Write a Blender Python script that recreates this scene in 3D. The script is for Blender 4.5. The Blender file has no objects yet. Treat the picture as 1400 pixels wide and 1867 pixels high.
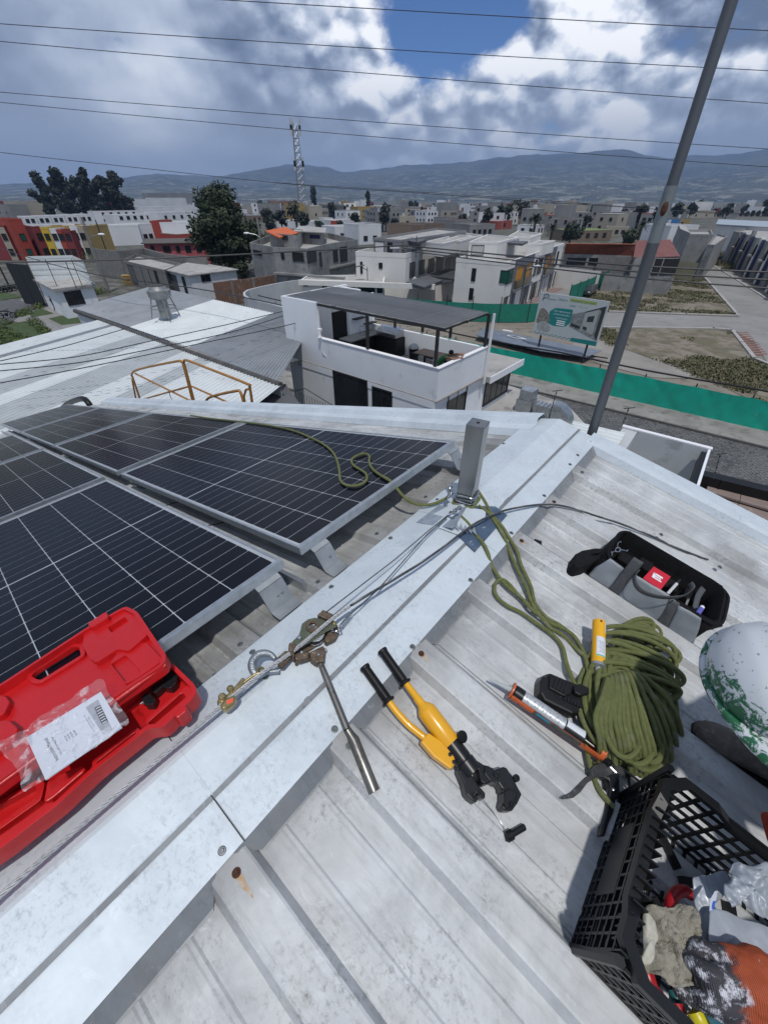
import bpy, bmesh, math, random
from mathutils import Vector as V, Matrix, noise as MN
random.seed(7)
SC = bpy.context.scene
COL = SC.collection
PI = math.pi
# ---------------------------------------------------------------- camera
CAMZ = 11.5                        # eye height over the street, metres
FPX, CX, CY = 737.0, 700.0, 933.5  # focal length and centre in photo pixels
PITCH = math.atan2(573, 737)
cam_d = bpy.data.cameras.new('camera'); cam = bpy.data.objects.new('camera', cam_d); COL.objects.link(cam)
cam.location = (0, 0, CAMZ); cam.rotation_euler = (PI/2 - PITCH, 0, 0)
cam_d.sensor_fit = 'HORIZONTAL'; cam_d.sensor_width = 36; cam_d.lens = 36*FPX/1400
cam_d.clip_start = 0.02; cam_d.clip_end = 60000
SC.camera = cam
# ---------------------------------------------------------------- sun, sky, exposure
SUN_EL, SUN_AZ = math.radians(69), math.radians(170)   # azimuth clockwise from +Y
sd = V((math.sin(SUN_AZ)*math.cos(SUN_EL), math.cos(SUN_AZ)*math.cos(SUN_EL), math.sin(SUN_EL)))
sun_d = bpy.data.lights.new('sun', 'SUN'); sun = bpy.data.objects.new('sun', sun_d); COL.objects.link(sun)
sun_d.energy = 2.2; sun_d.angle = math.radians(2.0); sun_d.color = (1.0, .97, .92)
sun.rotation_euler = sd.to_track_quat('Z', 'Y').to_euler(); sun.location = (20, -10, 40)
SC.view_settings.view_transform = 'Standard'; SC.view_settings.look = 'None'
SC.view_settings.gamma = 1; SC.view_settings.use_curve_mapping = False; SC.view_settings.exposure = 0.22

def ray(x, y):
    a, b = (x-CX), -(y-CY)
    v = V((a, b*math.sin(PITCH)+FPX*math.cos(PITCH), b*math.cos(PITCH)-FPX*math.sin(PITCH)))
    return v.normalized()
def g(x, y, z=0.0):
    "the point of the level plane at height z that is seen at photo pixel x, y"
    r = ray(x, y); t = (z-CAMZ)/r.z
    return V((0, 0, CAMZ)) + r*t
def onplane(x, y, p, n):
    r = ray(x, y); o = V((0, 0, CAMZ)); t = (p-o).dot(n)/r.dot(n)
    return o + r*t

class NT:
    "tiny node-tree helper"
    def __init__(s, nt): s.nt = nt; nt.nodes.clear()
    def n(s, t, ins=None, **kw):
        o = s.nt.nodes.new(t)
        for k, v in kw.items(): setattr(o, k, v)
        for k, v in (ins or {}).items():
            if hasattr(v, 'is_output') or isinstance(v, bpy.types.NodeSocket): s.nt.links.new(v, o.inputs[k])
            else: o.inputs[k].default_value = v
        return o
    def math(s, op, a, b=0.0, clamp=False):
        o = s.nt.nodes.new('ShaderNodeMath'); o.operation = op; o.use_clamp = clamp
        for i, v in enumerate((a, b)):
            if isinstance(v, bpy.types.NodeSocket): s.nt.links.new(v, o.inputs[i])
            else: o.inputs[i].default_value = v
        return o.outputs[0]
    def ramp(s, fac, stops, interp='LINEAR'):
        o = s.nt.nodes.new('ShaderNodeValToRGB'); o.color_ramp.interpolation = interp
        s.nt.links.new(fac, o.inputs[0]); e = o.color_ramp.elements
        while len(e) < len(stops): e.new(.5)
        for i, (p, c) in enumerate(stops):
            e[i].position = p; e[i].color = (c, c, c, 1) if not hasattr(c, '__len__') else (*c, 1)
        return o.outputs[0]
    def mix(s, f, a, b, mode='MIX'):
        o = s.nt.nodes.new('ShaderNodeMix'); o.data_type = 'RGBA'; o.blend_type = mode; o.clamp_factor = True
        for i, v in ((0, f), (6, a), (7, b)):
            if isinstance(v, bpy.types.NodeSocket): s.nt.links.new(v, o.inputs[i])
            elif i == 0: o.inputs[0].default_value = v
            else: o.inputs[i].default_value = (*v, 1)
        return o.outputs[2]

# the sky: Nishita blue behind broken cumulus drawn on the direction vector
W = bpy.data.worlds.new('World'); SC.world = W; W.use_nodes = True
W.cycles.sampling_method = 'MANUAL'; W.cycles.sample_map_resolution = 256
t = NT(W.node_tree)
tc = t.n('ShaderNodeTexCoord').outputs['Generated']
sky = t.n('ShaderNodeTexSky', sky_type='NISHITA', sun_disc=False, sun_elevation=SUN_EL, sun_rotation=SUN_AZ, altitude=2700.0, air_density=1.0, dust_density=.6, ozone_density=1.4)
skc = t.mix(1.0, sky.outputs[0], (.52, .80, 1.20), 'MULTIPLY')
bg_sky = t.n('ShaderNodeBackground', {'Color': skc, 'Strength': .07})
mp = t.n('ShaderNodeMapping', {'Vector': tc, 'Scale': (1.0, 1.0, 1.45)}).outputs[0]
def cn(vec, sc, det, ro, dist=0.0):
    return t.n('ShaderNodeTexNoise', {'Vector': vec, 'Scale': sc, 'Detail': det, 'Roughness': ro, 'Distortion': dist}).outputs[0]
def vadd(v, o): return t.n('ShaderNodeVectorMath', {0: v, 1: o}, operation='ADD').outputs[0]
def add(*a):
    r = a[0]
    for b in a[1:]: r = t.math('ADD', r, b)
    return r
def mul(a, b): return t.math('MULTIPLY', a, b)
def spot(px, py, r0, r1):
    d = ray(px, py)
    dp = t.n('ShaderNodeVectorMath', {0: tc, 1: tuple(d)}, operation='DOT_PRODUCT').outputs['Value']
    return t.n('ShaderNodeMapRange', {'Value': dp, 'From Min': math.cos(math.radians(r1)), 'From Max': math.cos(math.radians(r0)), 'To Min': 0.0, 'To Max': 1.0}, interpolation_type='SMOOTHSTEP').outputs[0]
def billow(vec, sc, det):
    "rounded heads: worley cells roughened by noise"
    w = t.n('ShaderNodeTexNoise', {'Vector': vec, 'Scale': sc*1.7, 'Detail': 4.0}).outputs['Color']
    w = t.n('ShaderNodeVectorMath', {0: vadd(w, (-.5, -.5, -.5)), 'Scale': .55/sc}, operation='SCALE').outputs[0]
    v = t.n('ShaderNodeVectorMath', {0: vec, 1: w}, operation='ADD').outputs[0]
    a = t.n('ShaderNodeTexVoronoi', {'Vector': v, 'Scale': sc}, feature='F1').outputs['Distance']
    b = t.n('ShaderNodeTexVoronoi', {'Vector': v, 'Scale': sc*2.3}, feature='F1').outputs['Distance']
    return add(mul(t.math('SUBTRACT', .62, a), .62), mul(t.math('SUBTRACT', .62, b), .34))
big = cn(mp, 2.3, 2, .5)
det = cn(mp, 6.0, 8, .62)
bil = billow(mp, 7.0, 6); bil2 = billow(vadd(mp, (.006, .0, .020)), 7.0, 6)
relief = t.math('SUBTRACT', bil, bil2)
fine = cn(mp, 20, 5, .62)
act = t.math('ADD', .10, mul(spot(1000, 140, 6, 36), .95), True)
bright = add(mul(big, .42), mul(mul(t.math('SUBTRACT', det, .5), t.math('ADD', .45, act)), .78), mul(mul(relief, act), 2.7), mul(mul(bil, act), .55), mul(mul(t.math('SUBTRACT', fine, .5), act), .80), .262)
for (x, y, a, b, k) in [(650, 55, 2, 9, .24), (600, 140, 2, 9, .10), (1010, 80, 3, 13, .19), (1130, 150, 3, 12, .08), (860, 150, 3, 12, .10), (1230, 5, 3, 14, .12), (330, 10, 4, 17, .22), (120, -40, 3, 16, .16), (760, 130, 2, 7, .12),
                        (230, 190, 4, 17, -.17), (520, 210, 3, 12, -.22), (420, 150, 4, 14, -.06), (1120, 235, 1, 4, .20), (60, 130, 4, 12, -.03), (1330, 230, 2, 9, .05),
                        (1340, 130, 2, 9, -.22), (330, 270, 3, 9, .18), (1120, 190, 2, 6, -.10), (880, 225, 2, 7, -.10), (980, 245, 2, 7, -.12), (700, 280, 2, 8, .10), (1000, 270, 1, 6, .12)]:
    bright = add(bright, mul(spot(x, y, a, b), k))
ccol = t.ramp(bright, [(.22, (.10, .13, .195)), (.40, (.165, .205, .295)), (.54, (.26, .31, .41)), (.68, (.41, .465, .565)), (.86, (.70, .74, .81)), (.98, (.88, .89, .91))])
# near the skyline the cloud fades into pale haze
sep = t.n('ShaderNodeSeparateXYZ', {0: tc}).outputs[2]
hz = t.n('ShaderNodeMapRange', {'Value': sep, 'From Min': .02, 'From Max': .19, 'To Min': .78, 'To Max': 0.0}, interpolation_type='SMOOTHSTEP').outputs[0]
ccol = t.mix(hz, ccol, (.37, .42, .50))
bg_c = t.n('ShaderNodeBackground', {'Color': ccol, 'Strength': 1.22})
# cloud cover: closed except a torn hole of blue
hole = add(mul(spot(815, -35, 2.0, 8.6), 1.25), mul(spot(895, 8, 1.5, 5.5), .50), mul(spot(738, 15, 1.5, 5.0), .45), mul(t.math('SUBTRACT', det, .5), -2.2), mul(bil, -1.3), mul(t.math('SUBTRACT', fine, .5), -1.0), .20)
cov = t.n('ShaderNodeMapRange', {'Value': hole, 'From Min': .50, 'From Max': 1.15, 'To Min': 1.0, 'To Max': 0.0}, interpolation_type='SMOOTHSTEP').outputs[0]
mixs = t.n('ShaderNodeMixShader', {0: cov, 1: bg_sky.outputs[0], 2: bg_c.outputs[0]})
t.n('ShaderNodeOutputWorld', {'Surface': mixs.outputs[0]})

# ---------------------------------------------------------------- materials
MATS = {}
def M(name, c1, c2=None, sc=4.0, rough=.7, metal=0.0, bump=0.0, bsc=None, st=(1, 1, 1), lo=.35, hi=.65, det=6.0, spec=.5, coat=0.0, c3=None, sc3=20.0, lo3=.6, hi3=.7, emit=None, alpha=None, rvar=0.0, world=False):
    "principled material: colour c1 to c2 over noise, optional blotches of c3"
    if name in MATS: return MATS[name]
    m = bpy.data.materials.new(name); m.use_nodes = True; t = NT(m.node_tree); MATS[name] = m
    co = t.n('ShaderNodeTexCoord').outputs['Object']
    if world: co = t.n('ShaderNodeNewGeometry').outputs['Position']
    mp = t.n('ShaderNodeMapping', {'Vector': co, 'Scale': st}).outputs[0]
    b = t.n('ShaderNodeBsdfPrincipled', {'Roughness': rough, 'Metallic': metal, 'Specular IOR Level': spec, 'Coat Weight': coat})
    b.inputs['Base Color'].default_value = (*c1, 1)
    col = None
    if c2 is not None:
        nz = t.n('ShaderNodeTexNoise', {'Vector': mp, 'Scale': sc, 'Detail': det, 'Roughness': .6}).outputs[0]
        col = t.mix(t.ramp(nz, [(lo, 0.0), (hi, 1.0)]), c1, c2)
        if rvar: t.nt.links.new(t.math('ADD', t.math('MULTIPLY', nz, rvar), rough-rvar/2), b.inputs['Roughness'])
    if c3 is not None:
        n3 = t.n('ShaderNodeTexNoise', {'Vector': mp, 'Scale': sc3, 'Detail': 8.0, 'Roughness': .65}).outputs[0]
        col = t.mix(t.ramp(n3, [(lo3, 0.0), (hi3, 1.0)]), col if col is not None else c1, c3)
    if col is not None: t.nt.links.new(col, b.inputs['Base Color'])
    if bump:
        nb = t.n('ShaderNodeTexNoise', {'Vector': mp, 'Scale': bsc or sc*4, 'Detail': 5.0}).outputs[0]
        bp = t.n('ShaderNodeBump', {'Strength': min(bump, 1.0), 'Distance': .01 if bump <= 1 else .01*bump, 'Height': nb}).outputs[0]
        t.nt.links.new(bp, b.inputs['Normal'])
    if alpha is not None: b.inputs['Alpha'].default_value = alpha
    if emit: b.inputs['Emission Color'].default_value = (*emit, 1); b.inputs['Emission Strength'].default_value = 1
    t.n('ShaderNodeOutputMaterial', {'Surface': b.outputs[0]})
    return m

# ---------------------------------------------------------------- objects
def tag(o, label=None, cat=None, group=None, kind=None):
    if label: o['label'] = label
    if cat: o['category'] = cat
    if group: o['group'] = group
    if kind: o['kind'] = kind
    return o
def wloc(o):
    l = V(o.location)
    while o.parent: o = o.parent; l += V(o.location)
    return l
def thing(name, loc, label, cat, group=None):
    o = bpy.data.objects.new(name, None); COL.objects.link(o); o.location = loc
    o.empty_display_size = .1
    return tag(o, label, cat, group)
class Fr:
    "a local frame: origin and three axes"
    def __init__(s, o, x=(1, 0, 0), y=(0, 1, 0), z=(0, 0, 1)): s.o = V(o); s.x = V(x); s.y = V(y); s.z = V(z)
    def __call__(s, a, b, c=0.0): return s.o + s.x*a + s.y*b + s.z*c
    def at(s, a, b, c=0.0, ang=0.0, tilt=0.0):
        ca, sa = math.cos(ang), math.sin(ang)
        x = s.x*ca + s.y*sa; y = s.y*ca - s.x*sa; z = s.z
        if tilt: ct, s2 = math.cos(tilt), math.sin(tilt); y, z = y*ct+z*s2, z*ct-y*s2
        return Fr(s(a, b, c), x, y, z)
    def mat(s): return Matrix(((s.x.x, s.y.x, s.z.x), (s.x.y, s.y.y, s.z.y), (s.x.z, s.y.z, s.z.z))).to_4x4()
def FZ(p, q, up=(0, 0, 1)):
    "frame at p whose z runs to q"
    z = (V(q)-V(p)).normalized(); u = V(up)
    if abs(z.dot(u)) > .95: u = V((1, 0, 0)) if abs(z.x) < .9 else V((0, 1, 0))
    x = u.cross(z).normalized(); return Fr(p, x, z.cross(x), z)
WF = Fr((0, 0, 0))
class MB:
    def __init__(s): s.v = []; s.f = []; s.m = []; s.mi = 0
    def face(s, *pts):
        k = len(s.v); s.v += [V(p) for p in pts]; s.f.append(tuple(range(k, k+len(pts)))); s.m.append(s.mi); return s
    def add(s, vs, fs):
        k = len(s.v); s.v += [V(p) for p in vs]; s.f += [tuple(i+k for i in f) for f in fs]; s.m += [s.mi]*len(fs); return s
    def box(s, fr, c, d):
        x, y, z = c; a, b, h = d[0]/2, d[1]/2, d[2]/2
        vs = [fr(x+i*a, y+j*b, z+k*h) for k in (-1, 1) for i, j in ((-1, -1), (1, -1), (1, 1), (-1, 1))]
        return s.add(vs, [(3, 2, 1, 0), (4, 5, 6, 7), (0, 1, 5, 4), (1, 2, 6, 5), (2, 3, 7, 6), (3, 0, 4, 7)])
    def prism(s, fr, poly, z0, z1):
        n = len(poly); a = sum(poly[i][0]*poly[(i+1) % n][1]-poly[(i+1) % n][0]*poly[i][1] for i in range(n))
        if a < 0: poly = poly[::-1]
        vs = [fr(p[0], p[1], z0) for p in poly]+[fr(p[0], p[1], z1) for p in poly]
        return s.add(vs, [tuple(range(n-1, -1, -1)), tuple(range(n, 2*n))]+[(i, (i+1) % n, (i+1) % n+n, i+n) for i in range(n)])
    def tube(s, pts, r, n=8, closed=False, cap=True):
        pts = [V(p) for p in pts]; N = len(pts); rr = r if hasattr(r, '__len__') else [r]*N
        k = len(s.v); prev = None
        for i, p in enumerate(pts):
            if closed: d = pts[(i+1) % N]-pts[i-1]
            else: d = pts[min(i+1, N-1)]-pts[max(i-1, 0)]
            d = d.normalized() if d.length > 1e-9 else V((0, 0, 1))
            if prev is None:
                u = V((0, 0, 1)) if abs(d.z) < .9 else V((1, 0, 0)); x = u.cross(d).normalized()
            else: x = (prev-d*prev.dot(d)).normalized()
            prev = x; y = d.cross(x)
            for j in range(n):
                a = 2*PI*j/n; s.v.append(p+x*math.cos(a)*rr[i]+y*math.sin(a)*rr[i])
        fs = []
        for i in range(N if closed else N-1):
            for j in range(n):
                a = i*n+j; b = i*n+(j+1) % n; c = ((i+1) % N)*n+(j+1) % n; d = ((i+1) % N)*n+j
                fs.append((a, b, c, d))
        if cap and not closed: fs += [tuple(range(n-1, -1, -1)), tuple((N-1)*n+j for j in range(n))]
        s.f += [tuple(i+k for i in f) for f in fs]; s.m += [s.mi]*len(fs); return s
    def lathe(s, fr, prof, n=16, a0=0, a1=2*PI):
        full = abs(a1-a0-2*PI) < 1e-6; k = n if full else n+1; vs = []
        for (r, z) in prof:
            for j in range(k):
                a = a0+(a1-a0)*j/n; vs.append(fr(r*math.cos(a), r*math.sin(a), z))
        fs = [(i*k+j, i*k+(j+1) % k, (i+1)*k+(j+1) % k, (i+1)*k+j) for i in range(len(prof)-1) for j in range(n if full else n)]
        return s.add(vs, fs)
    def cyl(s, fr, c, r, z0, z1, n=12, r2=None):
        f = Fr(fr(*c, 0) if len(c) == 2 else fr(*c), fr.x, fr.y, fr.z); r2 = r if r2 is None else r2
        return s.lathe(f, [(0.0001, z0), (r, z0), (r2, z1), (0.0001, z1)], n)
    def ball(s, c, r, sx=1, sy=1, sz=1, n=10, fr=WF):
        f = Fr(c, fr.x*sx, fr.y*sy, fr.z*sz)
        return s.lathe(f, [(max(r*math.sin(PI*i/(n//2)), 1e-4), -r*math.cos(PI*i/(n//2))) for i in range(n//2+1)], n)
    def build(s, name, mat=None, parent=None, smooth=False, bevel=0.0, local=None, origin=None):
        me = bpy.data.meshes.new(name)
        o = bpy.data.objects.new(name, me); COL.objects.link(o)
        base = wloc(parent) if parent else V((0, 0, 0))
        if parent: o.parent = parent
        if local is not None:
            # texture axes follow the given frame
            R = local.mat(); org = local.o; Ri = R.transposed()
            me.from_pydata([tuple(Ri @ (p-org)) for p in s.v], [], s.f)
            o.matrix_basis = Matrix.Translation(org-base) @ R
        else:
            og = V(origin) if origin is not None else (base if parent else V((0, 0, 0)))
            o.location = og-base if parent else og
            me.from_pydata([tuple(p-og) for p in s.v], [], s.f)
        for m in (mat if isinstance(mat, (list, tuple)) else [mat]):
            if m: me.materials.append(m)
        if any(s.m): me.polygons.foreach_set('material_index', s.m)
        if smooth:
            me.polygons.foreach_set('use_smooth', [True]*len(s.f))
            try: me.set_sharp_from_angle(angle=math.radians(smooth if smooth is not True else 40))
            except Exception: pass
        if bevel:
            b = o.modifiers.new('bevel', 'BEVEL'); b.width = bevel; b.segments = 2; b.limit_method = 'ANGLE'; b.angle_limit = math.radians(40)
        me.update(); return o
def lone(mb, name, mat, label, cat, group=None, kind=None, **k):
    "a thing that is one mesh, its origin at its lowest centre"
    n = len(mb.v); c = sum(mb.v, V((0, 0, 0)))/n; c.z = min(p.z for p in mb.v)
    return tag(mb.build(name, mat, None, origin=c, **k) if 'local' not in k else mb.build(name, mat, None, **k), label, cat, group, kind)
def inst(src, parent, loc, name=None):
    "a child that shares src's mesh; loc is a world offset from src"
    c = src.copy(); COL.objects.link(c); c.parent = parent
    if name: c.name = name
    c.location = loc; return c
def kids(o): return [c for c in CH.get(o.name, [])]
def copy_tree(o, parent=None):
    c = o.copy(); COL.objects.link(c); c.parent = parent
    for ch in o.children: copy_tree(ch, c)
    return c
def smooth_path(pts, k=6, closed=False):
    "Catmull-Rom"
    P = [V(p) for p in pts]; n = len(P); out = []
    for i in range(n if closed else n-1):
        if closed: a, b, c, d = P[i-1], P[i], P[(i+1) % n], P[(i+2) % n]
        else: a, b, c, d = P[max(i-1, 0)], P[i], P[i+1], P[min(i+2, n-1)]
        for j in range(k):
            u = j/k; out.append(.5*((2*b)+(c-a)*u+(2*a-5*b+4*c-d)*u*u+(3*b-a-3*c+d)*u**3))
    if not closed: out.append(P[-1])
    return out
# ================================================================ our roof
AZR = math.radians(40.13)
er = V((math.sin(AZR), math.cos(AZR), .0125)).normalized()
hh = V((-math.cos(AZR), math.sin(AZR), 0))
P0 = V((-.4573, .556, CAMZ-1.185))
AR, AL = math.radians(12), math.radians(14)
dR = (-hh*math.cos(AR)+V((0, 0, -math.sin(AR)))).normalized(); nR = dR.cross(er); nR = nR*(1 if nR.z > 0 else -1); nR.normalize()
dL = (hh*math.cos(AL)+V((0, 0, -math.sin(AL)))).normalized(); nL = dL.cross(er); nL = nL*(1 if nL.z > 0 else -1); nL.normalize()
RR = Fr(P0, er, -dR, nR)          # x along the ridge, y up the slope
LL = Fr(P0, er, nL.cross(er), nL)  # x along the ridge, y down the left slope
PAN = -.035
def rp(x, y, off=PAN):
    p = onplane(x, y, P0+nR*off, nR)-P0; return (p.dot(er), p.dot(RR.y), off)
def rw(x, y, off=PAN): return onplane(x, y, P0+nR*off, nR)
def lp(x, y, off=0.0):
    p = onplane(x, y, P0+nL*off, nL)-P0; return (p.dot(er), p.dot(LL.y), off)
def lw(x, y, off=0.0): return onplane(x, y, P0+nL*off, nL)

def sheet_mat(name, white, grey, dirt, streak=.5, stain=.5, speck=.5, metal=.25, rough=.42, seed=0.0):
    m = bpy.data.materials.new(name); m.use_nodes = True; t = NT(m.node_tree)
    co = t.n('ShaderNodeNewGeometry').outputs['Position']
    # position turned into roof axes so that streaks run down the slope
    a = t.n('ShaderNodeVectorMath', {0: co, 1: tuple(er)}, operation='DOT_PRODUCT').outputs['Value']
    c = t.n('ShaderNodeVectorMath', {0: co, 1: tuple(hh)}, operation='DOT_PRODUCT').outputs['Value']
    z = t.n('ShaderNodeSeparateXYZ', {0: co}).outputs[2]
    P = t.n('ShaderNodeCombineXYZ', {0: a, 1: c, 2: z}).outputs[0]
    P = t.n('ShaderNodeVectorMath', {0: P, 1: (seed, seed*1.7, 0)}, operation='ADD').outputs[0]
    def nz(sc, st, det=8.0, ro=.6, di=0.0):
        v = t.n('ShaderNodeMapping', {'Vector': P, 'Scale': st}).outputs[0]
        return t.n('ShaderNodeTexNoise', {'Vector': v, 'Scale': sc, 'Detail': det, 'Roughness': ro, 'Distortion': di}).outputs[0]
    col = t.mix(t.ramp(nz(2.6, (1, 1, 1), 9, .68, .6), [(.38, 0.0), (.62, 1.0)]), white, grey)
    col = t.mix(t.math('MULTIPLY', t.ramp(nz(3.0, (11, 1.3, 1), 9, .7), [(.50, 0.0), (.68, 1.0)]), streak), col, dirt)
    col = t.mix(t.math('MULTIPLY', t.ramp(nz(1.3, (1, .8, 1), 10, .72, .9), [(.52, 0.0), (.66, 1.0)]), stain), col, dirt)
    rd = t.math('ABSOLUTE', t.math('SUBTRACT', c, float(P0.dot(hh))))
    edge = t.ramp(t.math('ADD', rd, t.math('MULTIPLY', t.math('SUBTRACT', nz(5.0, (1, 1, 1), 6, .6), .5), .22)), [(.29, 1.0), (.40, 0.0)])
    if stain > .5: col = t.mix(t.math('MULTIPLY', edge, .55), col, tuple(x*.7 for x in dirt)); col = t.mix(t.math('MULTIPLY', t.ramp(nz(1.9, (1, 1, 1), 5, .6, .3), [(.50, 0.0), (.72, 1.0)]), .5), col, (.36, .345, .32))
    sp = t.ramp(nz(64.0, (1.2, .9, 1), 8, .75, .2), [(.50, 0.0), (.70, 1.0)])
    sm = t.ramp(nz(5.0, (1, 1, 1), 4, .5), [(.42, 0.0), (.62, 1.0)])
    col = t.mix(t.math('MULTIPLY', t.math('MULTIPLY', sp, sm), speck), col, tuple(x*.55 for x in dirt))
    sw = t.ramp(nz(30.0, (1.0, .45, 1), 7, .7, 1.2), [(.60, 0.0), (.68, 1.0)])
    col = t.mix(t.math('MULTIPLY', sw, .3), col, (min(white[0]*1.22, .86), min(white[1]*1.22, .88), min(white[2]*1.22, .9)))
    hb = t.math('ADD', nz(6.0, (1, .6, 1), 8, .6), t.math('MULTIPLY', nz(70.0, (1, .5, 1), 4, .6), .18))
    bp = t.n('ShaderNodeBump', {'Strength': .35, 'Distance': .006, 'Height': hb}).outputs[0]
    ro = t.math('ADD', t.math('MULTIPLY', nz(7.0, (1, 1, 1), 6, .6), .35), rough-.05)
    b = t.n('ShaderNodeBsdfPrincipled', {'Base Color': col, 'Roughness': ro, 'Metallic': metal, 'Normal': bp})
    t.n('ShaderNodeOutputMaterial', {'Surface': b.outputs[0]}); return m
mRoofR = sheet_mat('weathered_white_roof_paint', (.60, .615, .62), (.42, .43, .435), (.23, .226, .22), .36, .68, .7, .10, .5)
mRoofL = sheet_mat('dirty_galvanised_roof', (.60, .615, .615), (.42, .43, .428), (.18, .175, .168), .55, .85, .8, .12, .5, 5.0)
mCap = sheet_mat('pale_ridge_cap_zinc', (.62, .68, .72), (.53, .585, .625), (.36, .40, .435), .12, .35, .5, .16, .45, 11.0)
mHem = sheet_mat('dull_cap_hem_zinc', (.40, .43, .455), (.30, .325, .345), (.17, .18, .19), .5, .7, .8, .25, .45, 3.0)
mRust = M('rust_brown', (.12, .045, .02), (.05, .02, .012), 60, .9, bump=.4)
mScrew = M('dull_zinc_screw', (.22, .24, .25), (.12, .13, .14), 80, .45, .6)
mGasket = M('black_rubber', (.018, .018, .019), (.03, .03, .03), 30, .6)
mStain = M('rust_run', (.42, .24, .09), (.5, .45, .38), 60, .8)

roof = thing('warehouse_roof', P0, 'white ribbed metal roof with pale ridge cap that the tools and panels lie on', 'roof')
def rib_profile(k0, k1, lo=PAN, top=-.004):
    out = []
    for k in range(k0, k1):
        c = .197+.378*k
        out += [(c-.062, lo), (c-.046, top-.002), (c-.040, top), (c+.040, top), (c+.046, top-.002), (c+.062, lo), (c+.122, lo+.0005), (c+.128, lo+.0038), (c+.136, lo+.0038), (c+.142, lo+.0005), (c+.190, lo), (c+.236, lo+.0005), (c+.242, lo+.0038), (c+.250, lo+.0038), (c+.256, lo+.0005)]
    c = .197+.378*k1; out.append((c-.062, lo)); return out
def roof_sheet(fr, sgn, k0, k1, s0, s1, mat, dz=0.0):
    pr = rib_profile(k0, k1); mb = MB(); N = 14
    if dz:  # the lapping sheet carries one more rib flank
        pass
    for i in range(N+1):
        s = s0+(s1-s0)*i/N
        for (u, z) in pr:
            w = MN.noise(V((u*1.3, s*.9, 3+dz*50)))*.0015
            mb.v.append(fr(u, sgn*s, z+dz+w))
    n = len(pr)
    for i in range(N):
        for j in range(n-1):
            a = i*n+j; f = (a, a+1, a+n+1, a+n); mb.f.append(f if sgn > 0 else f[::-1]); mb.m.append(0)
    o = mb.build('roof_sheet', mat, roof); md = o.modifiers.new('gauge', 'SOLIDIFY'); md.thickness = .0012; md.offset = -1
    return o
for a, b in ((-9, -6), (-6, -3), (-3, 0), (0, 3), (3, 6)):
    roof_sheet(RR, -1, a, b, .03, 5.2, mRoofR)
    roof_sheet(LL, 1, a, b, .03, 9.6, mRoofL)
# lap edges: a fold beside every third rib
mb = MB()
for k in (-2, 0, 1, 3, 4):
    c = .197+.378*k+.066
    mb.box(RR, (c, -2.6, PAN+.0012), (.006, 5.0, .002)); mb.box(RR, (c+.012, -2.6, PAN+.002), (.002, 5.0, .003))
    mb.box(LL, (c, 4.8, PAN+.0012), (.006, 9.4, .002))
mb.build('lap_seam', mHem, roof)
# gable verge flashings
mb = MB()
def ext(fr, sgn, prof, s0, s1, n=1):
    for (u0, z0), (u1, z1) in zip(prof[:-1], prof[1:]):
        p = [fr(u0, sgn*s0, z0), fr(u1, sgn*s0, z1), fr(u1, sgn*s1, z1), fr(u0, sgn*s1, z0)]
        mb.face(*(p if sgn > 0 else p[::-1]))
ext(RR, -1, [(2.382, PAN+.001), (2.402, .004), (2.435, .010), (2.545, .010), (2.560, .002), (2.562, -.16)], .22, 5.2)
mb.build('verge_flashing', mCap, roof)
mb = MB(); ext(LL, 1, [(2.26, PAN+.002), (2.285, .010), (2.37, .012), (2.40, .045), (2.50, .045), (2.53, .01), (2.532, -.16)], .10, 9.6)
mb.build('verge_flashing', mCap, roof)
# ridge cap in three lengths, each lapping the next
def cap_piece(u0, u1, dz, ends=(0, 0)):
    mb = MB(); prof = [(LL, .178, .0015), (LL, .174, .0035), (LL, .10, .004), (LL, .004, .006), (RR, -.004, .006), (RR, -.128, .0055), (RR, -.141, -.0005), (RR, -.142, .0), (RR, -.200, -.0005), (RR, -.268, .0)]
    N = max(int((u1-u0)/.3), 2); n = len(prof)
    for i in range(N+1):
        u = u0+(u1-u0)*i/N
        for (fr, y, z) in prof: mb.v.append(fr(u, y, z+dz+MN.noise(V((u*3, 1, 9)))*.0015))
    for i in range(N):
        for j in range(n-1): a = i*n+j; mb.f.append((a, a+n, a+n+1, a+1)); mb.m.append(0)
    o = mb.build('ridge_cap', mCap, roof); md = o.modifiers.new('gauge', 'SOLIDIFY'); md.thickness = .001; md.offset = -1
cap_piece(-3.2, -.128, .0016); cap_piece(-.135, 1.18, 0.0); cap_piece(1.17, 2.50, .0018)
# shade along the cap's step, put in as a thin darker strip
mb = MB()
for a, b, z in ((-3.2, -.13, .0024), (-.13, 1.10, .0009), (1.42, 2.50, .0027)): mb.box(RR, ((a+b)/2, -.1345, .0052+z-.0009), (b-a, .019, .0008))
st = mb.build('cap_step_shade', mHem, roof)
mb = MB(); mb.box(RR, (-.1315, -.134, .0066), (.0028, .272, .0012)); mb.box(LL, (-.1315, .089, .0072), (.0028, .178, .0012)); mb.build('lap_gap', mGasket, roof)
mb = MB(); mb.box(LL, (-.3, .022, .0085), (5.4, .010, .0006)); mb.build('cap_crease', mCap, roof)
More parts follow.
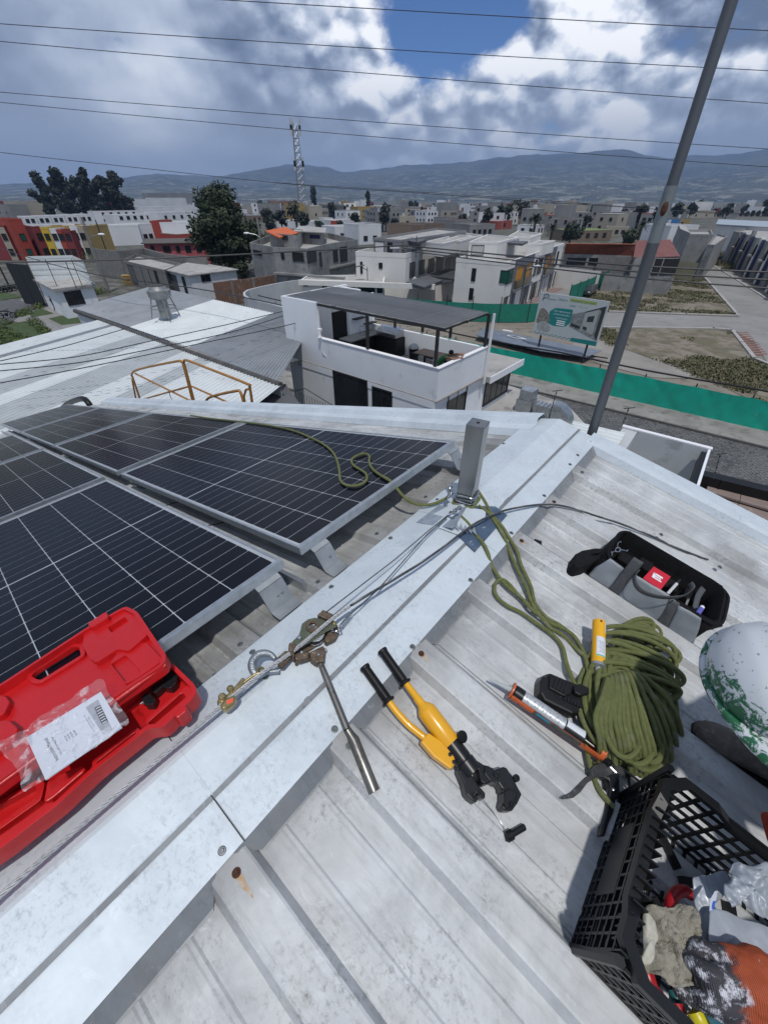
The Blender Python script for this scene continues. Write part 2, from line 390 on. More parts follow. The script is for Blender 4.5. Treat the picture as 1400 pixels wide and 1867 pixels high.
# hem tongues turned down into each pan
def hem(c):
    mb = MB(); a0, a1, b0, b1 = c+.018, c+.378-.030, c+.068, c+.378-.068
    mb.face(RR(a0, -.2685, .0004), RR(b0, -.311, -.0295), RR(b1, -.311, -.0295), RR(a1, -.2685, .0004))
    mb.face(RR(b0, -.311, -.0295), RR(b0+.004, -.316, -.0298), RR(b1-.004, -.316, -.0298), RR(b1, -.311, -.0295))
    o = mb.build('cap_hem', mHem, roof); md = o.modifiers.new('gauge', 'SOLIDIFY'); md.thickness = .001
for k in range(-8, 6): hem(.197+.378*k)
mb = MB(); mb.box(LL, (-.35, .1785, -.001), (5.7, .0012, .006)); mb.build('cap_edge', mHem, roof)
# roofing screws: hexagon head on a washer
def screw_bm(fr):
    mb = MB(); mb.lathe(fr, [(.0105, 0), (.0105, .0012), (.008, .0022), (.0001, .0022)], 12); mb.lathe(fr, [(.0055, .002), (.0055, .0062), (.0045, .0072), (.0001, .0072)], 6); return mb
def screws(fr, base_off, mat, pts, conv):
    src = None; f0 = None
    for (x, y) in pts:
        p = conv(x, y, base_off)
        if src is None: f0 = Fr(p, fr.x, fr.y, fr.z); src = screw_bm(f0).build('screw', mat, roof); p0 = p
        else: inst(src, roof, p-p0)
screws(RR, .0015, mScrew, [(405, 1552), (610, 1330), (752, 1180), (858, 1058), (932, 972), (992, 904), (1039, 847), (1076, 806), (1053, 830)], rw)
screws(RR, -.003, mRust, [(431, 1592), (768, 1192), (951, 986), (1010, 915)], rw)
screws(RR, -.003, mScrew, [(636, 1361), (1061, 861), (1205, 975), (1312, 1034)], rw)
screws(LL, .005, mScrew, [(712, 981), (604, 1070), (797, 911), (918, 809), (485, 1235), (460, 1189)], lw)
screws(LL, -.003, mScrew, [(687, 973), (580, 1061), (776, 906), (438, 1175), (392, 1232)], lw)
for (x, y, l) in ((431, 1592, .055), (768, 1192, .035), (951, 986, .02)):
    u, v, _ = rp(x, y, -.003); mb = MB()
    pts = [(u+.0012*math.sin(i*1.7), v-.008-l*i/6) for i in range(7)]
    w = [.006, .0075, .006, .0055, .004, .003, .001]
    for i in range(6): mb.face(RR(pts[i][0]-w[i], pts[i][1], -.0032), RR(pts[i+1][0]-w[i+1], pts[i+1][1], -.0032), RR(pts[i+1][0]+w[i+1], pts[i+1][1], -.0032), RR(pts[i][0]+w[i], pts[i][1], -.0032))
    mb.build('rust_stain', mStain, roof)
# the building's own walls under the sheets
mWallW = M('white_render', (.62, .64, .66), (.55, .57, .59), 1.5, .85, bump=.3, bsc=20, c3=(.38, .38, .37), sc3=2.5, lo3=.56, hi3=.75)
mb = MB()
pl = [RR(2.45, -5.1, -.05), RR(2.45, 0, -.06), LL(2.45, 9.5, -.05)]
for a, b in zip(pl[:-1], pl[1:]): mb.face(V((a.x, a.y, 0)), V((b.x, b.y, 0)), b, a)
a, b = LL(2.45, 9.5, -.05), LL(-3.2, 9.5, -.05); mb.face(V((a.x, a.y, 0)), V((b.x, b.y, 0)), b, a)
a, b = RR(-3.2, -5.1, -.05), RR(2.45, -5.1, -.05); mb.face(V((a.x, a.y, 0)), V((b.x, b.y, 0)), b, a)
mb.build('wall', mWallW, roof)

# ================================================================ solar panels
mAlu = M('brushed_aluminium', (.52, .55, .575), (.40, .43, .45), 30, .38, .75, st=(1, 1, 1), bump=.1)
mAluD = M('grey_zinc_bracket', (.42, .44, .45), (.30, .32, .33), 12, .45, .6)
mCell = M('dark_silicon_cell', (.004, .0048, .009), (.006, .007, .0125), 3, .2, 0, spec=.12)
mBack = M('white_backsheet', (.44, .47, .50), (.38, .40, .43), 5, .3)
mDark = M('black_recess', (.006, .006, .006), (.01, .01, .01), 5, .9)
PW, PH, PT = 1.150, 2.245, .145      # along the ridge, down the slope, height of the top face
cellw, cellh = (PW-.05)/6, (PH-.075)/24
cell_src = None; rail_src = {}
def panel(u0, s0, label, clipped=False):
    global cell_src
    o = LL(u0, s0, PT); p = thing('solar_panel', o, label, 'solar panel', 'solar panels on the left slope')
    f = Fr(o, LL.x, LL.y, LL.z)
    if not rail_src:
        for nm, c, d in (('u0', (PW/2, .011, -.017), (PW, .022, .036)), ('u1', (PW/2, PH-.011, -.017), (PW, .022, .036)), ('s0', (.0055, PH/2, -.017), (.011, PH-.046, .036)), ('s1', (PW-.0055, PH/2, -.017), (.011, PH-.046, .036))):
            mb = MB(); mb.box(f, c, d); rail_src[nm] = (mb.build('frame_rail', mAlu, p, bevel=.001), f.o)
        mb = MB(); mb.box(f, (PW/2, PH/2, -.0065), (PW-.02, PH-.04, .005)); rail_src['b'] = (mb.build('backsheet', mBack, p), f.o)
        mb = MB(); w, h = cellw-.0036, cellh-.0030; c = .005
        mb.face(f(c, 0, 0), f(w-c, 0, 0), f(w, c, 0), f(w, h-c*0, 0), f(0, h, 0), f(0, c, 0))
        
        cell_src = (mb.build('cell', mCell, p), f.o)
        cell_src[0].location = -LL.z*50  # placed below
        rail_src['c0'] = cell_src[0]
        first = True
    else:
        for k in ('u0', 'u1', 's0', 's1', 'b'): inst(rail_src[k][0], p, (0, 0, 0))
        first = False
    for i in range(6):
        for j in range(24):
            off = LL.x*(.025+i*cellw+.0015)+LL.y*(.030+j*cellh+(.009 if j > 11 else 0)+.0007)+LL.z*(-.0034)
            if first and i == 0 and j == 0: cell_src[0].location = off
            else: inst(cell_src[0], p, off)
    return p, f
def bracket(p, f, u, s, side=1):
    "folded zinc foot that props the panel edge off the roof rib"
    mb = MB(); z0 = -PT-.004
    w = .085
    a = [(-.005, -.036), (.018, -.050), (.050, z0+.012), (.085, z0+.004), (.105, z0+.004)]
    for (d0, h0), (d1, h1) in zip(a[:-1], a[1:]):
        mb.face(f(u-w/2, s-side*d0, h0), f(u+w/2, s-side*d0, h0), f(u+w/2, s-side*d1, h1), f(u-w/2, s-side*d1, h1))
    o = mb.build('mounting_bracket', mAluD, p); m = o.modifiers.new('t', 'SOLIDIFY'); m.thickness = .004
    mb = MB(); ff = Fr(f(u+.012, s-side*.034, (z0-.05)/2+.002), f.x, (f.z*.5+f.y*side*.8).normalized(), (f.y*-side*.8+f.z*.6).normalized())
    mb.lathe(ff, [(.0001, .0), (.008, .0), (.008, .006), (.0001, .006)], 6); mb.build('bolt', mScrew, p)
GAP = .105
cols = [.29, .29+PH+GAP, .29+2*(PH+GAP), .29+3*(PH+GAP)]
names = ['nearest the ridge cap', 'second from the ridge cap', 'third from the ridge cap', 'farthest down the slope']
for ci, s in enumerate(cols):
    lab = [['dark solar panel under the open red case, beside the ridge cap', 'dark solar panel with the green rope lying on its near half'],
           ['second solar panel from the ridge cap, in the lower row at the left edge', 'second solar panel from the ridge cap, in the row beside the roof edge'],
           ['third solar panel from the ridge cap, a dark corner at the left edge', 'third solar panel from the ridge cap, in the row beside the roof edge'],
           [None, 'farthest solar panel of the row along the roof edge']][ci]
    if lab[0]:
        p, f = panel(-.675, s, lab[0])
        if ci == 0: bracket(p, f, PW-.08, 0); bracket(p, f, .30, 0)
        bracket(p, f, PW-.1, PH, -1)
        bracket(p, f, PW-.1, 0)
    p, f = panel(.560, s, lab[1])
    bracket(p, f, .09, 0); bracket(p, f, PW-.04, 0)
    bracket(p, f, .11, PH, -1)
# rail behind: low strip flashings in the gap between the two rows, and loose black leads
rail = MB()
for ci, s in enumerate(cols): rail.box(LL, (.515, s+PH/2, -.010), (.018, PH+.05, .05)); rail.box(LL, (.540, s+PH/2, -.028), (.022, PH+.05, .012))
tag(rail.build('mounting_rail', mAlu, None, origin=LL(.5, .3, -.03)), 'long aluminium mounting rail in the gap between the two panel rows', 'rail')
for i, pts in enumerate([[(297, 924), (308, 920), (320, 916), (333, 914)], [(369, 957), (380, 958), (396, 955), (412, 951)], [(117, 836), (124, 835), (131, 832)]]):
    mb = MB(); P = [lw(x, y, .02+.02*math.sin(j*2)) for j, (x, y) in enumerate(pts)]; mb.tube(smooth_path(P, 5), .0032, 6)
    lone(mb, 'cable', mGasket, ['short black lead looping out under the middle of the rope-covered panel', 'longer black lead looping out below the rope-covered panel edge', 'small black lead in the gap farther down the panel row'][i], 'cable', smooth=True)
# ================================================================ tools and rigging on the roof
def Z(x0, y0, s): return lambda *p: [(x0+a/s, y0+b/s) for a, b in p]
def pxm(x, y, off=PAN):
    p = rw(x, y, off); return ((p.y)*math.cos(PITCH)-(p.z-CAMZ)*math.sin(PITCH))/FPX   # metres per photo pixel there
def pr(mb, pts, z0, z1): return mb.prism(RR, [rp(x, y, z1)[:2] for x, y in pts], z0, z1)
def RT(pts, off): return [rw(x, y, off) for x, y in pts]
def axis(p0, p1, off):
    o0, o1 = off if isinstance(off, tuple) else (off, off); a, b = rw(*p0, o0), rw(*p1, o1); return FZ(a, b, nR), (b-a).length
from mathutils.geometry import tessellate_polygon
def plate(mb, fr, outer, holes, z0, z1):
    "flat plate with holes through it"
    loops = [outer]+list(holes)
    def ar(p): return sum(p[i][0]*p[(i+1) % len(p)][1]-p[(i+1) % len(p)][0]*p[i][1] for i in range(len(p)))
    loops = [l if (ar(l) > 0) == (i == 0) else l[::-1] for i, l in enumerate(loops)]
    flat = [p for l in loops for p in l]
    tri = tessellate_polygon([[V((p[0], p[1], 0)) for p in l] for l in loops])
    up = [tuple(t) for t in tri]
    def tw(t): a, b, c = (flat[i] for i in t); return (b[0]-a[0])*(c[1]-a[1])-(c[0]-a[0])*(b[1]-a[1])
    up = [t if tw(t) > 0 else t[::-1] for t in up if abs(tw(t)) > 1e-12]
    n = len(flat); mb.add([fr(*p, z1) for p in flat]+[fr(*p, z0) for p in flat], up+[tuple(i+n for i in t[::-1]) for t in up])
    k = len(mb.v)-2*n; b = 0
    for l in loops:
        m = len(l)
        for i in range(m): j = (i+1) % m; mb.f.append((k+b+n+i, k+b+n+j, k+b+j, k+b+i)); mb.m.append(mb.mi)
        b += m
def circ(c, r, n=16, a0=0): return [(c[0]+r*math.cos(a0+2*PI*i/n), c[1]+r*math.sin(a0+2*PI*i/n)) for i in range(n)]
FONT_CACHE = {}
def text(s, fr, size, mat, parent, name='lettering', sx=1.0):
    cu = bpy.data.curves.new('txt', 'FONT'); cu.body = s; cu.size = size; cu.align_x = 'CENTER'; cu.align_y = 'CENTER'; cu.resolution_u = 2
    tmp = bpy.data.objects.new('txt', cu); me = bpy.data.meshes.new_from_object(tmp); bpy.data.objects.remove(tmp)
    mb = MB(); mb.v = [fr(v.co.x*sx, v.co.y, 0) for v in me.vertices]; mb.f = [tuple(p.vertices) for p in me.polygons]; mb.m = [0]*len(mb.f)
    return mb.build(name, mat, parent)

mSteel = M('stainless_tube', (.34, .34, .33), (.24, .24, .235), 6, .30, .9, st=(1, 1, .15), c3=(.5, .5, .48), sc3=9, lo3=.62, hi3=.66, bump=.05)
mSteelTop = M('blued_steel_end', (.20, .22, .26), (.33, .31, .29), 20, .42, .85)
mChrome = M('bright_steel', (.55, .56, .57), (.40, .41, .42), 30, .22, .95)
mCable = M('grey_wire_rope', (.17, .175, .18), (.10, .103, .108), 90, .45, .7)
mCableL = M('bright_wire_rope', (.50, .51, .52), (.34, .345, .35), 120, .55, .1)
mGal = M('galvanised_forging', (.40, .43, .45), (.26, .28, .30), 50, .42, .8, bump=.3, bsc=200)
mBrass = M('yellow_zinc_steel', (.42, .34, .17), (.25, .19, .09), 40, .32, .85, bump=.1)
mOlive = M('olive_green_enamel', (.105, .125, .085), (.075, .088, .06), 40, .42, .2, c3=(.16, .10, .05), sc3=60, lo3=.6, hi3=.68)
mRusty = M('rusty_steel', (.16, .12, .085), (.085, .06, .042), 60, .6, .6, c3=(.28, .22, .15), sc3=90, lo3=.55, hi3=.65, bump=.3, bsc=200)
mHandle = M('worn_steel_lever', (.17, .165, .15), (.26, .25, .225), 14, .38, .85, st=(1, 1, 1), c3=(.09, .08, .07), sc3=40, lo3=.55, hi3=.7)
mYel = M('orange_yellow_enamel', (.80, .40, .012), (.74, .36, .012), 6, .28, 0, coat=.4, c3=(.45, .25, .05), sc3=60, lo3=.72, hi3=.76)
mBlk = M('black_oxide_steel', (.008, .0085, .01), (.014, .015, .017), 30, .34, 0, spec=.35)
mGrip = M('black_rubber_grip', (.007, .007, .008), (.012, .012, .012), 30, .42, spec=.3)
mRope = M('olive_green_rope', (.205, .225, .078), (.155, .175, .06), 60, .85, c3=(.29, .31, .20), sc3=16, lo3=.55, hi3=.75, bump=.8, bsc=500)
mOrange = M('orange_gun_enamel', (.62, .14, .035), (.50, .10, .03), 20, .4, c3=(.03, .02, .02), sc3=38, lo3=.60, hi3=.63)
mLabelW = M('silver_foil_label', (.55, .57, .59), (.42, .44, .46), 90, .4, .35)
mPaper = M('white_paper', (.68, .71, .76), (.62, .65, .70), 6, .7)
mInk = M('black_print', (.03, .03, .035))
mGreyPrint = M('grey_print', (.22, .23, .25))
mRed = M('red_moulded_plastic', (.56, .010, .012), (.49, .009, .011), 5, .36, 0, bump=.12, bsc=60, c3=(.42, .05, .045), sc3=9, lo3=.66, hi3=.78)
mRedCloth = M('red_patch', (.55, .01, .03))
mWhite = M('plain_white', (.78, .78, .80))

# ---- steel post with flashing plates, shackles and wire turns
pb = rw(852, 916, .0)
post = thing('steel_post', pb, 'square stainless steel anchor post standing on the ridge cap, rope tied round its foot', 'post')
zb = pb.z-.03
c0, c1, c2 = g(857, 934, zb), g(829, 925, zb), g(874, 907, zb)
ax = (c1-c0); ay = (c2-c0); wd = .088
axn = ax.normalized(); ayn = V((-axn.y, axn.x, 0)); ayn = ayn if ayn.dot(ay) > 0 else -ayn
FP = Fr(c0, axn, ayn, V((0, 0, 1))) if axn.cross(ayn).z > 0 else Fr(c0, ayn, axn, V((0, 0, 1)))
# height from the photographed top corner
best = min(range(200, 900), key=lambda h: abs((lambda P: CY-FPX*((P.y)*math.sin(PITCH)+(P.z-CAMZ)*math.cos(PITCH))/((P.y)*math.cos(PITCH)-(P.z-CAMZ)*math.sin(PITCH)))(c0+V((0, 0, h/1000)))-781))
PHh = best/1000; a_, b_ = (ax.length, .075) if FP.x == axn else (.075, ax.length); a_ = b_ = max(.07, min(.095, ax.length))
mb = MB(); plate(mb, FP, [(0, 0), (a_, 0), (a_, a_), (0, a_)], [[(.003, .003), (a_-.003, .003), (a_-.003, a_-.003), (.003, a_-.003)]], -.02, PHh-.004)
mb.build('tube', mSteel, post, bevel=.0025)
mb = MB(); mb.prism(FP, [(-.0005, -.0005), (a_+.0005, -.0005), (a_+.0005, a_+.0005), (-.0005, a_+.0005)], PHh-.004, PHh); mb.build('end_plate', mSteelTop, post, bevel=.002)
mb = MB(); mb.cyl(Fr(FP(a_/2, a_/2, PHh), FP.x, FP.y, FP.z), (0, 0), .008, 0, .0012, 12); mb.build('drain_hole', mDark, post)
def flash(name, mat, pts, off, conv=rw):
    mb = MB(); P = [conv(x, y, off) for x, y in pts]; mb.face(*(P if (P[1]-P[0]).cross(P[2]-P[1]).z > 0 else P[::-1])); o = mb.build(name, mat, post); m = o.modifiers.new('t', 'SOLIDIFY'); m.thickness = .0015
mBlueG = M('blue_grey_painted_flashing', (.065, .10, .165), (.11, .16, .23), 12, .42, .3, c3=(.42, .47, .52), sc3=26, lo3=.60, hi3=.66)
mGreyG = M('scuffed_grey_flashing', (.25, .30, .36), (.34, .38, .43), 20, .45, .3, c3=(.14, .16, .2), sc3=50, lo3=.6, hi3=.7)
flash('flashing_plate', mBlueG, [(822, 966), (866, 1006), (925, 939), (903, 923), (862, 922)], .010)
flash('flashing_plate', mGreyG, [(759, 952), (772, 955), (826, 963), (850, 925), (800, 921)], .008, lw)
flash('flashing_plate', mCap, [(800, 962), (835, 975), (884, 948), (886, 930), (850, 925), (825, 930)], .014)
mb = MB()
for i in range(6): x0 = 820+i*8; mb.face(*RT([(x0, 958+i*2), (x0+9, 966+i*2), (x0+5, 950+i*2)], .018+.004*(i % 2)))
mb.build('torn_flap', mGreyG, post)
# wire turns round the post
def ringpts(fr, h0, h1, turns, off, n=28):
    out = []
    for i in range(int(turns*n)+1):
        a = 2*PI*i/n; h = h0+(h1-h0)*i/(turns*n)+.006*math.sin(a*1.3)
        cx = a_/2+max(-1, min(1, 1.28*math.cos(a)))*(a_/2+off); cy = a_/2+max(-1, min(1, 1.28*math.sin(a)))*(a_/2+off)
        out.append(fr(cx, cy, h))
    return out
mb = MB(); mb.tube(ringpts(FP, .045, .085, 3, .006), .0036, 7); mb.build('wire_turn', mChrome, post, smooth=True)
mb = MB(); mb.tube(ringpts(FP, .02, .035, 2, .012), .0075, 8); lone(mb, 'rope', mRope, 'green rope turns knotted tight round the foot of the steel post', 'rope', smooth=True)
def shackle(mb, fr, r, th, legs):
    pts = [fr(-r, 0, -legs)]+[fr(-r*math.cos(PI*i/10), 0, r*math.sin(PI*i/10)) for i in range(11)]+[fr(r, 0, -legs)]
    mb.tube(pts, th, 8); mb.tube([fr(-r*1.5, 0, -legs), fr(r*1.6, 0, -legs)], th*.95, 8)
    mb.ball(fr(-r, 0, -legs), th*1.9, n=8); mb.ball(fr(r, 0, -legs), th*1.9, n=8)
s0 = onplane(822, 905, c1, V((0, -1, 0)))
sk = thing('shackle', s0, 'upper bright steel shackle hanging on the wire turns at the left of the post foot', 'shackle', 'shackles at the post foot')
mb = MB(); fs = Fr(onplane(821, 893, c1+V((-.02, -.02, 0)), V((0, -1, 0))), V((.5, .85, 0)), V((-.85, .5, 0)), V((0, 0, 1)))
shackle(mb, fs, .016, .0055, .03); mb.build('bow', mChrome, sk, smooth=True)
sk2 = thing('shackle', s0-V((0, 0, .06)), 'lower bright steel shackle that takes the two thin wires', 'shackle', 'shackles at the post foot')
mb = MB(); fs2 = Fr(rw(826, 932, .05), V((.7, .7, 0)).normalized(), V((-.5, .5, .7)).normalized(), V((-.5, .5, -.7)).normalized())
shackle(mb, fs2, .017, .006, .028); mb.build('bow', mChrome, sk2, smooth=True)

# ---- wire ropes: tensioned thin pair, and the heavy stay they pull
def strands(mb, P, r, ns=6, pitch=.05, rs=None):
    "laid wire rope: helical strands round a core"
    P = smooth_path(P, 1); rs = rs or r*.385
    L = 0; acc = [0]
    for a, b in zip(P[:-1], P[1:]): L += (b-a).length; acc.append(L)
    step = pitch/8; N = int(L/step); pts = []; j = 0
    for i in range(N+1):
        d = min(i*step, L-1e-6)
        while j < len(acc)-2 and acc[j+1] < d: j += 1
        u = (d-acc[j])/max(acc[j+1]-acc[j], 1e-9); pts.append(P[j].lerp(P[j+1], u))
    for k in range(ns):
        out = []
        for i, p in enumerate(pts):
            dd = (pts[min(i+1, len(pts)-1)]-pts[max(i-1, 0)]).normalized(); x = V((0, 0, 1)).cross(dd).normalized(); y = dd.cross(x)
            a = 2*PI*k/ns+2*PI*i*step/pitch; out.append(p+x*math.cos(a)*(r-rs)+y*math.sin(a)*(r-rs))
        mb.tube(out, rs, 5)
    return mb
zc = Z(560, 860, 4.667); zd = Z(780, 740, 4.118); ze = Z(1000, 760, 3.5)
low = smooth_path([rw(0-60, 1635+62, .03), rw(0, 1635, .03), rw(180, 1478, .032), rw(330, 1350, .042), rw(404, 1287, .055)], 8)
hv = low+smooth_path([rw(404, 1287, .055), rw(470, 1233, .058), rw(540, 1183, .065), rw(609, 1126, .075), rw(646, 1100, .075), rw(689, 1074, .07), rw(736, 1046, .06), rw(774, 1022, .055), rw(817, 991, .05), rw(859, 959, .045), rw(897, 939, .035), rw(931, 928, .03), rw(974, 921, .02), rw(1003, 919.5, .015), rw(1042, 926, .012), rw(1083, 939.5, .004), rw(1120, 951, -.010), rw(1160, 966, -.018), rw(1200, 983, -.024), rw(1243, 1003, -.026), rw(1292, 1020.5, -.028)], 8)[1:]
n0 = next(i for i, p in enumerate(hv) if (p-rw(646, 1100, .075)).length < .02)
st = thing('wire_rope', rw(404, 1287, 0), 'heavy steel stay cable running along the ridge, dark grey past the post', 'cable')
MB().tube(hv[:n0+1], .0038, 8).build('core', mGrip, st)
strands(MB(), hv[:n0+1], .0066, 5, .075, .0022).build('bright_length', mCableL, st, smooth=True)
strands(MB(), hv[n0:], .0056, 6, .05).build('weathered_length', mCable, st, smooth=True)
lone(MB().tube([rw(817, 939, .045), rw(778, 970, .05), rw(720, 1020, .06), rw(595, 1116, .085)], .0024, 6), 'wire_rope', mCable, 'upper thin steel wire, from the shackle to the top of the olive puller', 'wire', 'hoist wires', smooth=True)
lone(MB().tube([rw(817, 941, .04), rw(780, 973, .05), rw(688, 1076, .05), rw(640, 1119, .055)], .0026, 6), 'wire_rope', mCable, 'lower thin steel wire, crossing under the heavy cable to a coiled ferrule', 'wire', 'hoist wires', smooth=True)

# ---- ratchet cable puller
z3 = Z(380, 1080, 4.118)
h0 = rw(578, 1150, 0)
ho = thing('cable_puller', h0, 'worn olive ratchet cable puller with a long steel lever, hooked into the stay cable', 'cable puller')
mb = MB()
outer = z3((690, 290), (703, 238), (750, 203), (800, 192), (860, 203), (905, 188), (962, 228), (968, 258), (885, 298), (835, 328), (760, 378), (716, 402), (680, 424), (640, 442), (603, 412), (636, 365), (678, 325))
plate(mb, RR, [rp(x, y, .062)[:2] for x, y in outer], [circ(rp(*z3((781, 258))[0], .062)[:2], .013, 20)], .057, .062)
mb.build('side_plate', mOlive, ho, bevel=.0008)
mb = MB(); plate(mb, RR, [rp(x+4, y+12, .02)[:2] for x, y in outer], [circ(rp(*z3((790, 300))[0], .02)[:2], .013, 20)], .016, .021); mb.build('side_plate', mRusty, ho)
hub = rw(*z3((781, 258))[0], .062); fh = Fr(hub, RR.x, RR.y, RR.z)
mb = MB(); mb.lathe(fh, [(.0125, -.01), (.0125, .004), (.0215, .004), (.0225, .001), (.0225, -.004)], 24)
mb.build('hub_ring', mRusty, ho, smooth=30)
mb = MB(); mb.prism(fh.at(0, 0, 0, .6), [(-.007, -.009), (.007, -.009), (.007, .009), (-.007, .009)], -.03, -.004); mb.cyl(fh, (0, 0), .0125, -.032, -.012, 16); mb.build('axle', mHandle, ho)
dr = Fr(rw(*z3((800, 320))[0], .04), RR.x, RR.y, RR.z)
mb = MB(); mb.lathe(dr, [(.012, -.018), (.031, -.018), (.031, -.014), (.024, -.014), (.024, .011), (.031, .011), (.031, .015), (.012, .015)], 24); mb.build('drum', mGal, ho, smooth=30)
mb = MB()
for k in range(5): mb.tube([dr(.0265*math.cos(a*PI/12), .0265*math.sin(a*PI/12), -.012+.005*k) for a in range(24)], .0026, 6, closed=True)
mb.build('wound_wire', mCable, ho, smooth=True)
mb = MB(); pr(mb, z3((818, 172), (862, 130), (938, 165), (925, 205), (880, 200), (850, 185)), .02, .078); mb.build('guide_block', mRusty, ho, bevel=.003)
mb = MB(); pr(mb, z3((604, 385), (630, 370), (662, 398), (640, 440), (648, 480), (625, 470), (600, 432)), .025, .072); pr(mb, z3((640, 470), (700, 440), (760, 450), (755, 490), (690, 510), (655, 505)), .018, .05); mb.build('pawl_block', mRusty, ho, bevel=.003)
mb = MB(); pr(mb, z3((755, 450), (800, 430), (865, 400), (880, 440), (872, 520), (815, 530), (770, 500)), .012, .05); mb.build('lever_socket', mRusty, ho, bevel=.004)
mb = MB(); pr(mb, z3((900, 300), (970, 240), (984, 300), (960, 345), (890, 380), (870, 360)), .012, .04); pr(mb, z3((655, 510), (700, 500), (668, 537), (648, 530)), .0, .03); mb.build('lower_frame', mRusty, ho, bevel=.003)
for q, (x, y, r, zz, m_) in enumerate([(683, 344, .0085, .062, mGal), (944, 238, .0085, .062, mBrass), (827, 468, .005, .05, mGal), (760, 500, .006, .03, mRusty), (876, 436, .006, .03, mGal), (700, 452, .005, .05, mGal)]):
    f = Fr(rw(*z3((x, y))[0], zz), RR.x, RR.y, RR.z); mb = MB(); mb.lathe(f, [(r, 0), (r, r*.5), (r*.6, r*.9), (.0001, r)], 8); mb.build('bolt', m_, ho, smooth=30)
lv = z3((835, 520), (870, 600), (1040, 1030), (1090, 1110), (1245, 1500)); LZ = [.032, .034, .028, .020, .004]
P = [rw(x, y, z) for (x, y), z in zip(lv, LZ)]
fl = FZ(P[0], P[2], nR); mb = MB()
mb.tube([P[0], P[0].lerp(P[2], .25), P[2]], [.0095, .0108, .0112], 14); mb.tube([P[2], P[2].lerp(P[3], .5), P[3], P[4]-(P[4]-P[3])*.0], [.0112, .0125, .0168, .0168], 16, cap=False)
o = mb.build('lever', mHandle, ho, smooth=40)
fe = FZ(P[3], P[4], nR); Lh = (P[4]-P[3]).length
mb = MB(); mb.lathe(fe, [(.0168, Lh-.001), (.0172, Lh), (.0135, Lh), (.0130, Lh-.02), (.0001, Lh-.02)], 16); mb.build('lever_mouth', mHandle, ho, smooth=30)
# swivel link and hook
mb = MB(); pr(mb, z3((505, 500), (575, 435), (605, 440), (625, 490), (560, 565), (530, 560)), .03, .052); mb.build('swivel', mRusty, ho, bevel=.005)
hk = z3((500, 500), (470, 470), (425, 458), (375, 468), (340, 505), (328, 550), (345, 600), (385, 618), (430, 600), (470, 595), (530, 590))
ph = smooth_path([rw(x, y, .035) for x, y in hk], 4); n = len(ph)
mb = MB(); mb.tube(ph, [(.0075+.006*math.sin(PI*min(i/n*1.15, 1))) for i in range(n)], 10); mb.build('hook', mGal, ho, smooth=True)
# coiled ferrule on the lower wire
a, b = rw(622, 1141, .05), rw(640, 1119, .055); fr_ = FZ(a, b, nR); L_ = (b-a).length
mb = MB(); mb.tube([fr_(.0052*math.cos(t_*.9), .0052*math.sin(t_*.9), L_*t_/60) for t_ in range(61)], .0022, 5); mb.tube([fr_(.004*math.cos(t_*.4), .004*math.sin(t_*.4), -.03+L_*t_/60) for t_ in range(40)], .002, 5)
mb.tube([rw(x, y, .05) for x, y in z3((985, 250), (1000, 290), (970, 300), (925, 290), (930, 275))], .003, 6)
mb.build('ferrule', mChrome, ho, smooth=True)
# ---- cable grip (wedge clamp)
gp = thing('cable_grip', rw(413, 1275, 0), 'yellow zinc wire grip with a red paint mark clamped on the bright cable', 'cable grip')
mb = MB(); pr(mb, z3((62, 820), (75, 790), (110, 765), (135, 770), (200, 700), (255, 632), (275, 650), (262, 690), (215, 740), (205, 800), (130, 882), (95, 872), (68, 850)), .035, .052); mb.build('lower_jaw', mBrass, gp, bevel=.005)
mb = MB(); pr(mb, z3((80, 850), (130, 790), (200, 765), (212, 800), (190, 830), (130, 883), (100, 876)), .035, .074); mb.build('upper_jaw', mBrass, gp, bevel=.008)
mb = MB(); pr(mb, z3((136, 838), (136, 815), (178, 796), (190, 808), (178, 826), (150, 842)), .0742, .0748); mb.build('red_mark', M('red_paint_mark', (.75, .10, .04)), gp)
for (x, y, r) in ((165, 728, .010), (105, 790, .011)):
    f = Fr(rw(*z3((x, y))[0], .052), RR.x, RR.y, RR.z); mb = MB(); mb.lathe(f, [(r, 0), (r, .006), (r*.6, .009), (.0001, .009)], 14); mb.build('pivot_bolt', mBrass, gp, smooth=30)
mb = MB(); mb.tube(smooth_path([rw(x, y, .045) for x, y in z3((255, 690), (290, 660), (340, 625), (375, 610), (405, 600), (412, 580), (395, 568), (370, 585), (372, 612))], 4), .0045, 8); mb.build('eye_bar', mBrass, gp, smooth=True)

# ---- hydraulic crimper
z7 = Z(380, 1060, 2.3333); zc3 = Z(700, 1150, 3.5)
cr = thing('hydraulic_crimper', rw(800, 1320), 'orange-yellow hydraulic crimping tool with two black ribbed grips and an open black jaw', 'crimping tool')
def grip(p0, p1, r, offs):
    f, L = axis(z7(p0)[0], z7(p1)[0], offs); pf = [(.0001, 0), (r*1.12, 0), (r*1.18, .004), (r*1.12, .010)]
    n = 22
    for i in range(n): z = .012+(L-.024)*i/n; dz = (L-.024)/n; pf += [(r, z), (r, z+dz*.45), (r*.90, z+dz*.55), (r*.90, z+dz*.95)]
    pf += [(r, L-.010), (r*1.35, L-.008), (r*1.4, L-.003), (r*1.25, L), (.0001, L)]
    mb = MB(); mb.lathe(f, pf, 18); mb.build('grip', mGrip, cr, smooth=35)
grip((737, 292), (840, 438), .0150, (.026, .020)); grip((662, 362), (770, 515), .0150, (.022, .016))
f, L = axis(z7((840, 434))[0], z7((1032, 690))[0], (.020, .010)); k = L
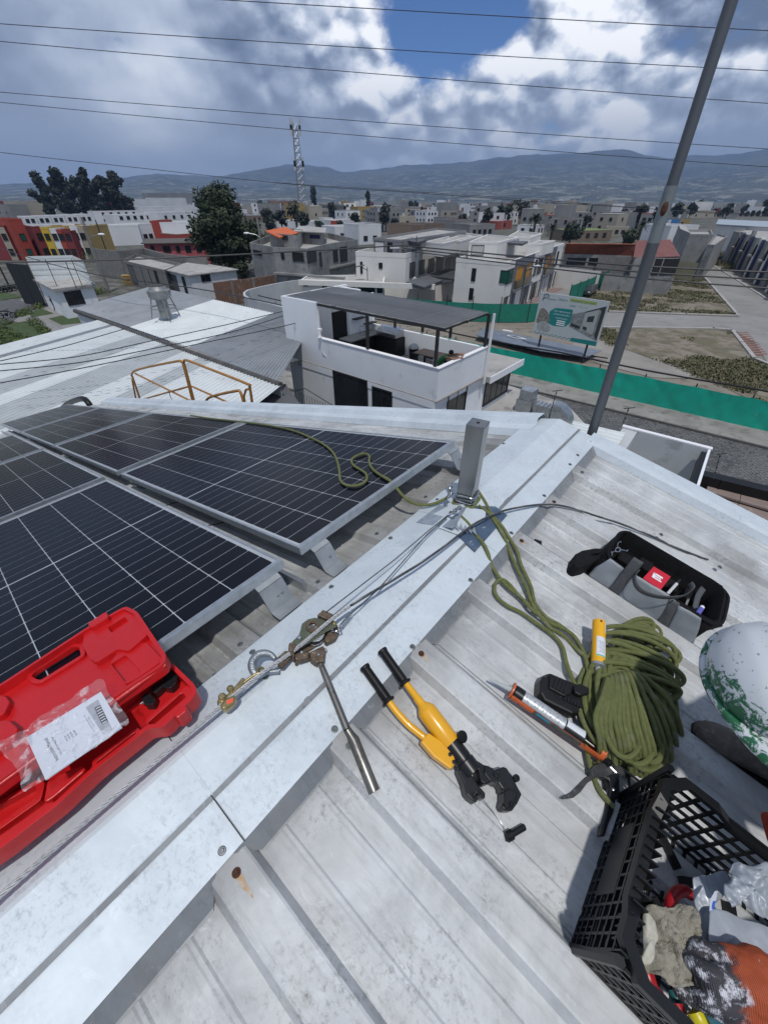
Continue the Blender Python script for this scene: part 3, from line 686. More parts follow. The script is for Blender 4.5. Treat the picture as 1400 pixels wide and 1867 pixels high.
mb = MB(); mb.lathe(f, [(.011, -.004), (.0112, .24*k), (.0135, .26*k), (.0138, .35*k), (.015, .37*k), (.029, .46*k), (.0305, .49*k), (.0305, .985*k), (.029, k), (.0001, k)], 26); mb.build('oil_cylinder', mYel, cr, smooth=35)
mb = MB(); a = [rw(x, y, z) for (x, y), z in zip(z7((768, 512), (800, 555), (850, 610), (905, 655), (925, 675)), (.016, .014, .012, .010, .010))]; mb.tube(smooth_path(a, 5), .0108, 14); mb.build('lever_tube', mYel, cr, smooth=True)
mb = MB(); pr(mb, z7((905, 682), (938, 642), (1010, 690), (1050, 745), (1055, 775), (1035, 800), (960, 745)), -.004, .024); mb.build('lever_yoke', mYel, cr, bevel=.005)
for (x, y) in ((1027, 738), (1043, 770), (1048, 797)):
    f_ = Fr(rw(*z7((x, y))[0], .024), RR.x, RR.y, RR.z); mb = MB(); mb.lathe(f_, [(.0055, 0), (.0055, .003), (.0001, .0035)], 10); mb.build('pin', mBlk, cr)
f, L = axis(z7((1032, 690))[0], z7((1125, 815))[0], (.010, .006)); mb = MB(); mb.lathe(f, [(.0001, -.003), (.0275, -.003), (.0275, .55*L), (.0262, .56*L), (.0262, .585*L), (.0275, .60*L), (.0295, .62*L), (.0295, .98*L), (.026, L), (.0001, L)], 26); mb.build('ram_body', mBlk, cr, smooth=30)
f_ = Fr(rw(*z7((1074, 662))[0], .03), RR.x, RR.y, RR.z).at(0, 0, 0, .3, .5); mb = MB(); mb.lathe(f_, [(.010, -.025), (.010, 0), (.0165, 0), (.0175, .004), (.0165, .010), (.0001, .011)], 18); mb.build('release_knob', mBlk, cr, smooth=30)
mb = MB(); pr(mb, z7((1065, 800), (1090, 790), (1130, 830), (1150, 865), (1182, 900), (1180, 925), (1160, 920), (1140, 900), (1128, 905), (1150, 930), (1142, 942), (1118, 925), (1100, 905), (1090, 860)), -.026, .018); pr(mb, z7((1120, 745), (1175, 780), (1200, 785), (1222, 820), (1205, 855), (1180, 865), (1160, 850), (1150, 800)), -.022, .024); mb.build('fixed_yoke', mBlk, cr, bevel=.004)
mb = MB(); pr(mb, z7((1180, 780), (1215, 795), (1232, 820), (1240, 865), (1225, 855), (1200, 850), (1175, 815)), -.018, .03); mb.build('hinge_block', mBlk, cr, bevel=.003)
mb = MB(); pr(mb, z7((1222, 800), (1258, 788), (1272, 792), (1300, 835), (1322, 880), (1337, 905), (1318, 945), (1296, 975), (1262, 975), (1250, 955), (1262, 930), (1280, 915), (1270, 900), (1250, 895), (1252, 880), (1235, 855), (1230, 830)), -.024, .020); mb.build('swing_jaw', mBlk, cr, bevel=.004)
mb = MB(); pr(mb, z7((1262, 890), (1290, 880), (1320, 900), (1296, 960), (1268, 965), (1262, 940)), -.02, .028); mb.build('jaw_rib', mBlk, cr, bevel=.003)
for (x, y, r, z_) in ((1225, 825, .009, .030), (1309, 838, .0095, .021), (1290, 950, .007, .028), (1150, 905, .006, .018), (1135, 925, .006, .018)):
    f_ = Fr(rw(*z7((x, y))[0], z_), RR.x, RR.y, RR.z); mb = MB(); mb.lathe(f_, [(r, -.01), (r, .004), (r*.8, .006), (r*.5, .006), (r*.4, .003), (.0001, .003)], 12); mb.build('bolt', mBlk, cr, smooth=30)
mb = MB(); mb.tube(smooth_path([rw(x, y, z) for (x, y), z in zip(z7((1155, 915), (1175, 938), (1205, 975), (1232, 1010), (1255, 1045), (1268, 1080)), (.01, .0, -.02, -.025, -.025, -.02))], 5), .0011, 5); mb.build('tether_wire', mChrome, cr)
mb = MB(); f, L = axis(z7((1268, 1090))[0], z7((1345, 1045))[0], -.022); mb.lathe(f, [(.0001, 0), (.013, 0), (.013, .018), (.0085, .02), (.0085, L-.002), (.007, L), (.0001, L)], 14); f_, _ = axis(z7((1280, 1108))[0], z7((1272, 1072))[0], -.022); mb.lathe(f_, [(.0001, 0), (.009, 0), (.009, _), (.0001, _)], 10); mb.build('locking_pin', mBlk, cr, smooth=30)

# small black scrap beside the rope
mb = MB(); pr(mb, [(976, 983), (989, 987), (989, 997), (975, 993)], PAN, PAN+.006); lone(mb, 'rubber_scrap', mGrip, 'tiny torn piece of black rubber lying alone near the rope', 'scrap')

# ---- green rope runs
RRAD = .0078
def rope(pts, label, group='green rope lengths'):
    mb = MB(); mb.tube(smooth_path(pts, 5), RRAD, 9); return lone(mb, 'rope', mRope, label, 'rope', group, smooth=True)
pt = PT+.0075; zA = zc
run = [lw(x, y, pt) for x, y in [(347, 757), (380, 762), (415, 766), (460, 771), (500, 777), (535, 785), (565, 797), (590, 810), (607, 825), (615, 842), (619, 860), (620, 874), (628, 883), (645, 886), (660, 882), (668, 875), (667, 864), (655, 855), (644, 848), (641, 838), (650, 831), (664, 827), (673, 831), (673, 842), (679, 855), (693, 866)]]
run += [lw(x, y, z) for (x, y), z in zip([(706, 873), (715, 880), (723, 890), (731, 900), (740, 909), (753, 917), (772, 921), (792, 918), (808, 911), (818, 905)], [pt, .135, .11, .09, .07, .05, .03, .025, .03, .03])]
mb = MB(); mb.tube(smooth_path(run, 5), [RRAD*.92]*(5*(len(run)-1)+1), 9); lone(mb, 'rope', mRope, 'green rope looping across the dark solar panel to the post', 'rope', smooth=True)
def onr(pts, z=None):
    out = []
    for i, (x, y) in enumerate(pts):
        u, v, _ = rp(x, y, 0); s = -v
        kk = abs(((u-.197)/.378+.5) % 1-.5)*.378
        surf = 0.0 if s < .27 else (PAN if kk > .062 else -.004)
        if s >= .27 and kk > .05 and kk <= .075: surf = -.02
        out.append(rw(x, y, max(surf, -.022)+RRAD+.002+(z or 0)))
    return out
rope(onr([(870, 893), (884, 915), (897, 939), (916, 961), (931, 985), (943, 1007), (950, 1031), (961, 1054), (969, 1074), (975, 1100), (995, 1125), (1020, 1140), (1045, 1160), (1062, 1186), (1076, 1208), (1084, 1235)]), 'green rope from the post foot to the coil, the strand nearest the tool bag')
rope(onr([(872, 922), (889, 934), (904, 954), (918, 976), (928, 1002), (938, 1027), (949, 1051), (960, 1074), (972, 1105), (1000, 1142), (1026, 1158), (1058, 1190), (1080, 1202)], .004), 'green rope from the post foot to the coil, the middle strand')
rope(onr([(836, 938), (853, 954), (866, 973), (880, 990), (889, 1007), (896, 1031), (910, 1053), (925, 1070), (941, 1083), (952, 1093)], .002)+onr([(970, 1112), (1000, 1135), (1030, 1148), (1050, 1165), (1067, 1200), (1075, 1245), (1072, 1290)], .008), 'green rope from the left of the post foot to the coil')
rope(onr([(965, 1104), (945, 1085), (925, 1062), (912, 1057), (902, 1066), (902, 1080), (910, 1093), (927, 1106), (950, 1117), (980, 1138), (1010, 1160), (1025, 1180), (1032, 1208), (1044, 1240), (1055, 1262)], .006), 'green rope bent into a small loop on the white sheet before the battery')
rope(onr([(1068, 1290), (1064, 1330), (1070, 1370), (1078, 1405), (1092, 1440), (1118, 1472)]), 'green rope end leaving the coil under the caulking gun')
# the coil: a hank of many turns
random.seed(11)
mb = MB()
def bl(px, py, h): return rw(px, py, h)
def loop(cx, cy, rx, ry, ang, z0, zamp, ph, n=30, wob=.0, open_=None):
    out = []
    for i in range(n):
        a = 2*PI*i/n; x = rx*math.cos(a); y = ry*math.sin(a)
        x, y = x*math.cos(ang)-y*math.sin(ang), x*math.sin(ang)+y*math.cos(ang)
        z = PAN+RRAD+z0+zamp*(.5+.5*math.sin(a+ph))+wob*math.sin(3*a+ph*2)
        out.append(rw(cx+x, cy+y, z))
    return smooth_path(out, 3, True)
coilP = []
for i in range(15):   # long turns, the upright body of the hank
    t_ = i/14
    coilP.append(loop(1150+random.uniform(-8, 8)+10*math.sin(i*2.1), 1290+random.uniform(-14, 14), 30+46*t_+random.uniform(-4, 4), 92+random.uniform(-10, 22), -.25+random.uniform(-.18, .16), .014*(i % 3)+.052*(1-t_), .022, random.uniform(0, 6), wob=.006))
for i in range(12):   # wraps across the upper middle
    t_ = i/11
    coilP.append(loop(1160+8*math.sin(i*1.7), 1176+8.2*i+random.uniform(-2, 2), 62+18*math.sin(PI*(.25+.6*t_))+random.uniform(-4, 4), 22+random.uniform(-6, 10), .30+random.uniform(-.12, .12), .012, .078, PI*1.02+random.uniform(-.4, .4), wob=.004))
for i in range(7):    # loose bights at the top
    coilP.append(loop(1150+random.uniform(-22, 26), 1152+random.uniform(-8, 14), 34+random.uniform(-12, 12), 18+random.uniform(-6, 8), random.uniform(-.6, .8), .012*i*.5, .02, random.uniform(0, 6)))
for P_ in coilP: mb.tube(P_, RRAD*random.uniform(1.02, 1.16), 8, closed=True)
# long surface strands fanning down over the body
for i in range(17):
    t_ = i/16
    x0, y0 = 1108+60*t_, 1238+10*math.sin(i*3); x3, y3 = 1092+150*t_, 1380+30*math.sin(PI*t_)+random.uniform(-10, 14)
    if t_ > .75: y3 -= 60*(t_-.5)
    mid = ((x0+x3)/2-14+30*t_, (y0+y3)/2-6)
    H = .07+.03*math.sin(PI*t_)
    mb.tube(smooth_path([rw(x0-6, y0+10, .045), rw(x0, y0, .045+H*.4), rw(x0+(mid[0]-x0)*.5+2, y0+(mid[1]-y0)*.45, .035+H*.62), rw(*mid, .03+H*.62), rw((mid[0]+x3)/2+4, (mid[1]+y3)/2, .01+H*.55), rw(x3, y3, -.01), rw(x3-9, y3+4, PAN+RRAD)], 5), RRAD*1.08, 8)
tag(mb.build('rope_coil', mRope, None, smooth=True, origin=rw(1155, 1260)), 'big hank of green rope heaped between the tool bag and the black crate', 'rope')

# ---- sealant cartridge leaning on the coil
z8 = Z(860, 1080, 3.5)
ct = thing('sealant_cartridge', rw(1090, 1190), 'yellow sealant cartridge with a grey nozzle lying beside the rope coil', 'cartridge')
f, L = axis(z8((812, 190))[0], z8((806, 478))[0], (.050, .036)); r = .023
mb = MB(); mb.lathe(f, [(.0001, .003), (r*.8, .003), (r*.85, 0), (r, 0), (r, L-.012)], 26)
mb.build('tube', M('yellow_cartridge_print', (.82, .42, .01), (.78, .39, .01), 4, .4), ct, smooth=30)
mb = MB(); mb.lathe(f, [(r, L-.012), (r*1.04, L-.010), (r*1.04, L-.002), (r*.8, L+.001), (r*.55, L+.004), (r*.5, L+.012), (.0001, L+.012)], 26); mb.build('collar', mAluD, ct, smooth=30)
f2, L2 = axis(z8((806, 480))[0], z8((804, 618))[0], (.038, .02)); mb = MB(); mb.lathe(f2, [(.0115, 0), (.011, .012), (.0095, .014), (.0035, L2), (.0001, L2)], 14); mb.build('nozzle', M('grey_plastic_nozzle', (.25, .28, .29), rough=.4), ct, smooth=30)
def wrap(fr, r, a0, a1, z0, z1, n=8):
    mb = MB(); mb.lathe(fr, [(r, z0), (r, z1)], n, a0, a1); return mb
ang = math.atan2(f.y.dot(nR), f.x.dot(nR))
wrap(f, r*1.006, ang-.75, ang+.75, L*.40, L*.82).build('label', mPaper, ct, smooth=True)
wrap(f, r*1.006, ang-1.3, ang-.62, L*.01, L*.26).build('label', mPaper, ct, smooth=True)
wrap(f, r*1.009, ang-.75, ang+.75, L*.79, L*.82).build('label_stripe', M('turquoise_print', (.1, .5, .5)), ct, smooth=True)
for i in range(9): wrap(f, r*1.010, ang-.5+.02*(i % 3), ang+.45-.07*((i*5) % 4), L*(.50+.029*i), L*(.508+.029*i)).build('print_line', mGreyPrint, ct, smooth=True)
wrap(f, r*1.010, ang+.0, ang+.3, L*.02, L*.07).build('print_line', mInk, ct, smooth=True)

# ---- caulking gun with a foil cartridge in its cradle
cg = thing('caulking_gun', rw(1030, 1330), 'orange caulking gun with worn black trigger, holding a silver sealant tube', 'caulking gun')
f, L = axis(z8((268, 635))[0], z8((708, 935))[0], (.012, .012)); r = .0245
ang = math.atan2(f.y.dot(nR), f.x.dot(nR))
mb = MB(); mb.lathe(f, [(.0001, -.001), (r*.9, -.001), (r, .001), (r, .030)], 24); mb.build('cartridge_cap', mBlk, cg, smooth=30)
pf = [(r*.985, .018)]
for i in range(5): z = .02+(L*.72-.02)*(i+1)/5; pf += [(r*.985, z-.003), (r*1.02, z-.002), (r*1.02, z), (r*.985, z+.001)]
mb = MB(); mb.lathe(f, pf+[(r*.98, L*.72)], 24); mb.build('foil_tube', mLabelW, cg, smooth=30)
mb = MB(); mb.lathe(f, [(r*.99, L*.72), (r*.99, L), (.0001, L)], 24); mb.build('tube_base', mBlk, cg, smooth=30)
wrap(f, r*1.0, ang-1.2, ang+.35, L*.74, L*.985).build('barcode_label', mPaper, cg, smooth=True)
for i in range(8): wrap(f, r*1.004, ang-.9+.1*(i % 2), ang-.5, L*(.78+.022*i), L*(.788+.022*i)).build('print_line', mInk, cg, smooth=True)
for i in range(22):
    a = -1.0+.5*(i % 4)+.1*math.sin(i); wrap(f, r*1.005, ang+a*.8, ang+a*.8+.25, L*(.10+.028*i), L*(.110+.028*i), 4).build('print_line', mGreyPrint, cg, smooth=True)
sdv = rw(1000, 1350)-rw(1030, 1320); sda = math.atan2(f.y.dot(sdv), f.x.dot(sdv)); sg = 1 if (sda-ang) % (2*PI) < PI else -1
cw0, cw1 = sorted((ang+sg*.95, ang+sg*3.9))
mb = MB(); mb.lathe(f, [(r*1.05, -.002), (r*1.09, -.002), (r*1.09, L+.055), (r*1.05, L+.055)], 16, cw0, cw1); o = mb.build('cradle', mOrange, cg, smooth=30)
wrap(f, r*1.095, *sorted((ang+sg*1.0, ang+sg*2.0)), .075, L*.98).build('cradle_label', M('dark_gun_label', (.05, .06, .065), (.10, .09, .07), 60, .5), cg, smooth=True)
wrap(f, r*1.10, *sorted((ang+sg*1.1, ang+sg*1.45)), .085, .13).build('cradle_lettering', M('blue_print', (.03, .22, .33)), cg, smooth=True)
mb = MB(); mb.lathe(f, [(.010, -.010), (r*1.12, -.010), (r*1.12, -.004), (.010, -.004)], 20); mb.build('front_ring', mOrange, cg, smooth=30)
mb = MB(); mb.lathe(f, [(.0001, L+.052), (r*1.12, L+.052), (r*1.12, L+.068), (.0001, L+.070)], 20); mb.build('rear_cap', mOrange, cg, bevel=.002)
f2, L2 = axis(z8((262, 628))[0], z8((110, 556))[0], (.012, .0)); mb = MB(); mb.lathe(f2, [(.011, .0), (.0095, .01), (.003, L2), (.0001, L2)], 12); mb.build('nozzle', M('clear_grey_nozzle', (.42, .45, .46), rough=.25), cg, smooth=30)
f3, L3 = axis(z8((700, 925))[0], z8((1110, 1240))[0], (.012, .006)); mb = MB(); mb.lathe(f3, [(.0001, 0), (.004, 0), (.004, L3), (.0001, L3)], 8); mb.build('push_rod', mHandle, cg, smooth=True)
mb = MB(); a, b = rw(*z8((825, 1050))[0], .012), rw(*z8((905, 1110))[0], .012); ff = FZ(a, b, nR); l = (b-a).length
for i in range(7): mb.lathe(ff, [(.011, l*i/7), (.0125, l*(i+.3)/7), (.011, l*(i+.8)/7)], 14)
mb.build('barrel_spring', mBlk, cg, smooth=True)
mb = MB(); pr(mb, z8((880, 1110), (925, 1080), (990, 1130), (985, 1170), (930, 1160)), -.004, .022); mb.build('rod_guide', mChrome, cg, bevel=.004)
mb = MB(); pr(mb, z8((790, 1100), (850, 1080), (905, 1115), (950, 1180), (900, 1210), (850, 1180), (800, 1180), (745, 1215), (700, 1275), (655, 1310), (595, 1315), (592, 1302), (640, 1275), (690, 1225), (735, 1180), (770, 1165), (765, 1130)), -.016, .006); mb.build('trigger', M('scuffed_black_casting', (.045, .045, .048), (.10, .10, .105), 30, .4, .5, c3=(.2, .2, .2), sc3=60, lo3=.62, hi3=.68), cg, bevel=.004)
mb = MB(); pr(mb, z8((865, 1170), (910, 1150), (950, 1190), (955, 1310), (925, 1320), (915, 1400), (880, 1480), (858, 1560), (828, 1552), (838, 1480), (860, 1400), (870, 1320), (885, 1250), (880, 1200)), -.020, .008); mb.build('handle', mBlk, cg, bevel=.005)
mb = MB(); mb.tube(smooth_path([rw(x, y, .005) for x, y in z8((845, 1000), (910, 1000), (960, 1040), (985, 1100), (1000, 1180), (1008, 1270), (992, 1275))], 4), .0042, 8); pr(mb, z8((850, 1000), (920, 1000), (975, 1060), (960, 1090), (880, 1060)), -.006, .014); mb.build('rear_frame', mBlk, cg, smooth=30)
mb = MB(); mb.ball(rw(*z8((905, 1262))[0], .010), .006, 1, 1, .5, fr=RR); mb.build('rivet', mChrome, cg, smooth=True)

# ---- cordless tool battery
bt = thing('battery', rw(1031, 1265), 'black cordless tool battery with white paint specks lying on the sheet', 'battery')
mBat = M('black_battery_plastic', (.009, .009, .01), (.015, .015, .016), 20, .4, spec=.3, c3=(.35, .35, .36), sc3=55, lo3=.66, hi3=.70)
mb = MB(); pr(mb, z8((445, 560), (462, 528), (505, 513), (690, 590), (755, 640), (752, 700), (700, 770), (650, 778), (470, 690), (442, 640)), PAN, .020); mb.build('pack', mBat, bt, bevel=.008)
mb = MB(); pr(mb, z8((505, 530), (560, 540), (660, 590), (640, 650), (600, 665), (500, 610)), .020, .030); mb.build('rail_block', mBat, bt, bevel=.003)
mb = MB(); pr(mb, z8((655, 600), (700, 580), (755, 610), (757, 650), (700, 660), (665, 640)), .020, .042); mb.build('latch_button', mGrip, bt, bevel=.004)
for i in range(4): mb = MB(); pr(mb, z8((545+i*22, 545+i*10), (552+i*22, 548+i*10), (530+i*22, 610+i*10), (522+i*22, 607+i*10)), .030, .0335); mb.build('contact_rib', mBlk, bt)
for i in range(6): mb = MB(); pr(mb, z8((600+i*20, 665+i*10), (612+i*20, 671+i*10), (604+i*20, 690+i*10), (592+i*20, 684+i*10)), .020, .026); mb.build('vent_rib', mBlk, bt)
def inset(poly, d):
    n = len(poly); a = sum(poly[i][0]*poly[(i+1) % n][1]-poly[(i+1) % n][0]*poly[i][1] for i in range(n)); s = 1 if a > 0 else -1; out = []
    for i in range(n):
        p, q, r = V(poly[i-1]).to_2d(), V(poly[i]).to_2d(), V(poly[(i+1) % n]).to_2d()
        e1 = (q-p).normalized(); e2 = (r-q).normalized(); n1 = V((-e1.y, e1.x))*s; n2 = V((-e2.y, e2.x))*s
        m = (n1+n2); m = m/max(m.length_squared, .5)*2 if m.length > 1e-6 else n1
        out.append(tuple(q+m*d*.5*2/ max(1, 1)) if False else (q.x+m.x*d, q.y+m.y*d))
    return out
def rounded(poly, r, k=3):
    out = []; n = len(poly)
    for i in range(n):
        p, q, s = V(poly[i-1]).to_2d(), V(poly[i]).to_2d(), V(poly[(i+1) % n]).to_2d()
        a = q+(p-q).normalized()*min(r, (p-q).length*.4); b = q+(s-q).normalized()*min(r, (s-q).length*.4)
        for j in range(k+1): t = j/k; c = a*(1-t)**2+q*2*t*(1-t)+b*t*t; out.append((c.x, c.y))
    return out
# ================================================================ the open red case
z6 = Z(0, 1080, 2.8)
cs = thing('tool_case', lw(250, 1240, PT), 'open red moulded plastic tool case lying across the panel edge and ridge cap', 'tool case')
lz = lambda pts, off: [lp(x, y, off)[:2] for x, y in pts]
LT = PT+.040
lid = rounded(lz(z6((-330, 650), (0, 470), (450, 175), (640, 70), (700, 98), (850, 322), (838, 368), (590, 532), (0, 962), (-330, 1205)), LT), .018)
slot = rounded(lz(z6((160, 425), (178, 400), (372, 276), (402, 280), (411, 322), (212, 446), (186, 442)), PT+.020), .006, 2)
inn = inset(lid, .012)
mb = MB(); plate(mb, LL, lid, [inn], PT+.006, LT); mb.build('lid_rim', mRed, cs, bevel=.0015)
mb = MB(); plate(mb, LL, inset(lid, .003), [inset(slot, -.012)], PT+.002, PT+.010); mb.build('lid_floor', mRed, cs)
def relief(fr, pts, z0, z1, nm='moulded_relief', bev=.003, conv=None, holes=()):
    mb = MB(); c = conv or lz; P = rounded(c(pts, z1), .008, 2)
    if holes: plate(mb, fr, P, [rounded(c(h, z1), .006, 2) for h in holes], z0, z1)
    else: mb.prism(fr, P, z0, z1)
    return mb.build(nm, mRed, cs, bevel=bev)
# handle boss round the slot, raised shelf, sunk pockets between ribs
mb = MB(); plate(mb, LL, inset(slot, -.014), [slot], PT+.001, PT+.020); mb.build('handle_boss', mRed, cs, bevel=.003)
relief(LL, z6((430, 195), (630, 88), (690, 110), (755, 215), (700, 262), (655, 300), (600, 290), (490, 360), (455, 335), (420, 270)), PT+.009, PT+.030, 'raised_shelf', holes=[z6((548, 180), (636, 124), (655, 150), (572, 206))])
relief(LL, z6((655, 302), (725, 256), (750, 258), (835, 345), (700, 440), (640, 470), (560, 370), (600, 300)), PT+.009, PT+.021, 'pocket_block', holes=[z6((565, 365), (640, 320), (720, 405), (640, 460))])
relief(LL, z6((-250, 640), (0, 520), (30, 530), (50, 560), (20, 620), (-250, 760)), PT+.009, PT+.028, 'side_boss')
relief(LL, z6((-300, 800), (0, 655), (40, 650), (90, 690), (80, 740), (0, 800), (-300, 960)), PT+.009, PT+.032, 'side_boss')
relief(LL, z6((445, 158), (540, 97), (553, 118), (548, 130), (475, 172), (458, 178)), PT+.022, LT+.010, 'latch_tab')
# lower half: sits on the ridge cap
BZ = P0.z+.080
hz = lambda pts, z: [g(x, y, z).xy[:] for x, y in pts]
base = rounded(hz(z6((-330, 1240), (0, 992), (590, 562), (845, 378), (878, 360), (992, 470), (1006, 505), (985, 540), (832, 690), (755, 696), (690, 748), (478, 912), (298, 1082), (0, 1312), (-330, 1530)), BZ), .010)
bin_ = inset(base, .011)
mb = MB(); plate(mb, WF, base, [bin_], BZ-.055, BZ); mb.build('base_rim', mRed, cs, bevel=.002)
mb = MB(); b2 = inset(base, .016); n = len(base)
vs = [V((x, y, BZ-.055)) for x, y in base]+[V((x, y, P0.z+.020)) for x, y in b2]; mb.add(vs, [(i, (i+1) % n, (i+1) % n+n, i+n) for i in range(n)]+[tuple(range(n, 2*n))]); mb.build('base_shell', mRed, cs, bevel=.002)
mb = MB(); plate(mb, WF, inset(base, .004), [], BZ-.052, BZ-.045); mb.build('base_floor', mRed, cs)
bc = lambda pts, z: hz(pts, z)
def brel(pts, z0, z1, nm='moulded_relief', holes=()): return relief(WF, pts, BZ+z0, BZ+z1, nm, conv=bc, holes=holes)
brel(z6((740, 650), (960, 470), (990, 500), (1000, 545), (840, 700), (760, 705)), -.046, -.016, 'corner_boss', holes=[z6((752, 668), (930, 512), (950, 535), (775, 684))])
brel(z6((470, 860), (700, 690), (720, 705), (715, 735), (500, 905), (470, 895)), -.046, -.012, 'long_boss', holes=[z6((490, 868), (690, 715), (700, 728), (500, 885))])
brel(z6((590, 575), (640, 545), (800, 430), (830, 440), (840, 470), (700, 570), (610, 640), (560, 660)), -.046, -.034, 'hinge_shelf')
brel(z6((240, 960), (300, 930), (420, 880), (440, 905), (270, 1050), (220, 1080)), -.046, -.018, 'cradle_boss')
brel(z6((-300, 1240), (0, 1060), (200, 950), (230, 970), (210, 1060), (0, 1210), (-300, 1400)), -.046, -.022, 'cradle_boss', holes=[z6((-260, 1250), (0, 1085), (180, 985), (190, 1040), (0, 1170), (-260, 1350))])
brel(z6((-300, 1420), (0, 1240), (260, 1060), (300, 1080), (120, 1230), (0, 1330), (-300, 1520)), -.046, -.03, 'cradle_boss')
brel(z6((885, 618), (945, 575), (960, 600), (900, 648)), -.05, .004, 'latch_tab')
mb = MB(); a, b = lw(*z6((845, 372))[0], PT+.03), lw(*z6((-300, 1195))[0], PT+.03); mb.tube([a, b], .006, 8); mb.build('hinge_pin', mRed, cs, smooth=True)
# crimping die sets left in the case
dz_ = thing('crimping_dies', g(280, 1240, BZ-.045), 'small black crimping dies lying in the corner of the red case', 'die set')
for poly in (((805, 400), (830, 378), (880, 405), (908, 425), (900, 462), (870, 490), (835, 485), (820, 470), (845, 440), (810, 425)), ((765, 490), (790, 470), (825, 450), (835, 475), (810, 500), (790, 518)), ((720, 545), (725, 528), (760, 508), (795, 545), (780, 572), (740, 575))):
    mb = MB(); mb.prism(WF, hz(z6(*poly), BZ-.015), BZ-.046, BZ-.015); mb.build('die', mBlk, dz_, bevel=.002)
mb = MB(); mb.tube([g(*z6((742, 555))[0], BZ-.02), g(*z6((716, 572))[0], BZ-.02)], .003, 8); mb.build('spring_pin', mScrew, dz_)
mb = MB(); mb.cyl(Fr(g(*z6((855, 425))[0], BZ-.012), (1, 0, 0), (0, 1, 0)), (0, 0), .009, -.004, .004, 12); mb.build('screw_head', mGrip, dz_)
# manual in its clear bag
MZ = P0.z+.144
def quadh(pts, z): return [g(x, y, z) for x, y in pts]
mn = thing('manual', g(130, 1340, MZ), 'white instruction manual lying upside down on the red case in a clear bag', 'manual')
A_, B_, C_, D_ = quadh(z6((135, 742), (515, 508), (622, 690), (232, 958)), MZ)
mb = MB(); mb.face(A_, D_, C_, B_); q = [p-V((0, 0, .004)) for p in (A_, B_, C_, D_)]; mb.face(*q)
for i in range(4): a, b = [A_, B_, C_, D_][i], [A_, B_, C_, D_][(i+1) % 4]; mb.face(a, b, b-V((0, 0, .004)), a-V((0, 0, .004)))
mb.build('booklet', mPaper, mn)
def TF(c, d0, d1, z, lift=.0006):
    o = g(*z6(c)[0], z)+V((0, 0, lift)); x = (g(*z6(d1)[0], z)-g(*z6(d0)[0], z)).normalized(); return Fr(o, x, V((0, 0, 1)).cross(x), V((0, 0, 1)))
text('Instruction Manual', TF((262, 803), (300, 872), (226, 735), MZ), .0105, mInk, mn)
text('Hydraulic Crimping Tool', TF((290, 785), (325, 850), (255, 722), MZ), .0062, mInk, mn)
for i, (s_, cc) in enumerate((('KYQ-120', (338, 747)), ('KYQ-150', (352, 738)), ('KYQ-240', (366, 728)), ('KYQ-300', (384, 718)))): text(s_, TF(cc, (325, 850), (255, 722), MZ), .0048, mInk, mn)
text('Please read this manual carefully before use', TF((455, 672), (325, 850), (255, 722), MZ), .0036, mGreyPrint, mn)
text('Keep it for later reference', TF((466, 664), (325, 850), (255, 722), MZ), .0034, mGreyPrint, mn)
mb = MB(); mb.face(*[p+V((0, 0, .0005)) for p in quadh(z6((437, 588), (500, 548), (572, 700), (528, 728)), MZ)][::-1]); mb.build('grey_panel', M('grey_tint_print', (.30, .32, .35), (.42, .44, .47), 70), mn)
mb = MB(); mb.face(*[p+V((0, 0, .0009)) for p in quadh(z6((482, 592), (512, 576), (552, 660), (522, 678)), MZ)][::-1]); mb.build('dark_panel', mInk, mn)
for i in range(7):
    a = (487+5.4*i, 596+12.4*i); mb = MB(); mb.face(*[p+V((0, 0, .0013)) for p in quadh(z6((a[0]+2, a[1]), (a[0]+26, a[1]-14), (a[0]+28, a[1]-10), (a[0]+4, a[1]+4)), MZ)][::-1]); mb.build('print_line', mPaper, mn)
mClear = bpy.data.materials.new('clear_polythene'); mClear.use_nodes = True; t = NT(mClear.node_tree)
nzb = t.n('ShaderNodeTexNoise', {'Vector': t.n('ShaderNodeTexCoord').outputs['Object'], 'Scale': 26.0, 'Detail': 4.0, 'Distortion': 1.2}).outputs[0]
bb = t.n('ShaderNodeBump', {'Strength': .9, 'Distance': .02, 'Height': nzb}).outputs[0]
gl = t.n('ShaderNodeBsdfPrincipled', {'Base Color': (.82, .84, .88, 1), 'Roughness': .16, 'Normal': bb})
tr = t.n('ShaderNodeBsdfTransparent', {'Color': (.95, .95, .97, 1)})
fc = t.math('ADD', t.ramp(nzb, [(.52, .10), (.62, .42)]), 0.0)
t.n('ShaderNodeOutputMaterial', {'Surface': t.n('ShaderNodeMixShader', {0: fc, 1: tr.outputs[0], 2: gl.outputs[0]}).outputs[0]})
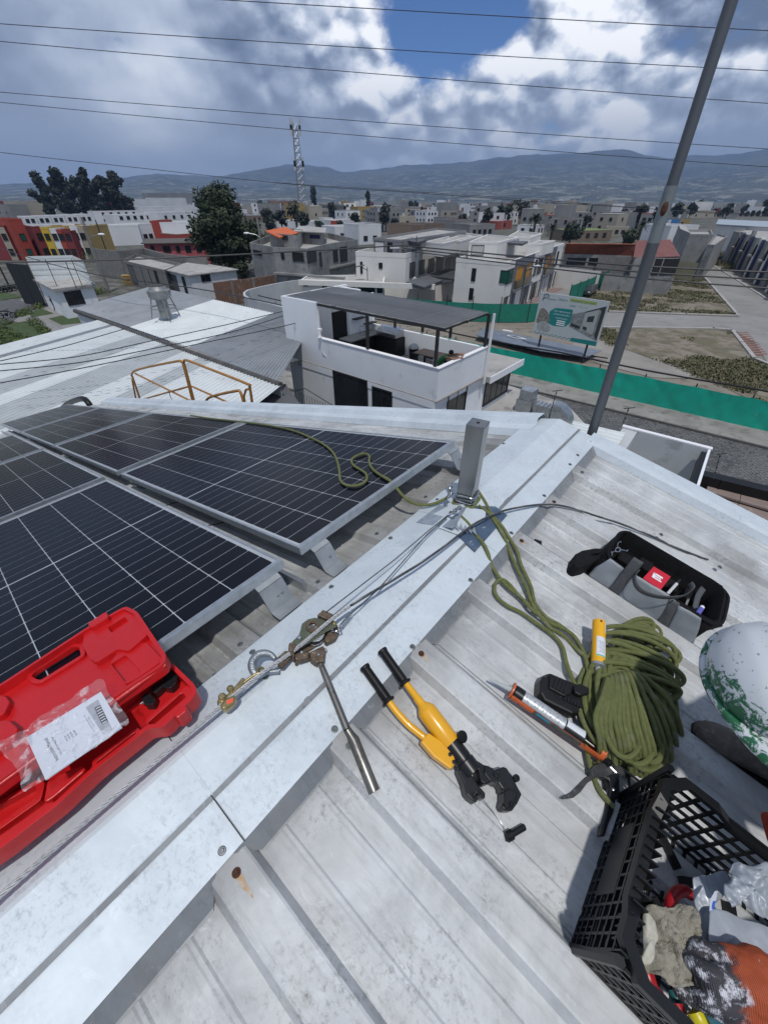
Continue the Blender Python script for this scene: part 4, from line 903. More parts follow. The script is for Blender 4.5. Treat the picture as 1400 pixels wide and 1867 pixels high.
def crumple(name, mat, pts3, parent, amp=.01, rings=9, seed=0, fq=16, thick=.001, lift=None, smooth=True, build=True):
    "wrinkled sheet that fills a loop of 3-D points"
    c = sum(pts3, V((0, 0, 0)))/len(pts3); P = smooth_path(pts3, 7, True); n = len(P); mb = MB(); mb.v = [c+V((0, 0, (lift or 0)))]
    rings = rings*2
    for r in range(1, rings+1):
        f = r/rings
        for i, p in enumerate(P):
            q = c.lerp(p, f); w = (1-2*abs(MN.fractal(V((q.x*fq+seed, q.y*fq*.7, seed)), .8, 2, 5)))*amp*.8 + (lift or 0)*(1-f*f)
            w += amp*.9*abs(MN.noise(V((q.x*fq*.6, q.y*fq*1.9, seed+5))))
            mb.v.append(q+V((0, 0, w))+V((MN.noise(q*30), MN.noise(q*30+V((9, 0, 0))), 0))*amp*.35*f)
    for i in range(n): mb.f.append((0, 1+i, 1+(i+1) % n)); mb.m.append(0)
    for r in range(rings-1):
        for i in range(n): a = 1+r*n+i; b = 1+r*n+(i+1) % n; mb.f.append((a, a+n, b+n, b)); mb.m.append(0)
    o = mb.build(name, mat, parent, smooth=70 if smooth else False)
    if thick: m = o.modifiers.new('t', 'SOLIDIFY'); m.thickness = thick
    return o
crumple('clear_bag', mClear, quadh(z6((0, 770), (60, 735), (130, 700), (200, 640), (350, 560), (510, 448), (560, 520), (660, 655), (600, 712), (440, 830), (240, 960), (150, 1010), (115, 1005), (90, 900), (20, 830)), MZ+.004), mn, .008, 10, 2, 22, 0)

# ================================================================ canvas tool bag
tb = thing('tool_bag', RR(1.5, -.83, PAN), 'open black and grey canvas tool bag with a red square badge lying on the sheet', 'tool bag')
mBagB = M('black_canvas', (.007, .007, .008), (.012, .012, .014), 40, .85, bump=.4, bsc=160, spec=.2)
mBagG = M('grey_vinyl_canvas', (.29, .32, .35), (.235, .26, .285), 6, .5, bump=.4, bsc=16)
mWeb = M('dark_grey_webbing', (.075, .079, .087), (.10, .105, .112), 90, .75, bump=.4, bsc=300)
rings_ = []
def rr_(u0, u1, s0, s1, z, r=.03):
    return [(x, -y, z) for x, y in rounded([(u0, s0), (u1, s0), (u1, s1), (u0, s1)], r, 3)]
prof = [rr_(1.392, 1.60, .612, 1.045, PAN, .03), rr_(1.385, 1.615, .60, 1.06, PAN+.03, .035), rr_(1.39, 1.63, .605, 1.07, PAN+.09, .06), rr_(1.405, 1.655, .62, 1.085, PAN+.135, .07), rr_(1.418, 1.640, .632, 1.065, PAN+.145, .035), rr_(1.42, 1.625, .635, 1.05, PAN+.10, .03), rr_(1.40, 1.62, .62, 1.045, PAN+.012, .02)]
mb = MB(); n = len(prof[0])
for k_, ring in enumerate(prof):
    for i, (x, y, z) in enumerate(ring): w = MN.noise(V((x*13, y*13, z*12+k_*.3)))*.017; mb.v.append(RR(x+w, y+w, z+abs(w)*.5))
for k_ in range(len(prof)-1):
    for i in range(n): a = k_*n+i; b = k_*n+(i+1) % n; mb.f.append((a, a+n, b+n, b)); mb.m.append(0)
mb.f.append(tuple((len(prof)-1)*n+i for i in range(n))); mb.m.append(0)
mb.build('bag_body', mBagB, tb, smooth=50)
mb = MB(); mb.tube(smooth_path([RR(x, y, z+.003+.006*MN.noise(V((x*9, y*9, 1)))) for x, y, z in prof[3]], 2, True), .006, 7, closed=True); mb.build('rim_piping', mBagB, tb, smooth=True)
fwp, fwn = RR(1.385, -.8, PAN), (RR.x*-1+RR.z*.16).normalized()
def fw(x, y, o=.0): return onplane(x, y, fwp+fwn*o, fwn)
def onfront(name, mat, pts, o, th=.004, rings=5, amp=.004, par=None):
    P = [fw(x, y, o) for x, y in ze(*pts)]; c = sum(P, V((0, 0, 0)))/len(P); PP = []
    for i in range(len(P)):
        for j in range(4): PP.append(P[i].lerp(P[(i+1) % len(P)], j/4))
    n = len(PP); mb = MB(); mb.v = [c+fwn*.006]
    for r in range(1, rings+1):
        for p in PP: q = c.lerp(p, r/rings); mb.v.append(q+fwn*(MN.noise(q*22)*amp+.006*(1-(r/rings)**2)))
    for i in range(n): mb.f.append((0, 1+i, 1+(i+1) % n)); mb.m.append(0)
    for r in range(rings-1):
        for i in range(n): a = 1+r*n+i; b = 1+r*n+(i+1) % n; mb.f.append((a, a+n, b+n, b)); mb.m.append(0)
    ob = mb.build(name, mat, par or tb, smooth=60); m = ob.modifiers.new('t', 'SOLIDIFY'); m.thickness = th; return ob
onfront('front_pocket', mBagG, [(250, 1015), (300, 960), (395, 902), (480, 966), (430, 1040), (384, 1100)], .006)
onfront('front_pocket', mBagG, [(436, 1140), (500, 1050), (560, 1012), (640, 1060), (760, 1130), (835, 1195), (790, 1270), (750, 1345), (600, 1260)], .006)
onfront('front_pocket', mBagG, [(748, 1362), (790, 1280), (832, 1202), (900, 1238), (975, 1284), (960, 1350), (925, 1440), (900, 1450), (820, 1400)], .006)
onfront('webbing_band', mWeb, [(380, 1104), (460, 1000), (545, 894), (606, 930), (520, 1040), (434, 1148)], .011, .002)
onfront('webbing_band', mWeb, [(680, 1318), (730, 1240), (768, 1160), (836, 1188), (790, 1275), (745, 1362)], .011, .002)
def strap(mb, pts, w, th=.0015):
    P = smooth_path(pts, 4)
    for i in range(len(P)-1):
        pass
    vs = []
    for i, p in enumerate(P):
        vs += [p-w*.5, p+w*.5]
    k = len(P); mb.add(vs, [(2*i, 2*i+1, 2*i+3, 2*i+2) for i in range(k-1)])
mb = MB(); strap(mb, [fw(x, y, o) for (x, y), o in zip(ze((575, 985), (548, 1030), (575, 1095), (650, 1135), (760, 1152), (860, 1140), (915, 1095), (900, 1062)), (.02, .035, .05, .06, .06, .05, .04, .02))], RR.z*.026+RR.x*-.006); o = mb.build('carry_handle', mWeb, tb, smooth=True); m = o.modifiers.new('t', 'SOLIDIFY'); m.thickness = .003
mb = MB(); P = [onplane(x, y, RR(1.45, -.8, PAN+.15), nR) for x, y in ze((672, 955), (780, 1020), (715, 1105), (602, 1030))]; mb.face(*P[::-1]); mb.build('red_badge', mRedCloth, tb).modifiers.new('t', 'SOLIDIFY').thickness = .002
fb = Fr((P[0]+P[1]+P[2]+P[3])/4+nR*.0012, (P[1]-P[0]).normalized(), nR.cross((P[1]-P[0]).normalized()), nR)
ws = (P[1]-P[0]).length*.27
mb = MB()
for (x0, y0, x1, y1) in ((-1, -.85, -.45, 1), (-1, .42, 1.0, 1), (-.45, -.20, .75, .22), (-.45, -.85, 1, -.42)): mb.box(fb, ((x0+x1)/2*ws, (y0+y1)/2*ws, 0), ((x1-x0)*ws, (y1-y0)*ws, .001))
mb.build('white_badge_mark', mWhite, tb)
mb = MB(); strap(mb, [RR(1.46, -.60, PAN+.12), RR(1.44, -.575, PAN+.10), RR(1.40, -.555, PAN+.05), RR(1.36, -.545, PAN+.012), RR(1.35, -.58, PAN+.01)], RR.x*.045+RR.y*-.01); o = mb.build('shoulder_strap', mBagB, tb, smooth=True); m = o.modifiers.new('t', 'SOLIDIFY'); m.thickness = .004
onz = lambda pts, h: [onplane(x, y, RR(0, 0, h), nR) for x, y in ze(*pts)]
mb = MB(); mb.prism(RR, [rp(x, y, PAN+.10)[:2] for x, y in ze((165, 938), (182, 872), (222, 850), (300, 836), (385, 838), (402, 895), (320, 915), (262, 950), (200, 965))], PAN+.02, PAN+.10); mb.build('strap_bundle', mBagB, tb, bevel=.01)
mb = MB(); mb.tube(smooth_path(onz([(390, 850), (405, 870), (400, 890), (385, 895)], PAN+.13), 4), .0025, 6); mb.tube(onz([(395, 868), (425, 858)], PAN+.13), .004, 8); mb.tube(smooth_path(onz([(425, 855), (432, 838), (450, 836), (458, 850), (446, 862), (430, 860)], PAN+.135), 4, True), .003, 6, closed=True); mb.tube(smooth_path(onz([(440, 840), (440, 815), (450, 800), (462, 798)], PAN+.135), 4), .0025, 6); mb.tube(smooth_path(onz([(458, 848), (480, 852), (500, 856), (506, 848)], PAN+.135), 4), .0025, 6)
mb.build('snap_hook', mChrome, tb, smooth=True)
def stick(label, p0, p1, h, r, mat, tipm=None, cat='marker', name='marker'):
    a, b = onz([p0], h)[0], onz([p1], h+.01)[0]; t_ = thing(name, a, label, cat); L = (b-a).length; f = FZ(a, b, nR)
    mb = MB(); mb.lathe(f, [(.0001, 0), (r, 0), (r, L*.7), (.0001, L*.7)], 12); mb.build('barrel', mat, t_, smooth=30)
    mb = MB(); mb.lathe(f, [(r*.9, L*.7), (r*.85, L*.92), (r*.3, L), (.0001, L)], 12); mb.build('tip', tipm or mat, t_, smooth=30)
stick('silver paint marker tucked beside the red badge of the tool bag', (757, 1132), (842, 1038), PAN+.13, .006, M('white_silver_plastic', (.6, .6, .62), rough=.3), mBlk)
stick('blue and white marker standing in the end pocket of the tool bag', (950, 1258), (985, 1208), PAN+.14, .009, M('blue_violet_plastic', (.12, .12, .42), rough=.35), mWhite)
mb = MB(); a = onz([(862, 1215), (885, 1160), (898, 1165), (876, 1220)], PAN+.12); mb.face(*a); mb.build('side_label', M('dark_label', (.06, .06, .06), (.28, .28, .26), 120, .6), tb).modifiers.new('t', 'SOLIDIFY').thickness = .002
mb = MB(); strap(mb, onz([(930, 1230), (950, 1150), (985, 1095)], PAN+.12), RR.y*.02+RR.x*.01); mb.build('tool_loop', mWeb, tb, smooth=True).modifiers.new('t', 'SOLIDIFY').thickness = .004
for i, (s_, u_) in enumerate(((.70, 1.55), (.78, 1.57), (.90, 1.56), (.98, 1.55))): mb = MB(); mb.prism(RR, rounded([(u_-.03, -s_-.03), (u_+.035, -s_-.03), (u_+.035, -s_+.03), (u_-.03, -s_+.03)], .01, 2), PAN+.01, PAN+.085+.012*(i % 2)); mb.build('inner_pocket', mBagB, tb, bevel=.006)
mb = MB(); mb.box(RR, (1.50, -1.085, PAN+.06), (.02, .035, .03)); mb.build('side_tab', mBagB, tb, bevel=.003)

# ================================================================ black crate and what is in it
ck = thing('plastic_crate', RR(.45, -1.28, PAN), 'black slatted plastic crate full of tools and gloves at the lower right', 'crate')
mCr = M('black_crate_plastic', (.006, .0065, .0075), (.010, .011, .013), 8, .4, spec=.3, c3=(.025, .025, .028), sc3=12, lo3=.62, hi3=.75)
CF = Fr(RR(.25, -1.0, PAN), RR.x, RR.y*-1, RR.z)     # x along the ridge (width), y down slope (length), z up the wall
CW, CL, CH = .405, .56, .252
def wall_fr(o, x, z, lean): return Fr(o, x, z, x.cross(z))
def lattice(fr, w, h, nx, nz, bw, th, solid=(), name='lattice_panel', skip=None):
    mb = MB()
    for i in range(nx+1): x = w*i/nx; mb.box(fr, (x, h/2, 0), (bw, h, th))
    for j in range(nz+1): y = h*j/nz; mb.box(fr, (w/2, y, 0), (w, bw, th*1.15))
    for (a, b, c, d) in solid: mb.box(fr, ((a+c)/2, (b+d)/2, 0), (c-a, d-b, th*1.3))
    return mb.build(name, mCr, ck)
# end wall nearest the puller, seen from outside: ledges, deep egg-crate corners, smooth label panel
e = .018  # outward flare of the rim
def WFace(o0, xdir, flare): z = (CF.z*CH+flare).normalized(); return Fr(o0, xdir, z, xdir.cross(z).normalized())
w1 = WFace(CF(0, 0, .0), CF.x, CF.y*-e)
L1 = lattice(w1, CW, CH*.86, 13, 7, .006, .006, [(.115, .055, .29, .15)])
mb = MB()
for x0 in (.0, .335):
    for i in range(4):
        mb.box(w1, (x0+.0+.0233*i, CH*.18, .014), (.004, CH*.36, .03)); mb.box(w1, (x0+.035, .002+CH*.12*i, .014), (.07, .004, .03)); mb.box(w1, (x0+.0+.0233*i, CH*.80, .014), (.004, CH*.2, .03))
for j, y in enumerate((CH*.40, CH*.60, CH*.70, CH*.84)): mb.box(w1, (CW/2, y, .010), (CW-.01 if j != 1 else .22, .004, .022))
for i in range(18): mb.box(w1, (.0+CW*i/17, CH*.91, .012), (.004, CH*.16, .03))
mb.build('end_ribbing', mCr, ck)
mb = MB(); mb.box(w1, (CW*.5, .105, .008), (.17, .09, .005)); mb.build('label_panel', mCr, ck, bevel=.002)
w2 = WFace(CF(CW, 0, 0), CF.y, CF.x*e); lattice(w2, CL, CH*.92, 15, 7, .0085, .005)
w3 = WFace(CF(0, 0, 0), CF.y, CF.x*-e); lattice(w3, CL, CH*.92, 15, 7, .0085, .005)
w4 = WFace(CF(0, CL, 0), CF.x, CF.y*e); lattice(w4, CW, CH*.92, 11, 7, .0085, .005)
fl = Fr(CF(0, 0, .006), CF.x, CF.y, CF.z); mb = MB()
for i in range(14): mb.box(fl, (CW*i/13, CL/2, 0), (.006, CL, .006))
for i in range(19): mb.box(fl, (CW/2, CL*i/18, 0), (CW, .006, .006))
mb.box(fl, (CW/2, CL/2, 0), (.03, CL, .008)); mb.box(fl, (CW/2, CL/2, 0), (CW, .03, .008)); mb.build('floor_grid', mCr, ck)
for (x, y) in ((0, 0), (CW, 0), (CW, CL), (0, CL)):
    mb = MB(); sx, sy = (-1 if x == 0 else 1), (-1 if y == 0 else 1)
    a, b = CF(x, y, 0), CF(x+sx*e, y+sy*e, CH)
    mb.tube([a, b], .011, 6); mb.build('corner_post', mCr, ck)
rim = [CF(x, y, CH+dz) for x, y, dz in ((.02, -e-.008, 0), (.06, -e-.008, 0), (.10, -e-.008, -.018), (CW-.10, -e-.008, -.018), (CW-.06, -e-.008, 0), (CW-.02, -e-.008, 0), (CW+e+.006, .02, 0), (CW+e+.006, .10, 0), (CW+e+.006, .14, -.02), (CW+e+.006, CL-.14, -.02), (CW+e+.006, CL-.1, 0), (CW+e+.006, CL-.02, 0), (CW-.02, CL+e+.006, 0), (.02, CL+e+.006, 0), (-e-.006, CL-.02, 0), (-e-.006, CL-.1, 0), (-e-.006, CL-.14, -.02), (-e-.006, .14, -.02), (-e-.006, .10, 0), (-e-.006, .02, 0))]
mb = MB(); n = len(rim); cc = sum(rim, V((0, 0, 0)))/n
for i in range(n):
    a, b = rim[i], rim[(i+1) % n]; ia, ib = a+(cc-a).normalized()*.026, b+(cc-b).normalized()*.026; dn = CF.z*-.014
    mb.face(a, b, ib, ia).face(b, a, a+dn*1.6, b+dn*1.6).face(ia, ib, ib+dn, ia+dn).face(a+dn, b+dn, ib+dn, ia+dn)
mb.build('rim', mCr, ck)
z9 = Z(1150, 1480, 4.824)
def IN(pts, h): return [rw(x, y, PAN+h) for x, y in z9(*pts)]
mRag = M('tan_cotton', (.33, .31, .25), (.26, .24, .19), 30, .9, bump=.5, bsc=300)
o = crumple('cotton_glove', mRag, IN([(150, 845), (240, 870), (320, 862), (470, 822), (530, 890), (548, 960), (618, 1060), (600, 1150), (510, 1190), (500, 1300), (575, 1500), (500, 1540), (380, 1545), (250, 1460), (62, 1340), (100, 1180), (108, 1000)], .19), None, .020, 12, 3, 16, .003, .012)
tag(o, 'crumpled tan cotton glove lying on the tools in the black crate', 'glove')
o = crumple('glove_cuff', M('cream_cotton', (.50, .48, .40), (.42, .40, .33), 30, .9), IN([(110, 905), (165, 930), (205, 1020), (215, 1110), (190, 1200), (185, 1300), (130, 1345), (85, 1320), (105, 1200), (100, 1000)], .225), None, .008, 6, 8, 20, .002, .008)
tag(o, 'cream turned-back glove cuff against the left rim of the crate', 'glove cuff')
mPoly = M('grey_thin_plastic', (.27, .30, .35), (.35, .38, .43), 9, .38, coat=.1)
mPolyL = M('pale_film_plastic', (.42, .45, .49), (.30, .33, .37), 14, .32)
o = crumple('plastic_bag', mPoly, IN([(525, 595), (600, 570), (720, 548), (820, 535), (860, 640), (800, 740), (690, 880), (690, 1190), (640, 1190), (612, 960), (560, 800)], .17), None, .010, 8, 5, 9, .001, .01); tag(o, 'dull grey plastic bag standing against the back of the crate contents', 'plastic bag')
o = crumple('document_wallet', mPoly, IN([(690, 885), (830, 878), (1000, 960), (1260, 1060), (1320, 1250), (1000, 1225), (850, 1165), (700, 1195)], .20), None, .006, 8, 6, 6, .002, .004); tag(o, 'flat grey plastic wallet lying on top of the crate contents above the gloved hand', 'wallet')
o = crumple('plastic_bag', mPolyL, IN([(795, 640), (830, 560), (900, 492), (1080, 480), (1300, 520), (1340, 760), (1260, 1000), (1150, 960), (1020, 880), (900, 760), (860, 730), (850, 860), (815, 875), (770, 760)], .225), None, .034, 12, 7, 9, .001, .025); tag(o, 'pale crinkled plastic bag on top of the crate at the right edge', 'plastic bag')
mb = MB(); mb.face(*IN([(700, 770), (740, 700), (765, 700), (730, 870), (690, 880)], .232)); lone(mb, 'paper_sheet', M('blue_white_print', (.5, .53, .6), (.03, .10, .45), 40, .6, lo=.5, hi=.52), 'slip of paper with blue print showing at the edge of the pale bag', 'paper')
mRedH = M('red_dipped_handle', (.42, .012, .02), (.34, .01, .015), 20, .35)
def hose(name, pts, hts, r, mat, label, cat): mb = MB(); mb.tube(smooth_path([rw(x, y, PAN+h) for (x, y), h in zip(z9(*pts), hts)], 5), r, 10); return lone(mb, name, mat, label, cat, smooth=True)
hose('pliers_handle', [(340, 850), (352, 780), (400, 715), (470, 700), (520, 730)], [.06, .08, .09, .09, .08], .013, mRedH, 'red curved tool handle in the shadow behind the tan glove', 'hand tool')
hose('pliers_handle', [(120, 1370), (150, 1480), (190, 1580), (285, 1700)], [.13, .13, .12, .10], .016, mRedH, 'thick red plier handle below the tan glove in the crate', 'hand tool')
hose('pliers_handle', [(400, 1690), (430, 1790), (445, 1880), (450, 1960)], [.12, .12, .11, .1], .013, mRedH, 'red plier handle standing left of the orange gloved hand', 'hand tool')
hose('screwdriver', [(370, 1570), (400, 1650), (420, 1720)], [.10, .10, .09], .012, M('teal_handle', (.02, .14, .15), rough=.4), 'teal screwdriver handle half hidden under the gloved fingers', 'screwdriver')
hose('screwdriver', [(560, 1760), (600, 1840), (640, 1920)], [.15, .15, .14], .017, M('yellow_handle', (.62, .55, .02), rough=.35), 'yellow screwdriver handle below the gloved hand at the lower edge', 'screwdriver')
hose('screwdriver', [(650, 1830), (710, 1815), (760, 1850)], [.16, .16, .15], .014, M('blue_handle', (.03, .12, .16), rough=.35), 'dark blue tool handle below the gloved hand beside the yellow one', 'screwdriver')
hose('pliers_handle', [(750, 1850), (830, 1860), (960, 1880)], [.15, .15, .15], .012, mRedH, 'small bright red handle at the bottom edge of the crate', 'hand tool')
hose('coiled_cable', [(560, 1010), (590, 1080), (560, 1150), (520, 1100), (555, 1020), (600, 1120), (580, 1200)], [.05, .05, .055, .06, .07, .07, .06], .008, mGrip, 'black cable curled in the dark middle of the crate', 'cable')
mb = MB()
for i in range(10): mb.box(CF.at(.05+.035*i, .12+.045*((i*7) % 9), .03+.012*(i % 3), i*1.3), (0, 0, 0), (.11, .022, .02))
tag(mb.build('loose_hardware', mBlk, None, origin=CF(CW/2, CL/2, .01)), 'loose dark hand tools filling the bottom of the crate', 'tools', kind='stuff')
# ================================================================ people, pole, wires, rail beside the roof
def zat(P, y):
    "height above the street at which the plumb line through P is seen at photo row y"
    k = (CY-y)/FPX; c, s = math.cos(PITCH), math.sin(PITCH); D = P.y
    return CAMZ + D*(k*c-s)/(c+k*s)
def skin_body(name, J, E_, root, regions, parent, sub=1):
    "one continuous body grown round a skeleton; regions: (material, set of bone indices)"
    names = list(J); me = bpy.data.meshes.new(name); me.from_pydata([tuple(J[n][0]) for n in names], [(names.index(a), names.index(b)) for a, b in E_], [])
    o = bpy.data.objects.new(name, me); COL.objects.link(o); o.modifiers.new('skin', 'SKIN'); sb = o.modifiers.new('sub', 'SUBSURF'); sb.levels = sub; sb.render_levels = sub
    for i, n in enumerate(names):
        r = J[n][1]; r = r if hasattr(r, '__len__') else (r, r); me.skin_vertices[0].data[i].radius = r; me.skin_vertices[0].data[i].use_root = (n == root)
    bpy.context.view_layer.update(); dg = bpy.context.evaluated_depsgraph_get(); nm = bpy.data.meshes.new_from_object(o.evaluated_get(dg)); o.modifiers.clear(); o.data = nm
    nm.materials.clear(); mats = []
    for m, _ in regions:
        nm.materials.append(m)
    segs = []
    for i, (m, bones) in enumerate(regions):
        for (a, b) in bones: segs.append((i, V(J[a][0]), V(J[b][0])))
    for p in nm.polygons:
        c = V(p.center); bd = 1e9
        for i, a, b in segs:
            d = b-a; t_ = max(0, min(1, (c-a).dot(d)/max(d.length_squared, 1e-9))); q = (c-(a+d*t_)).length
            if q < bd: bd = q; p.material_index = i
        p.use_smooth = True
    base = wloc(parent); nm.transform(Matrix.Translation(-base)); o.parent = parent; o.location = (0, 0, 0); return o
mJac = M('faded_blue_work_shirt', (.055, .075, .11), (.04, .055, .085), 8, .9, bump=.5, bsc=120)
mTrs = M('dusty_work_trousers', (.06, .062, .068), (.045, .045, .05), 8, .9, bump=.5, bsc=120, c3=(.2, .2, .19), sc3=20)
mSkin = M('brown_skin', (.30, .15, .09), (.26, .13, .08), 8, .55)
mBoot = M('dusty_brown_boot', (.10, .085, .07), (.16, .14, .12), 22, .8, bump=.6, bsc=90, c3=(.20, .19, .17), sc3=40, lo3=.55, hi3=.70)
def ql(u, s, z): return RR(u, -s, z)
hc = V((0, 0, CAMZ))+ray(1418, 1222)*1.0; dep = hc.y*math.cos(PITCH)-(hc.z-CAMZ)*math.sin(PITCH); hc = V((0, 0, CAMZ))+ray(1418, 1222)*(.98/dep)
up = (V((-.28, -.05, 1))).normalized(); fx = V((-.35, -.94, 0)); fx = (fx-up*fx.dot(up)).normalized(); HF = Fr(hc-up*.06, fx, up.cross(fx), up)
wk = thing('person', ql(1.0, 1.6, PAN), 'person crouching in a scraped white and green hard hat, gloved hand in the crate', 'person')
J = {'pelvis': (ql(1.0, 1.68, .25), .15), 'waist': (ql(.98, 1.58, .36), .14), 'chest': (ql(.92, 1.38, .46), (.17, .13)), 'upper': (ql(.87, 1.22, .50), (.14, .11)), 'neck': (ql(.83, 1.10, .52), .06), 'head': (hc-up*.16, .072), 'crown': (hc-up*.085, .07),
     'shl': (ql(.73, 1.28, .47), .075), 'ell': (ql(.60, 1.50, .33), .055), 'wrl': (ql(.455, 1.30, .235), .036),
     'shr': (ql(1.02, 1.22, .47), .075), 'elr': (ql(1.34, 1.36, .34), .055), 'wrr': (ql(1.24, 1.20, .42), .036), 'hdr': (ql(1.14, 1.22, .44), .04),
     'hpr': (ql(1.10, 1.66, .24), .11), 'knr': (ql(1.10, 1.30, .37), .075), 'anr': (ql(1.075, 1.47, .045), .048),
     'hpl': (ql(.90, 1.72, .24), .11), 'knl': (ql(.83, 1.50, .02), .07), 'anl': (ql(.88, 1.88, .03), .045)}
skin_body('body', J, [('pelvis', 'waist'), ('waist', 'chest'), ('chest', 'upper'), ('upper', 'neck'), ('neck', 'head'), ('head', 'crown'), ('upper', 'shl'), ('shl', 'ell'), ('ell', 'wrl'), ('upper', 'shr'), ('shr', 'elr'), ('elr', 'wrr'), ('wrr', 'hdr'), ('pelvis', 'hpr'), ('hpr', 'knr'), ('knr', 'anr'), ('pelvis', 'hpl'), ('hpl', 'knl'), ('knl', 'anl')], 'pelvis',
          [(mJac, [('pelvis', 'waist'), ('waist', 'chest'), ('chest', 'upper'), ('upper', 'neck'), ('upper', 'shl'), ('shl', 'ell'), ('ell', 'wrl'), ('upper', 'shr'), ('shr', 'elr'), ('elr', 'wrr')]), (mTrs, [('pelvis', 'hpr'), ('hpr', 'knr'), ('knr', 'anr'), ('pelvis', 'hpl'), ('hpl', 'knl'), ('knl', 'anl')]), (mSkin, [('neck', 'head'), ('head', 'crown'), ('wrr', 'hdr')])], wk)
def boot(toe, heel, parent, up=nR, name='boot'):
    d = (toe-heel); L = d.length; f = Fr(heel, d.normalized(), up.cross(d.normalized()).normalized(), up)
    secs = [(-.01, .030, .0, .10), (.0, .036, .0, .13), (.05, .040, .0, .135), (.10, .040, .0, .11), (.15, .043, .0, .085), (.20, .048, .0, .072), (.245, .046, .0, .062), (.275, .036, .002, .050), (.292, .016, .006, .034)]
    mb = MB(); N = 14
    for (x, w, z0, z1) in secs:
        for j in range(N):
            a = 2*PI*j/N; cy = math.cos(a); cz = math.sin(a); mb.v.append(f(x*L/.29, w*math.copysign(abs(cy)**.75, cy), (z0+z1)/2+(z1-z0)/2*math.copysign(abs(cz)**.7, cz)))
    for i in range(len(secs)-1):
        for j in range(N): a = i*N+j; b = i*N+(j+1) % N; mb.f.append((a, a+N, b+N, b)); mb.m.append(0)
    mb.f += [tuple(range(N)), tuple(range((len(secs)-1)*N+N-1, (len(secs)-1)*N-1, -1))]; mb.m += [0, 0]
    o = mb.build(name, mBoot, parent, smooth=60)
    mb = MB(); pl = [(x*L/.29, w*1.08+.003) for x, w, _, _ in secs]; pl = pl+[(x, -w) for x, w in pl[::-1]]; mb.prism(f, pl, -.002, .014); mb.build('sole', mGrip, o, bevel=.003)
    mb = MB()
    for k_ in range(4): mb.tube([f(.125+.02*k_, -.02, .105-.013*k_), f(.135+.02*k_, .02, .103-.013*k_)], .0025, 6)
    mb.build('lace', mGrip, o)
boot(ql(1.035, 1.135, PAN+.004), ql(1.08, 1.45, PAN+.004), wk); boot(ql(.86, 1.70, PAN+.004), ql(.90, 1.98, PAN+.03), wk)
# hard hat: dome with three crown ridges, rolled edge and peak; white overspray worn off to green
hm = bpy.data.materials.new('scraped_white_over_green_shell'); hm.use_nodes = True; t = NT(hm.node_tree)
co = t.n('ShaderNodeTexCoord').outputs['Object']
n1 = t.n('ShaderNodeTexNoise', {'Vector': co, 'Scale': 6.0, 'Detail': 3.0}).outputs[0]
n2 = t.n('ShaderNodeTexNoise', {'Vector': co, 'Scale': 34.0, 'Detail': 9.0, 'Roughness': .72, 'Distortion': .8}).outputs[0]
zz_ = t.n('ShaderNodeSeparateXYZ', {0: co}).outputs[2]
edge = t.n('ShaderNodeMapRange', {'Value': zz_, 'From Min': .12, 'From Max': .0, 'To Min': -.05, 'To Max': .075}).outputs[0]
wear = t.math('ADD', t.math('ADD', t.math('MULTIPLY', n1, .55), t.math('MULTIPLY', n2, .50)), edge)
wcol = t.mix(t.ramp(wear, [(.605, 0.0), (.625, 1.0)]), (.58, .61, .63), (.02, .125, .055))
wcol = t.mix(t.ramp(t.n('ShaderNodeTexNoise', {'Vector': co, 'Scale': 70.0, 'Detail': 6.0}).outputs[0], [(.62, 0.0), (.68, 1.0)]), wcol, (.20, .24, .23))
t.n('ShaderNodeOutputMaterial', {'Surface': t.n('ShaderNodeBsdfPrincipled', {'Base Color': wcol, 'Roughness': .38}).outputs[0]})
mb = MB(); NA, NE = 48, 16
for i in range(NE+1):
    e_ = (PI/2)*i/NE
    for j in range(NA):
        a = 2*PI*j/NA; rx, ry, rz = .152, .128, .125
        rd = 1+.028*math.exp(-((math.sin(a)*math.cos(e_))/.10)**2)+.016*(math.exp(-((math.sin(a)*math.cos(e_)-.42)/.07)**2)+math.exp(-((math.sin(a)*math.cos(e_)+.42)/.07)**2))
        mb.v.append(HF(rx*math.cos(a)*math.cos(e_)*rd, ry*math.sin(a)*math.cos(e_)*rd, rz*math.sin(e_)*rd))
for i in range(NE):
    for j in range(NA): a = i*NA+j; b = i*NA+(j+1) % NA; mb.f.append((a, b, b+NA, a+NA)); mb.m.append(0)
for r0, z0, r1, z1 in ((1.0, 0, 1.09, -.008), (1.09, -.008, 1.09, -.014)):
    k0 = len(mb.v)
    for (r, z) in ((r0, z0), (r1, z1)):
        for j in range(NA):
            a = 2*PI*j/NA; pk = .055*max(0, math.cos(a))**3 if r > 1.05 else 0
            mb.v.append(HF((.152*r+pk)*math.cos(a), .128*r*math.sin(a), z-pk*.25))
    for j in range(NA): mb.f.append((k0+j, k0+NA+j, k0+NA+(j+1) % NA, k0+(j+1) % NA)); mb.m.append(0)
hs = mb.build('hard_hat_shell', hm, wk, smooth=50, local=HF); hs.modifiers.new('t', 'SOLIDIFY').thickness = .003
mb = MB(); mb.tube([HF(.152*1.0*math.cos(a*PI/20), .128*math.sin(a*PI/20), -.02) for a in range(40)], .012, 6, closed=True); mb.build('headband', mGrip, wk)
vm = bpy.data.materials.new('scratched_green_tinted_visor'); vm.use_nodes = True; t = NT(vm.node_tree)
vb = t.n('ShaderNodeBsdfPrincipled', {'Base Color': (.16, .28, .22, 1), 'Roughness': .35}).outputs[0]; vt = t.n('ShaderNodeBsdfTransparent', {'Color': (.55, .72, .62, 1)}).outputs[0]
t.n('ShaderNodeOutputMaterial', {'Surface': t.n('ShaderNodeMixShader', {0: .55, 1: vt, 2: vb}).outputs[0]})
